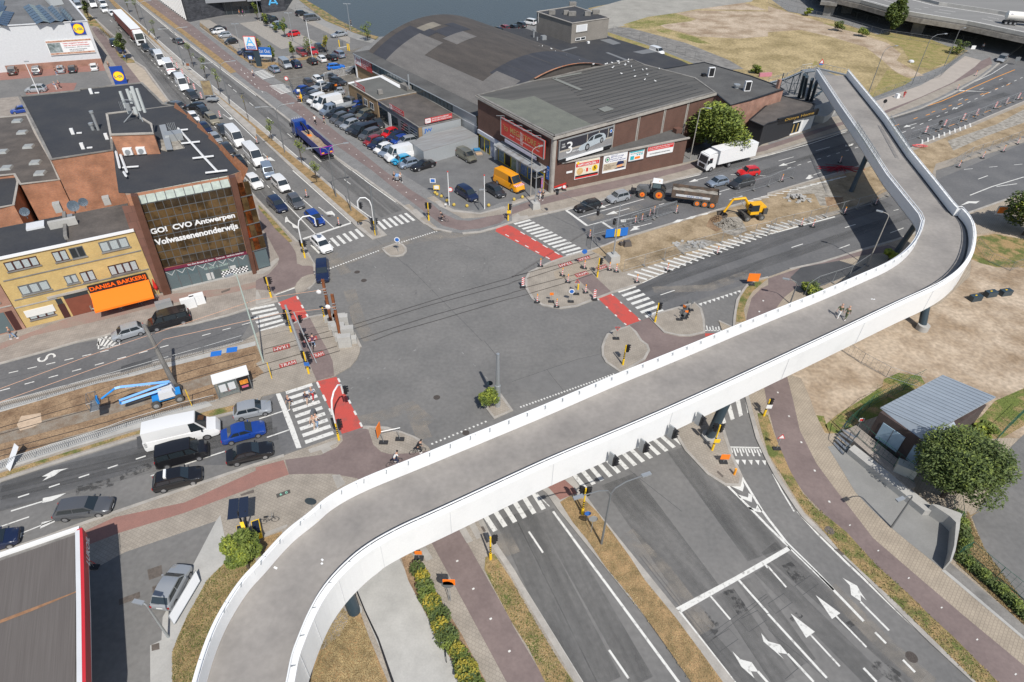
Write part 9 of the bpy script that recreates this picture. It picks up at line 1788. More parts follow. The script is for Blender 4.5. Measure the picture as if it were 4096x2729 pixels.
for P_,h,lb in((PL('85.3 154.9 89.5 158.3 99.7 165.8 111.8 174.8 122 187.5 133.4 201.1'),1.9,'wire fence between field and pavement'),(PL('93.2 264.3 96.3 251 107.2 235.7 114.9 218 125.7 211 133 202'),1.9,'wire fence before the viaduct'),(PL('98.2 280.9 111.2 253.4 122.9 230.3 139.9 208.7'),1.9,'dark fence in the shade under the viaduct'),(PL('29.3 214.2 34.2 208.1 42.8 195.4 51.4 183.7'),1.9,'thin wire fence beside the service road'),(PL('-78.8 233.9 -73.6 237.7 -65.7 227.2 -47 203.6 -42.2 198.7'),1.7,'dark mesh fence along the dock path'),(PL('-98.5 209.9 -81.1 187 -73.7 178.1 -67.5 168.5'),1.3,'dark fence between store car park and pavement'),(PL('-66.8 173 -59.9 177.7 -54.1 181.9 -50.6 186.7'),1.3,'dark fence on the hedge strip'),(PL('-51.9 156.1 -54.5 154.4 -51.3 147.3 -45.1 139 -45.7 142.1'),1.8,'mesh fence around the dealer cars')):fence(P_,h,lb,4)
fence(PL('-47.5 159.3 -45.8 161.9 -43.8 163.9 -41.1 166.4'),1.9,'white bar gate behind the dealer cars',4,M.white,True)
gf=mat('green_fence',(.015,.09,.06),.5)
fence(PL('41.28 34.77 42.5 37.47 51.52 45.59 56.79 49.59'),1.8,'green mesh fence behind the maple',3,gf);fence(PL('39.41 31.27 40.58 31.83 41.87 29.42 43.05 27.35 44.03 25.43'),1.6,'green mesh fence above the lower right hedge',3,gf)
fence(PL('35.34 45.94 36.73 42.71 37.94 40.71 38.95 38.75'),1.9,'green mesh fence on the transformer platform',3,gf,z0=.9);fence(PL('35.25 46.02 39.59 49.71 47.45 54.21'),1.9,'green mesh fence beside the dirt lot',3,gf)
fence(PL('40.34 59.65 41.85 57.17 43.81 54.83 47.03 53.09'),1.6,'rusty wire fence crossing the dirt lot',4);fence(PL('71.6 85.9 71 81.2 72.7 78.8 75.9 80.5'),1.5,'old wire fence on the dry grass beyond the bend',5)
def sgn(q,h,shape,m,label,r=.35,foot=True,m2=None,group=None,tz=0):
 t=empty('road_sign',(*q,.12),tz,label,'sign',group);TB([(*q,.1),(*q,h)],.03,5).B('post',M.galv,t)
 if foot:BX((*q,.17),(.8,.45,.12)).B('foot',M.rubber,t)
 z=h-r;cs,sn=cos(tz),sin(tz);P_=lambda x,z_,o:(q[0]+x*cs+o*sn,q[1]+x*sn-o*cs,z_)
 n={'o':16,'t':3,'s':4,'y':3,'d':4}[shape];a0={'o':0,'t':R(90),'s':R(45),'y':R(-90),'d':R(0)}[shape]
 for rr,mm,o in((r,m,.05),(r*.72,m2,.062)):
  if mm is None:continue
  v=[P_(rr*cos(a0+6.2832*i/n)*(1.25 if shape=='s' else 1),z+rr*sin(a0+6.2832*i/n),o)for i in range(n)];v2=[P_(rr*cos(a0+6.2832*i/n)*(1.25 if shape=='s' else 1),z+rr*sin(a0+6.2832*i/n),o-.03)for i in range(n)]
  AD(v+v2,[tuple(range(n)),tuple(range(2*n-1,n-1,-1))]+[(i,n+i,n+(i+1)%n,(i+1)%n)for i in range(n)]).B('plate' if rr==r else 'face',mm,t)
 return t
for a in(((-17.15,80.22),2.6,'o',M.white,'round blue keep right sign on the small upper island',.42,False,M.blue_sign),((-10.8,96.4),2.9,'o',M.red,'round 70 speed sign beside the flagpole',.42,False,M.white),((-14.1,99.7),3.0,'s',M.white,'white and blue parking sign on the forecourt corner',.55,False,M.blue_sign),((-13.6,100.2),1.6,'s',M.yellow,'framed cream notice board on the forecourt corner',.6,False,M.white),
((-54.4,152.3),3.2,'o',M.red,'round no entry for traffic sign above a blue plate by the cobbled lot',.5,False,M.white),((-68.7,169.5),3.0,'s',M.blue_sign,'blue cycle signs below the store pylon',.6,False,M.white),((10,77.05),3.2,'o',M.blue_sign,'round blue sign over a blue plate on the right island',.38),((7.74,68.5),2.2,'o',M.white,'round blue arrow sign on a foot block',.38,True,M.blue_sign),((8.59,70.3),2.6,'t',M.red,'back lit red triangle sign beside the yellow stump',.4,True,M.lamp_grey),((5.12,68.39),1.7,'s',M.orange,'small orange arrow board on the right island',.28),((12.92,60.83),2.2,'y',M.red,'give way triangle on the round island',.4,True,M.lamp_grey),
((33.35,73.55),2.3,'s',M.orange,'large orange lane diagram board beside the slip lane',.9),((21.48,41.41),1.5,'s',M.orange,'long orange arrow board on the triangular island',.5),((27.44,43.37),2.4,'t',M.red,'red bordered roadworks triangle beside the right cycle path',.45,True,M.white),((-7.58,29.96),1.4,'s',M.orange,'orange board seen edge on beside the hedge',.35),((-4.65,26.19),3.2,'o',M.lamp_grey,'grey back of round signs beside the orange panel',.5,False),((-4.52,26.19),3.6,'s',M.orange_vivid,'vivid orange panel above the pavement by the hedge',.55,False),((7.5,32.95),2.6,'o',M.galv,'grey sign back on the near median',.4,False),((7.2,34.15),1.6,'o',M.blue_sign,'small blue sign on the near median',.3,False),((-2.35,50.74),1.9,'o',M.pier,'dark round sign back above the shrub',.35,False),((-18.08,34.91),1.6,'o',M.pier,'round dark sign back beside the bridge',.5,False),
((84.7,148.2),2.4,'o',M.black,'dark round sign back beside the bridge top',.45,False),((91.2,135.7),2.2,'o',M.black,'dark round sign back on the road works line',.5),((133,198.5),2.6,'s',M.white,'white board at the viaduct underpass',.7,False),((139.8,188.1),2.4,'s',M.lamp_grey,'grey sign back in the underpass mouth',.8,False),((80.1,94.7),3.0,'s',M.white,'white and orange diversion sign before the dark tree',1.1,False,M.orange),((36.9,46.38),1.9,'s',M.white,'small white notice on the green fence',.3,False,M.red),((-11.5,94.6),.9,'s',M.white,'small white info plate by the yellow spheres',.2,False),((-34.81,28.45),1.4,'t',M.red,'shaded triangle sign beside the petrol canopy',.45,True,M.kerb),((-102.2,171.3),1.8,'s',M.blue_sign,'small blue plate under the slim pavement tree',.25,False),((-83.2,165.2),2.2,'s',M.galv,'small portrait poster on the avenue median',.6,False,M.brick if 'brick' in M else M.rust),((8.5,102),1.2,'o',M.red,'round sign leaning among barriers at the annex wall',.4,True,M.white),((-77.2,205.6),.01,'s',M.white,'',.01)):
 if a[4]:sgn(*a)
q=(-67.1,170.2);t=empty('store_pylon',(*q,.1),0,'tall discount store pylon with white letter sign','sign');BX((*q,3.2),(1.3,.5,6.2)).B('column',M.pier,t);BX((q[0]-.9,q[1]-.3,5.8),(3,.3,3.2)).B('sign_box',M.red,t);BX((q[0]-.9,q[1]-.46,5.8),(2.8,.03,3.0)).B('sign_face',M.white,t)
text_on('A',(q[0]-2.0,q[1]-.5,5.3),(2.2,0,0),(0,0,1.9),MC['aldicyan'],t);BX((q[0]-.9,q[1]-.49,4.75),(2.3,.03,.75)).B('name_band',M.blue_sign,t);text_on('ALDI',(q[0]-1.8,q[1]-.53,4.5),(1.8,0,0),(0,0,.5),M.white,t)
q=(-66.1,173.1);t=empty('blue_hoarding',(*q,.1),0,'blue letting board on two posts right of the pylon','sign');BX((q[0],q[1],2.9),(3.4,.08,2.3)).B('board',M.blue_sign,t);BX((q[0],q[1]-.06,1.95),(3.4,.03,.4)).B('white_band',M.white,t);text_on('Eat Out',(q[0]-1.4,q[1]-.06,2.7),(2.8,0,0),(0,0,.8),M.white,t)
for s in(-1.2,1.2):TB([(q[0]+s,q[1],.1),(q[0]+s,q[1],3)],.05,4).B('post',M.galv,t)
q=(-68.7,142.9);t=empty('billboard_trailer',(*q,.1),0,'upright faded billboard mounted on a small trailer by the queue','trailer');BX((q[0],q[1],.7),(2.4,1.5,.25)).B('chassis',M.galv,t);BX((q[0]-.7,q[1]+.4,3.0),(2.3,.1,3.4),.1).B('board',M.galv,t);BX((q[0]-.7,q[1]+.33,3.0),(2,.05,3.1),.1).B('poster',mat('sandposter',(.42,.33,.18),.6,col2=(.2,.15,.1),scale=.9),t)
for s in(-.8,.8):TB([(q[0],q[1]+s,.35),(q[0],q[1]+s+.15,.35)],.32,10).B('wheel',M.rubber,t)
def person_p(pose):
 def bm_skin(V,E_,nm,m,par):
  me=bpy.data.meshes.new(nm);me.from_pydata([v[:3]for v in V],E_,[]);o=bpy.data.objects.new(nm,me);COL.objects.link(o);o.modifiers.new('s','SKIN');sv=me.skin_vertices[0].data
  for i,v in enumerate(V):sv[i].radius=(v[3],v[3]*(v[4]if len(v)>4 else 1))
  sv[0].use_root=True;o.modifiers.new('u','SUBSURF').levels=1;dg=bpy.context.evaluated_depsgraph_get();n_=bpy.data.meshes.new_from_object(o.evaluated_get(dg));o.modifiers.clear();o.data=n_;n_.materials.clear();n_.materials.append(m);n_.polygons.foreach_set("use_smooth",[True]*len(n_.polygons));o.parent=par;return o
 t=empty('person',(0,0,0));st={'walk':.32,'stand':.03,'ride':.0}[pose];hz=.92 if pose!='ride' else 1.0;ln=.35 if pose=='ride' else .04
 if pose=='ride':kn=[(.38,.72),(.42,.45)];ft=[(.12,.3),(.2,.12)]
 else:kn=[(st*.7,.5),(-st*.4,.5)];ft=[(st,.07),(-st,.09)]
 V=[(0,0,hz,.13,.8),(ln*.5,0,hz+.28,.14,.75),(ln,0,hz+.5,.13,.9),(ln*1.2,0,hz+.62,.055),(ln*1.3+.02,0,hz+.75,.095),(ln*1.3+.01,0,hz+.83,.07)];E_=[(0,1),(1,2),(2,3),(3,4),(4,5)]
 U_=V[:3];T_=[V[0]];TE=[];UE=[(0,1),(1,2)]
 for s,(kx,kz),(fx,fz)in((1,*[(kn[0])],ft[0]),(-1,kn[1],ft[1])):
  n=len(V);V+=[(0,s*.1,hz-.08,.085),(kx,s*.11,kz,.06),(fx,s*.11,fz,.04),(fx+.16,s*.12,fz-.04,.035)];E_+=[(0,n),(n,n+1),(n+1,n+2),(n+2,n+3)]
  k_=len(T_);T_+=[(0,s*.1,hz-.08,.1),(kx,s*.11,kz,.075),(fx,s*.11,fz+.06,.06)];TE+=[(0,k_),(k_,k_+1),(k_+1,k_+2)]
  n=len(V);hx_=.52 if pose=='ride' else-s*st*.8;hzz=1.15 if pose=='ride' else .78
  V+=[(ln,s*.19,hz+.47,.06),((ln+hx_)/2-.04,s*.26,(hz+.47+hzz)/2,.045),(hx_,s*.24,hzz,.03),(hx_+.05,s*.24,hzz-.08,.035,.5)];E_+=[(2,n),(n,n+1),(n+1,n+2),(n+2,n+3)]
  k_=len(U_);U_+=[(ln,s*.19,hz+.47,.075),((ln+hx_)/2-.04,s*.26,(hz+.47+hzz)/2,.058)];UE+=[(2,k_),(k_,k_+1)]
 bm_skin(V,E_,'body',M.skin,t);bm_skin([(*v[:3],v[3]*1.14,*(v[4:]))for v in U_],UE,'shirt',M.white,t);bm_skin(T_,TE,'trousers',M.black,t)
 MB().ball((ln*1.3-.01,0,hz+.81),.115,10,6,(1,.95,.85)).B('hair',M.black,t)
 for s in(-1,1):BX((ft[0 if s>0 else 1][0]+.08,s*.12,ft[0 if s>0 else 1][1]-.03),(.27,.1,.08)).B('shoe',M.white,t)
 return t
def cm(c):return mat('cloth_%.2f_%.2f_%.2f'%c,c,.85)
PC=dict(w=(.7,.7,.68),k=(.02,.02,.022),n=(.02,.03,.08),r=(.5,.02,.03),o=(.85,.25,.02),p=(.6,.1,.35),g=(.1,.12,.06),b=(.05,.15,.45),s=(.55,.4,.3),y=(.16,.15,.15),j=(.2,.3,.45),d=(.08,.03,.07),t=(.35,.3,.22))
for q,a,ps,c1,c2,lb in(((-23.77,47.7),250,'walk','n','t','bald person in navy shirt and beige shorts on the lower left zebra'),((-22.09,48.35),260,'walk','n','s','person in dark shirt and orange trousers crossing the lower left zebra'),((-21.66,49.07),265,'walk','j','r','person in checked shirt and red trousers at the top of the lower zebra'),((-20.44,44.83),80,'walk','s','s','person in peach coat walking beside the pram'),((-20.17,45.03),80,'walk','w','j','person in white top pushing the pram over the zebra'),((-21.5,104.1),300,'walk','k','k','person in black beside the loaded shopping trolley'),((-20.4,104),300,'walk','w','k','person in white shirt beside the loaded shopping trolley'),((4.2,98.6),250,'walk','b','w','person in bright blue jacket and white trousers by the megastore corner'),((4.7,98.4),250,'walk','k','k','small dark dressed companion of the person in blue'),((36.41,56.7),40,'walk','g','w','person in dark shirt and white trousers on the bridge deck'),((37.05,56.32),40,'walk','g','g','person in olive clothes with yellow cap on the bridge deck'),((93.6,156.8),60,'walk','r','r','person in red sportswear on the pavement beyond the bridge'),((-107.4,148.7),300,'walk','j','w','person in pale blue shirt in the supermarket car park'),((-106.9,149.5),300,'walk','d','k','person in dark red shirt in the supermarket car park'),((-103.4,165.2),300,'walk','k','k','person in black on the pavement by the supermarket corner'),((-113.4,159.3),0,'stand','k','j','person beside the silver car with open boot'),((-113,160.7),90,'stand','k','s','person loading the open boot'),((-91.3,224.7),0,'walk','o','k','person in orange before the discount store'),((-90.2,224.8),0,'walk','p','k','person in pink before the discount store'),((-97.7,225.4),0,'stand','t','w','pale dressed person among the store bicycles'),((-65.7,161.4),300,'walk','w','n','person in white shirt riding a scooter on the cycle path'),((-49.5,143.5),300,'stand','n','k','person waiting at the yellow bus stop post'),((-49.1,143.5),60,'stand','o','k','person in orange waiting at the yellow bus stop post'),((-40.5,130.8),120,'walk','d','t','person in brown jacket walking along the grey pavement'),((-52.9,215.1),0,'stand','k','k','person in black on the dock path'),((-60.31,58.14),0,'walk','y','j','veiled person in blue grey robe pushing a pram at the left edge'),((139.3,203.8),0,'walk','w','k','person in white walking in the shade of the viaduct'),((-52.1,204.8),0,'stand','t','k','person at the open boot of the silver saloon')):
 zz=7.28 if 'bridge deck' in lb else .11;o=put('p_'+ps,lambda:person_p(ps),(*q,zz),R(a),lb,'person');recol(o,'shirt',cm(PC[c1]));recol(o,'trousers',cm(PC[c2]))
 if 'pink' in lb or 'red sports' in lb or 'orange trousers' in lb:recol(o,'body',M.skin_dark)
 if 'bald' in lb:recol(o,'hair',M.skin)
def bike_p():
 t=empty('bicycle',(0,0,0));WM[t.name]=Matrix.Identity(4)
 for x in(-.52,.52):
  w_=TB([(x+.33*cos(6.2832*i/12),0,.34+.33*sin(6.2832*i/12))for i in range(13)],.02,4,caps=False).B('wheel',M.rubber,t)
 TB([(-.52,0,.34),(0,0,.3),(.4,0,.8),(-.18,0,.85),(0,0,.3)],.022,4).tube([(-.52,0,.34),(-.18,0,.85)],.018,4).tube([(.52,0,.34),(.38,0,.95)],.02,4).B('frame',M.black,t);TB([(.38,-.28,1.0),(.38,.28,1.0)],.018,4).B('handlebar',M.galv,t);BX((-.2,0,.92),(.26,.14,.06)).B('saddle',M.black,t);return t
for q,a,c1,c2,lb in(((-11.39,89.7),170,'k','k','cyclist in black with helmet at the upper corner'),((-23.84,57.74),100,'d','j','cyclist in purple shirt crossing the tram plates'),((-42.3,130.5),120,'w','k','cyclist in white jersey beside the blue tipper lorry'),((-9.21,41.69),20,'k','k','dark haired cyclist half hidden by the bridge parapet'),((-11.32,40.16),30,'w','n','cyclist in white shirt half hidden by the bridge parapet')):
 o=put('p_ride',lambda:person_p('ride'),(*q,.12),R(a),lb,'person');recol(o,'shirt',cm(PC[c1]));recol(o,'trousers',cm(PC[c2]));put('bike',bike_p,(*q,.12),R(a),'bicycle ridden by the '+lb,'bicycle')
for i,(a,c,n,lb)in enumerate((((-124.3,200.4),(-116.3,192.4),9,'bicycles in the racks beside the supermarket'),((-101.7,227.3),(-95.4,229.4),8,'bicycles before the discount store glass front'))):
 for j in range(n):put('bike',bike_p,(*lerp(a,c,j/(n-1)),.12),R(60+random.uniform(-15,15)),ORD[j]+' from left of the '+lb,'bicycle',lb)
put('bike',bike_p,(*(-4.51,22.01),.12),R(100),'bicycle leaning in the near hedge','bicycle');put('bike',bike_p,(*(-21.47,33.2),.12),R(15),'pale bicycle parked by the yellow rental station','bicycle')
def thing1(nm,b,m,lb,cat,group=None):return tag(b.B(nm,m),lb,cat,group)
for q,lb in zip(PL('-13.8 99.5 -13.4 98.9 -12.6 98.2 -11.5 96.7 -10.2 95.2 -8 94.9 -4.4 95.3 -.2 97.7 1.2 98.6 4.3 100.5'),'leftmost on the forecourt corner|second on the forecourt corner|third on the forecourt corner|fourth, beside the notice|fifth, under the left flagpole|sixth, between the flagpoles|seventh, right of the right flagpole|eighth, below the orange van|ninth, at the foot of the rusty lamp|last, beside the person in blue'.split('|')):thing1('sphere_bollard',MB().ball((*q,.35),.28,12,8),mat('old_yellow',(.5,.36,.07),.7,var=.2,scale=5),'worn yellow stone ball '+lb,'bollard','yellow ball bollards around the forecourt')
for i,q in enumerate(PL('-5.8 117.5 -4.9 116.1 -3.1 114.4 -2.2 113.5 -1.2 111.8 -.6 110.7')):thing1('bollard',TB([(*q,.1),(*q,1.1)],.09,8),M.galv,'grey post bollard %s before the megastore windows'%('leftmost|second from left|third from left|third from right|second from right|rightmost'.split('|')[i]),'bollard','grey bollards before the megastore')
q=(-30.14,48.8);a_=ang((-31.79,48.55),(-28.6,50.27));t=empty('tram_shelter',(*(-30.45,49.29),.13),a_,'white roofed shelter with glowing food poster on the tram platform','shelter');sa,sb=(-31.79,48.63),(-28.72,50.32);sw_=Wall(sa,sb,t)
PR([sw_.P(-.1,0,.1)[:2],sw_.P(sw_.L+.1,0,.1)[:2],sw_.P(sw_.L+.1,0,-1.5)[:2],sw_.P(-.1,0,-1.5)[:2]],2.4,2.55).B('roof',M.white,t);sw_.Q(0,sw_.L*.62,.3,2.3,mat('shglass',(.25,.3,.3),.1,alpha=.35),'glass_wall',-.05,.04)
for u in(0,.62,1):sw_.Q(sw_.L*u-.05,sw_.L*u+.05,.1,2.4,M.lamp_grey,'post',.02,.1)
pp_=sw_.Q(sw_.L*.66,sw_.L*.98,.5,2.2,M.black,'poster_case',.06,.12);sw_.Q(sw_.L*.70,sw_.L*.94,1.3,1.9,mat('burger',(.85,.35,.04),.5,col2=(.5,.15,.02),scale=4),'poster_print',.08,.01,pp_);sw_.Q(sw_.L*.72,sw_.L*.92,.8,1.1,mat('pinkp',(.6,.12,.2),.5),'poster_print',.08,.01,pp_)
for u in(.1,.36):sw_.Q(sw_.L*u,sw_.L*(u+.2),1.0,2.0,M.white_wall,'timetable',.0,.02)
sw_.Q(sw_.L*.2,sw_.L*.55,.5,.6,M.red,'bench',-.4,.5)
q=(-23.84,32.64);t=empty('rental_station',(*q,.12),R(8),'yellow framed mobile solar station with dark tilted panels','trailer')
for a,c,z,tl_ in(((-24.29,33.23),(-23.5,33.41),3.4,0),((-23.46,33.41),(-22.73,33.61),3.4,0)):
 d_=Vector(V2(a,c));n_=Vector((d_.y,-d_.x)).normalized()*1.9;AD([(*a,z),(*c,z),(c[0]+n_.x,c[1]+n_.y,z-.35),(a[0]+n_.x,a[1]+n_.y,z-.35)],[(0,3,2,1)]).B('solar_panel',mat('pvblack',(.02,.028,.05),.2),t)
for Q,z in((PL('-22.71 32.55 -22.1 32.85 -21.4 31.41 -21.97 31.1'),1.2),(PL('-23.81 32.04 -23.45 32.18 -22.92 31.42 -23.41 31.23'),1.2)):
 PR(Q,.5,z).B('cabinet',M.yellow,t);c_=(sum(p[0]for p in Q)/4,sum(p[1]for p in Q)/4);PR([lerp(c_,p,.86)for p in Q],z,z+.03).B('solar_panel',MC['pvblack'],t)
TB([(*(-23.65,32.64),.1),(*(-23.19,32.09),3.2)],.1,4).B('mast',M.black,t);TB([(*(-23.34,32.52),.1),(*(-22.57,32.19),3.2)],.06,4).B('mast',M.black,t);sg2=(-23.27,31.89);AD([(*(-23.26,31.87),2),(*(-22.96,31.96),2),(*(-22.76,31.63),1.4),(*(-23.04,31.49),1.4)],[(0,3,2,1)]).B('name_board',M.yellow,t)
A_,B_=(-26.28,23.96),(-25.74,27.86);A2,B2=(-25.82,23.54),(-25.26,27.21);t=empty('banner_frame',(*A_,.12),0,'long white banner on a fallen frame beside the silver coupe','banner');AD([(*A_,.95),(*B_,.95),(*B2,.5),(*A2,.5)],[(0,3,2,1)]).B('banner',M.white_wall,t);TB([(*A_,1),(*B_,1),(*B2,.5),(*A2,.5),(*A_,1)],.03,4).B('frame',M.galv,t)
t=empty('roadworks_frame',(*(-12.93,42.88),.13),0,'orange board with white rail on two rubber feet, lower island','sign')
for q in((-12.88,42.95),(-11.29,43.45)):BX((*q,.2),(.9,.45,.16)).B('foot',M.rubber,t);TB([(*q,.2),(q[0]-.1,q[1],1.6)],.03,4).B('post',M.galv,t)
q=(-13.14,43.45);BX((q[0]-.2,q[1],1.5),(.06,.9,1.5),R(-12)).B('board',M.orange,t);TB([(*(-13.07,43.31),1.4),(*(-11.23,43.92),1.4)],.04,4).B('rail',M.white,t)
r_=random.Random(9)
for i in range(9):q=lerp((21.66,65.06),(23.43,67.51),i/8);sgn((q[0]+r_.uniform(-.5,.5),q[1]),r_.uniform(1.2,2.2),'s',M.orange if i in(2,5)else M.lamp_grey,'stored roadworks sign leaning in the pile on the island, %s one'%'first,second,third,fourth,fifth,sixth,seventh,eighth,ninth'.split(',')[i],.25,True,None,'pile of stored road signs',r_.uniform(-1,1))
for i,(a,c)in enumerate((((-42.37,65.07),(-41.41,65.46)),((-41.53,65.94),(-40.62,66.34)))):q=lerp(a,c,.5);thing1('utility_cabinet',BX((*q,.85),(1.7,.6,1.5),aY),M.white,('left','right')[i]+' white utility cabinet behind the black van','cabinet','white cabinets on the bakery pavement')
q=(-45.11,65.2);thing1('grey_box',BX((*q,.6),(1.9,.7,1.0),aY),M.galv,'low grey metal box left of the white cabinets','cabinet')
for q,m_,lb in(((-47.17,67.94),M.red,'closed red parasol beside the bakery awning'),((-46.11,68.61),mat('pgreen',(.02,.3,.18),.5),'closed green parasol at the school column')):t=empty('parasol',(*q,.1),0,lb,'parasol');TB([(*q,.1),(*q,2.6)],.03,5).B('pole',M.galv,t);TB([(*q,.9),(*q,1.3),(*q,2.6)],[.12,.26,.05],8).B('cloth',m_,t)
def table_p():
 t=empty('cafe_table',(0,0,0));WM[t.name]=Matrix.Identity(4);TB([(0,0,.72),(0,0,.76)],.38,12).B('top',mat('ttop',(.2,.08,.08),.4),t);TB([(0,0,0),(0,0,.72)],.04,5).B('leg',M.galv,t);return t
def chair_p():
 t=empty('cafe_chair',(0,0,0));WM[t.name]=Matrix.Identity(4);BX((0,0,.45),(.42,.42,.04)).B('seat',M.kerb,t);BX((-.2,0,.72),(.04,.42,.4)).B('backrest',M.kerb,t)
 for x in(-.18,.18):
  for y in(-.18,.18):TB([(x,y,0),(x,y,.45)],.018,4).B('leg',M.galv,t)
 return t
for q,lb in(((-52.84,64.31),'leftmost'),((-51.02,64.73),'second from left'),((-49.17,66),'third from left'),((-47.66,67.05),'rightmost')):
 put('table',table_p,(*q,.11),0,'round cafe table under the orange awning, '+lb,'table','bakery terrace tables')
 for j,(dx,lc)in enumerate(((-.75,'left'),(.75,'right'))):put('chair',chair_p,(q[0]+dx,q[1]-.3,.11),0 if dx<0 else math.pi,'%s chair at the %s bakery table'%(lc,lb),'chair','bakery terrace chairs')
def pal(q,n,m,lb):t=empty('pallet_stack',(*q,.12),.3,lb,'pallets');[BX((q[0],q[1],.2+i*.15),(1.2,1.0,.09),.3).B('pallet',m if i%3 else M.kerb,t)for i in range(n)]
pal((-8.6,121.9),9,M.blue_sign,'tall mixed stack of red and blue pallets');pal((-9.2,118.6),2,mat('palblue',(.03,.2,.4),.6),'low blue pallets behind the olive van');pal((-7.7,118.4),3,MC['palblue'],'blue pallets beside the tall stack');pal((-7.2,116.6),2,mat('palwood',(.5,.35,.22),.7),'pale wooden pallets in front')
def heap(nm,c,rx,ry,n,s,m,lb,hgt=.6):
 b=MB()
 for i in range(n):a,d=r_.uniform(0,6.28),math.sqrt(r_.random());b.box((c[0]+rx*d*cos(a),c[1]+ry*d*sin(a),.15+hgt*(1-d)*r_.uniform(.6,1)),(s*r_.uniform(.6,1.6),s*r_.uniform(.5,1),s*.4),a*2)
 tag(b.B(nm,m),lb,'heap',kind='stuff')
heap('rubble',(49,100.7),2.2,1.6,50,.45,M.concrete,'heap of broken kerb stones near the excavator',.8);heap('rubble',(27.01,84.24),2.6,1.2,26,.5,M.concrete,'scattered pale kerb stones at the soil edge',.2);heap('gravel_heap',(34.6,91.1),2.4,2.0,700,.22,M.gravel,'grey gravel heap in front of the excavator',1.1);heap('soil_heap',(33.2,92.1),1.2,1.4,300,.22,M.soil_brown,'brown soil heap under the excavator bucket',1.0)
b=MB()
for i in range(46):
 c=(61.4,113.8);a=r_.uniform(0,6.28);d=r_.uniform(.6,2.6);b.tube([(c[0]+d*2*cos(a),c[1]+d*sin(a),.15),(c[0]+.3*cos(a+2),c[1],.3+r_.random()*.5),(c[0]-d*1.6*cos(a+.5),c[1]-d*sin(a+.5),.16)],.04,3)
tag(b.B('cable_heap',M.darkred if 'darkred' in M else mat('cablered',(.3,.01,.03),.5)),'tangled dark red cable heap in the bridge shadow','cable',kind='stuff')
b=MB();c=(82.5,125.9);[b.tube([(c[0]+cos(i)*.9,c[1]+sin(i)*.5,.2),(c[0]+1.6*cos(i+1),c[1]+.7*sin(i+1),.35),(c[0]+cos(i+2),c[1]+.6*sin(i+2),.2)],.05,4)for i in range(14)];tag(b.B('cable_coil',mat('cablelight',(.6,.1,.1),.5)),'bright red cable coil on the far side of the bridge','cable')
t=empty('spare_bucket',(*(17.07,83.47),.1),.3,'brown spare digger bucket lying on the soil','bucket');q=(17.17,83.64);BX((*q,.5),(1.3,1.0,.8),.3,.7).B('shell',MC['bucketb'],t);BX((q[0]-.9,q[1],.4),(.5,.5,.5),.5).B('coupler',MC['bucketb'],t)
for i,q in enumerate(((63.2,71.1),(65.9,72.2),(68.2,72.6))):t=empty('dark_block',(*q,.12),.2,'%s dark concrete block on the sandy lot'%('left','middle','right')[i],'block','dark blocks on the sandy lot');BX((*q,.5),(1.6,.8,.8),.25).B('block',M.pier,t);BX((q[0]-.1,q[1],.92),(.3,.15,.04),.3).B('yellow_mark',M.yellow,t)
q=(15.8,85.95);thing1('tarp',BX((q[0],q[1],1.0),(3.6,.05,1.4),R(14)),mat('tarpblue',(.02,.16,.55),.5),'blue tarp tied to the fence below the hanging signals','tarp');thing1('tarp',BX((q[0]+.1,q[1]-.06,1.0),(.9,.05,1.3),R(14)),M.yellow,'yellow tarp panel between the blue ones','tarp')
for i,q in enumerate(((-35.07,56.24),(-33.47,57))):thing1('tactile_mat',BX((*q,.15),(1.2,.9,.05),R(16)),MC['tarpblue'],('left','right')[i]+' blue mat beside the tram platform railing','mat','blue mats on the platform')
thing1('white_gate',AD([(*(-48.79,38.7),.2),(*(-48.05,38.19),.2),(*(-47.81,40.15),1.5),(*(-48.53,40.61),1.5)],[(0,1,2,3)]),M.white_wall,'white ribbed gate panel by the left railing','gate')
for a,c,lb in(((-27.2,52.19),(-27.27,52.49),'yellow flag post by the tram crossing'),((-34.37,47.57),(-34.51,47.89),'yellow marker pole behind the railing')):thing1('marker_pole',TB([(*a,.1),(a[0],a[1],2.5)],.05,5),M.yellow,lb,'pole')
for a,lb in(((22.19,39.92),'short amber bollard at the tip of the triangular island'),((8.89,71.49),'short yellow stump on the right island')):thing1('bollard',TB([(*a,.1),(*a,.95)],.12,8),M.yellow if 'yellow' in lb else M.amber,lb,'bollard')
t=empty('pram',(*(-21,46.61),.01),0,'dark pram pushed over the lower left zebra','pram');q=(-21,46.61);BX((q[0],q[1],.65),(.45,.8,.35),0,.8).B('cot',M.frame_grey,t)
for x in(-.2,.2):
 for y in(-.3,.3):TB([(q[0]+x,q[1]+y,.13),(q[0]+x+.05,q[1]+y,.13)],.13,8).B('wheel',M.rubber,t)
q=(-21.1,104.5);t=empty('shopping_trolley',(*q,.12),0,'loaded shopping trolley between two people on the forecourt edge','trolley');BX((q[0],q[1],.7),(.7,1.0,.6)).B('basket',M.galv,t);BX((q[0],q[1],1.05),(.6,.8,.25)).B('load',mat('loadb',(.2,.35,.6),.7,var=.4,scale=5),t)
q=(-48.8,143.6);t=empty('bus_stop_post',(*q,.12),0,'yellow bus stop post beside the dealer fence','sign');TB([(*q,.1),(*q,3)],.05,5).B('post',M.yellow,t);BX((q[0]-.3,q[1],2.8),(.7,.06,.5)).B('flag',M.white,t);BX((q[0],q[1]-.06,1.5),(.5,.06,.9)).B('timetable',M.yellow,t)
for i,q in enumerate(((-51,190.6),(-47.8,186.9),(-47.3,186.6))):thing1('striped_bollard',TB([(*q,.1),(*q,1.9)],.14,8),M.yellow,'yellow and black barrier bollard, %s'%('left of the ticket machine','front one by the barrier arm','back one by the barrier arm')[i],'bollard','barrier bollards at the car park exit')
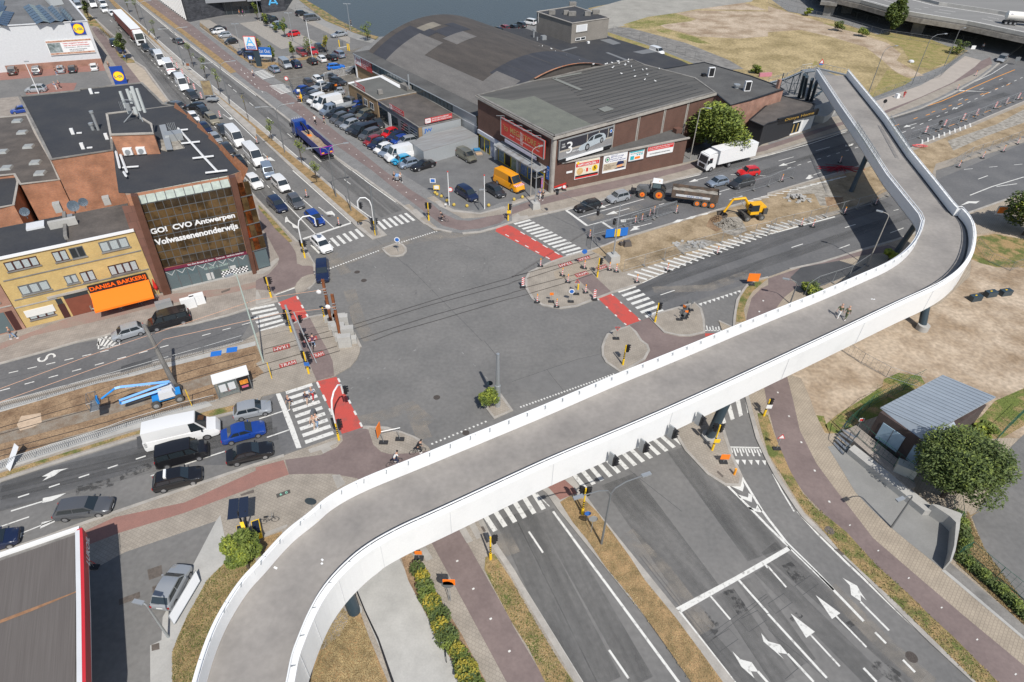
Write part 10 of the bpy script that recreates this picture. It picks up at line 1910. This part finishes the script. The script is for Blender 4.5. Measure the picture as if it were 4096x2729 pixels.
q=(-50.4,191);t=empty('parking_barrier',(*q,.1),0,'white barrier arm with grey machine at the car park exit','barrier');BX((*q,.8),(.6,.5,1.4)).B('machine',M.lamp_grey,t);TB([(*(-50.2,185.5),1),(*(-48.2,187.6),1)],.05,4).B('arm',M.white,t)
q=(91.9,156.6);thing1('big_bag',BX((*q,.6),(.9,.9,1.0),.4,.85),M.white,'white rubble bag by the person in red','bag');q=(110.3,187.8);thing1('big_bag',MB().ball((*q,.4),.8,8,5,(1,1,.6)),M.white_wall,'crumpled white bag on the weedy field','bag')
q=(64.4,171.5);thing1('barrier_boards',BX((*q,.6),(3.4,.5,.9),.2),mat('pinkbar',(.5,.2,.25),.7),'faded red and white barrier boards stacked by the stairs','barrier')
for a,c,lb in(((6.8,101.2),(9,103),'red and white plank barrier leaning at the annex wall'),):t=empty('plank_barrier',(*a,.1),0,lb,'barrier');[BX((*lerp(a,c,.5),.6+i*.45),(3.2,.06,.25),ang(a,c)).B('plank',M.red if i else M.white,t)for i in range(2)];[BX((*lerp(a,c,t_),.6),(.5,.4,.15)).B('foot',M.rubber,t)for t_ in(0,1)]
q=(7.6,102.3);thing1('meter_cabinet',BX((q[0],q[1]+.3,.75),(.8,.5,1.3),.3),M.kerb,'pale meter cabinet at the foot of the annex wall','cabinet')
q=(4.6,102.9);t=empty('kiosk',(*q,.12),.3,'small dark kiosk with bright drinks panel at the megastore corner','kiosk');BX((q[0]-.6,q[1]+.6,1.2),(2.2,1.6,2.1),.5).B('body',M.black,t);BX((q[0]-.6,q[1]+.5,2.32),(2.9,2.2,.12),.5).B('roof',M.concrete_dark,t);BX((q[0]+.25,q[1]-.25,1.2),(.9,.06,1.9),.5).B('drinks_panel',mat('drink',(.15,.25,.6),.5,col2=(.6,.1,.12),scale=3),t)
def gull_p():
 t=empty('gull',(0,0,0));WM[t.name]=Matrix.Identity(4);MB().ball((0,0,.18),.2,6,4,(1.2,.55,.55)).B('body',M.white,t);MB().ball((.2,0,.3),.08,5,4).B('head',M.white,t);return t
GL=PL('4.4 152.1 5.3 152.1 7.3 150.1 6.4 148.9 7.2 148.3 7.9 147.9 5.3 147.3 8 147.1 7.1 146 10.3 144.9 5.1 143.7 5.6 142.7 5.4 142 7.5 140.7 10.2 141 12.8 141.6 13.3 140.9 12.8 139.8 13.5 139.6 13.8 139 14.5 139.2 11.8 139.7 11.2 139.5 10.4 138.9 9.7 138.6 9.2 138.2 8.5 137.8 7.8 138.3 12.5 138.7 15.7 139 11.3 138.6 8.9 139 12.1 138.8')
for i,q in enumerate(GL):put('gull',gull_p,(*q,10.9 if q[0]<25 else 10.4),i*1.3,'white gull resting among the flock on the end of the barrel roof','gull','gulls on the barrel roof')
for i,q in enumerate(PL('18.6 141.3 19 141.6 20.1 142.4 20.1 139.6 19.8 138.8 21.4 143.4 21.7 143.6 21.5 142.1 23.9 145 23.7 143.3 22.9 142 22.7 141 23.9 139.9 21.2 134.8 24.1 137.1 23.7 133.1 26 137.7 26.9 138.4 26.4 134.5 25.4 131.1 27.4 130.3 29.6 138.9')):put('gull',gull_p,(*q,10.35),i*1.7,'white gull standing alone or in pairs on the ribbed roof','gull','gulls on the ribbed roof')
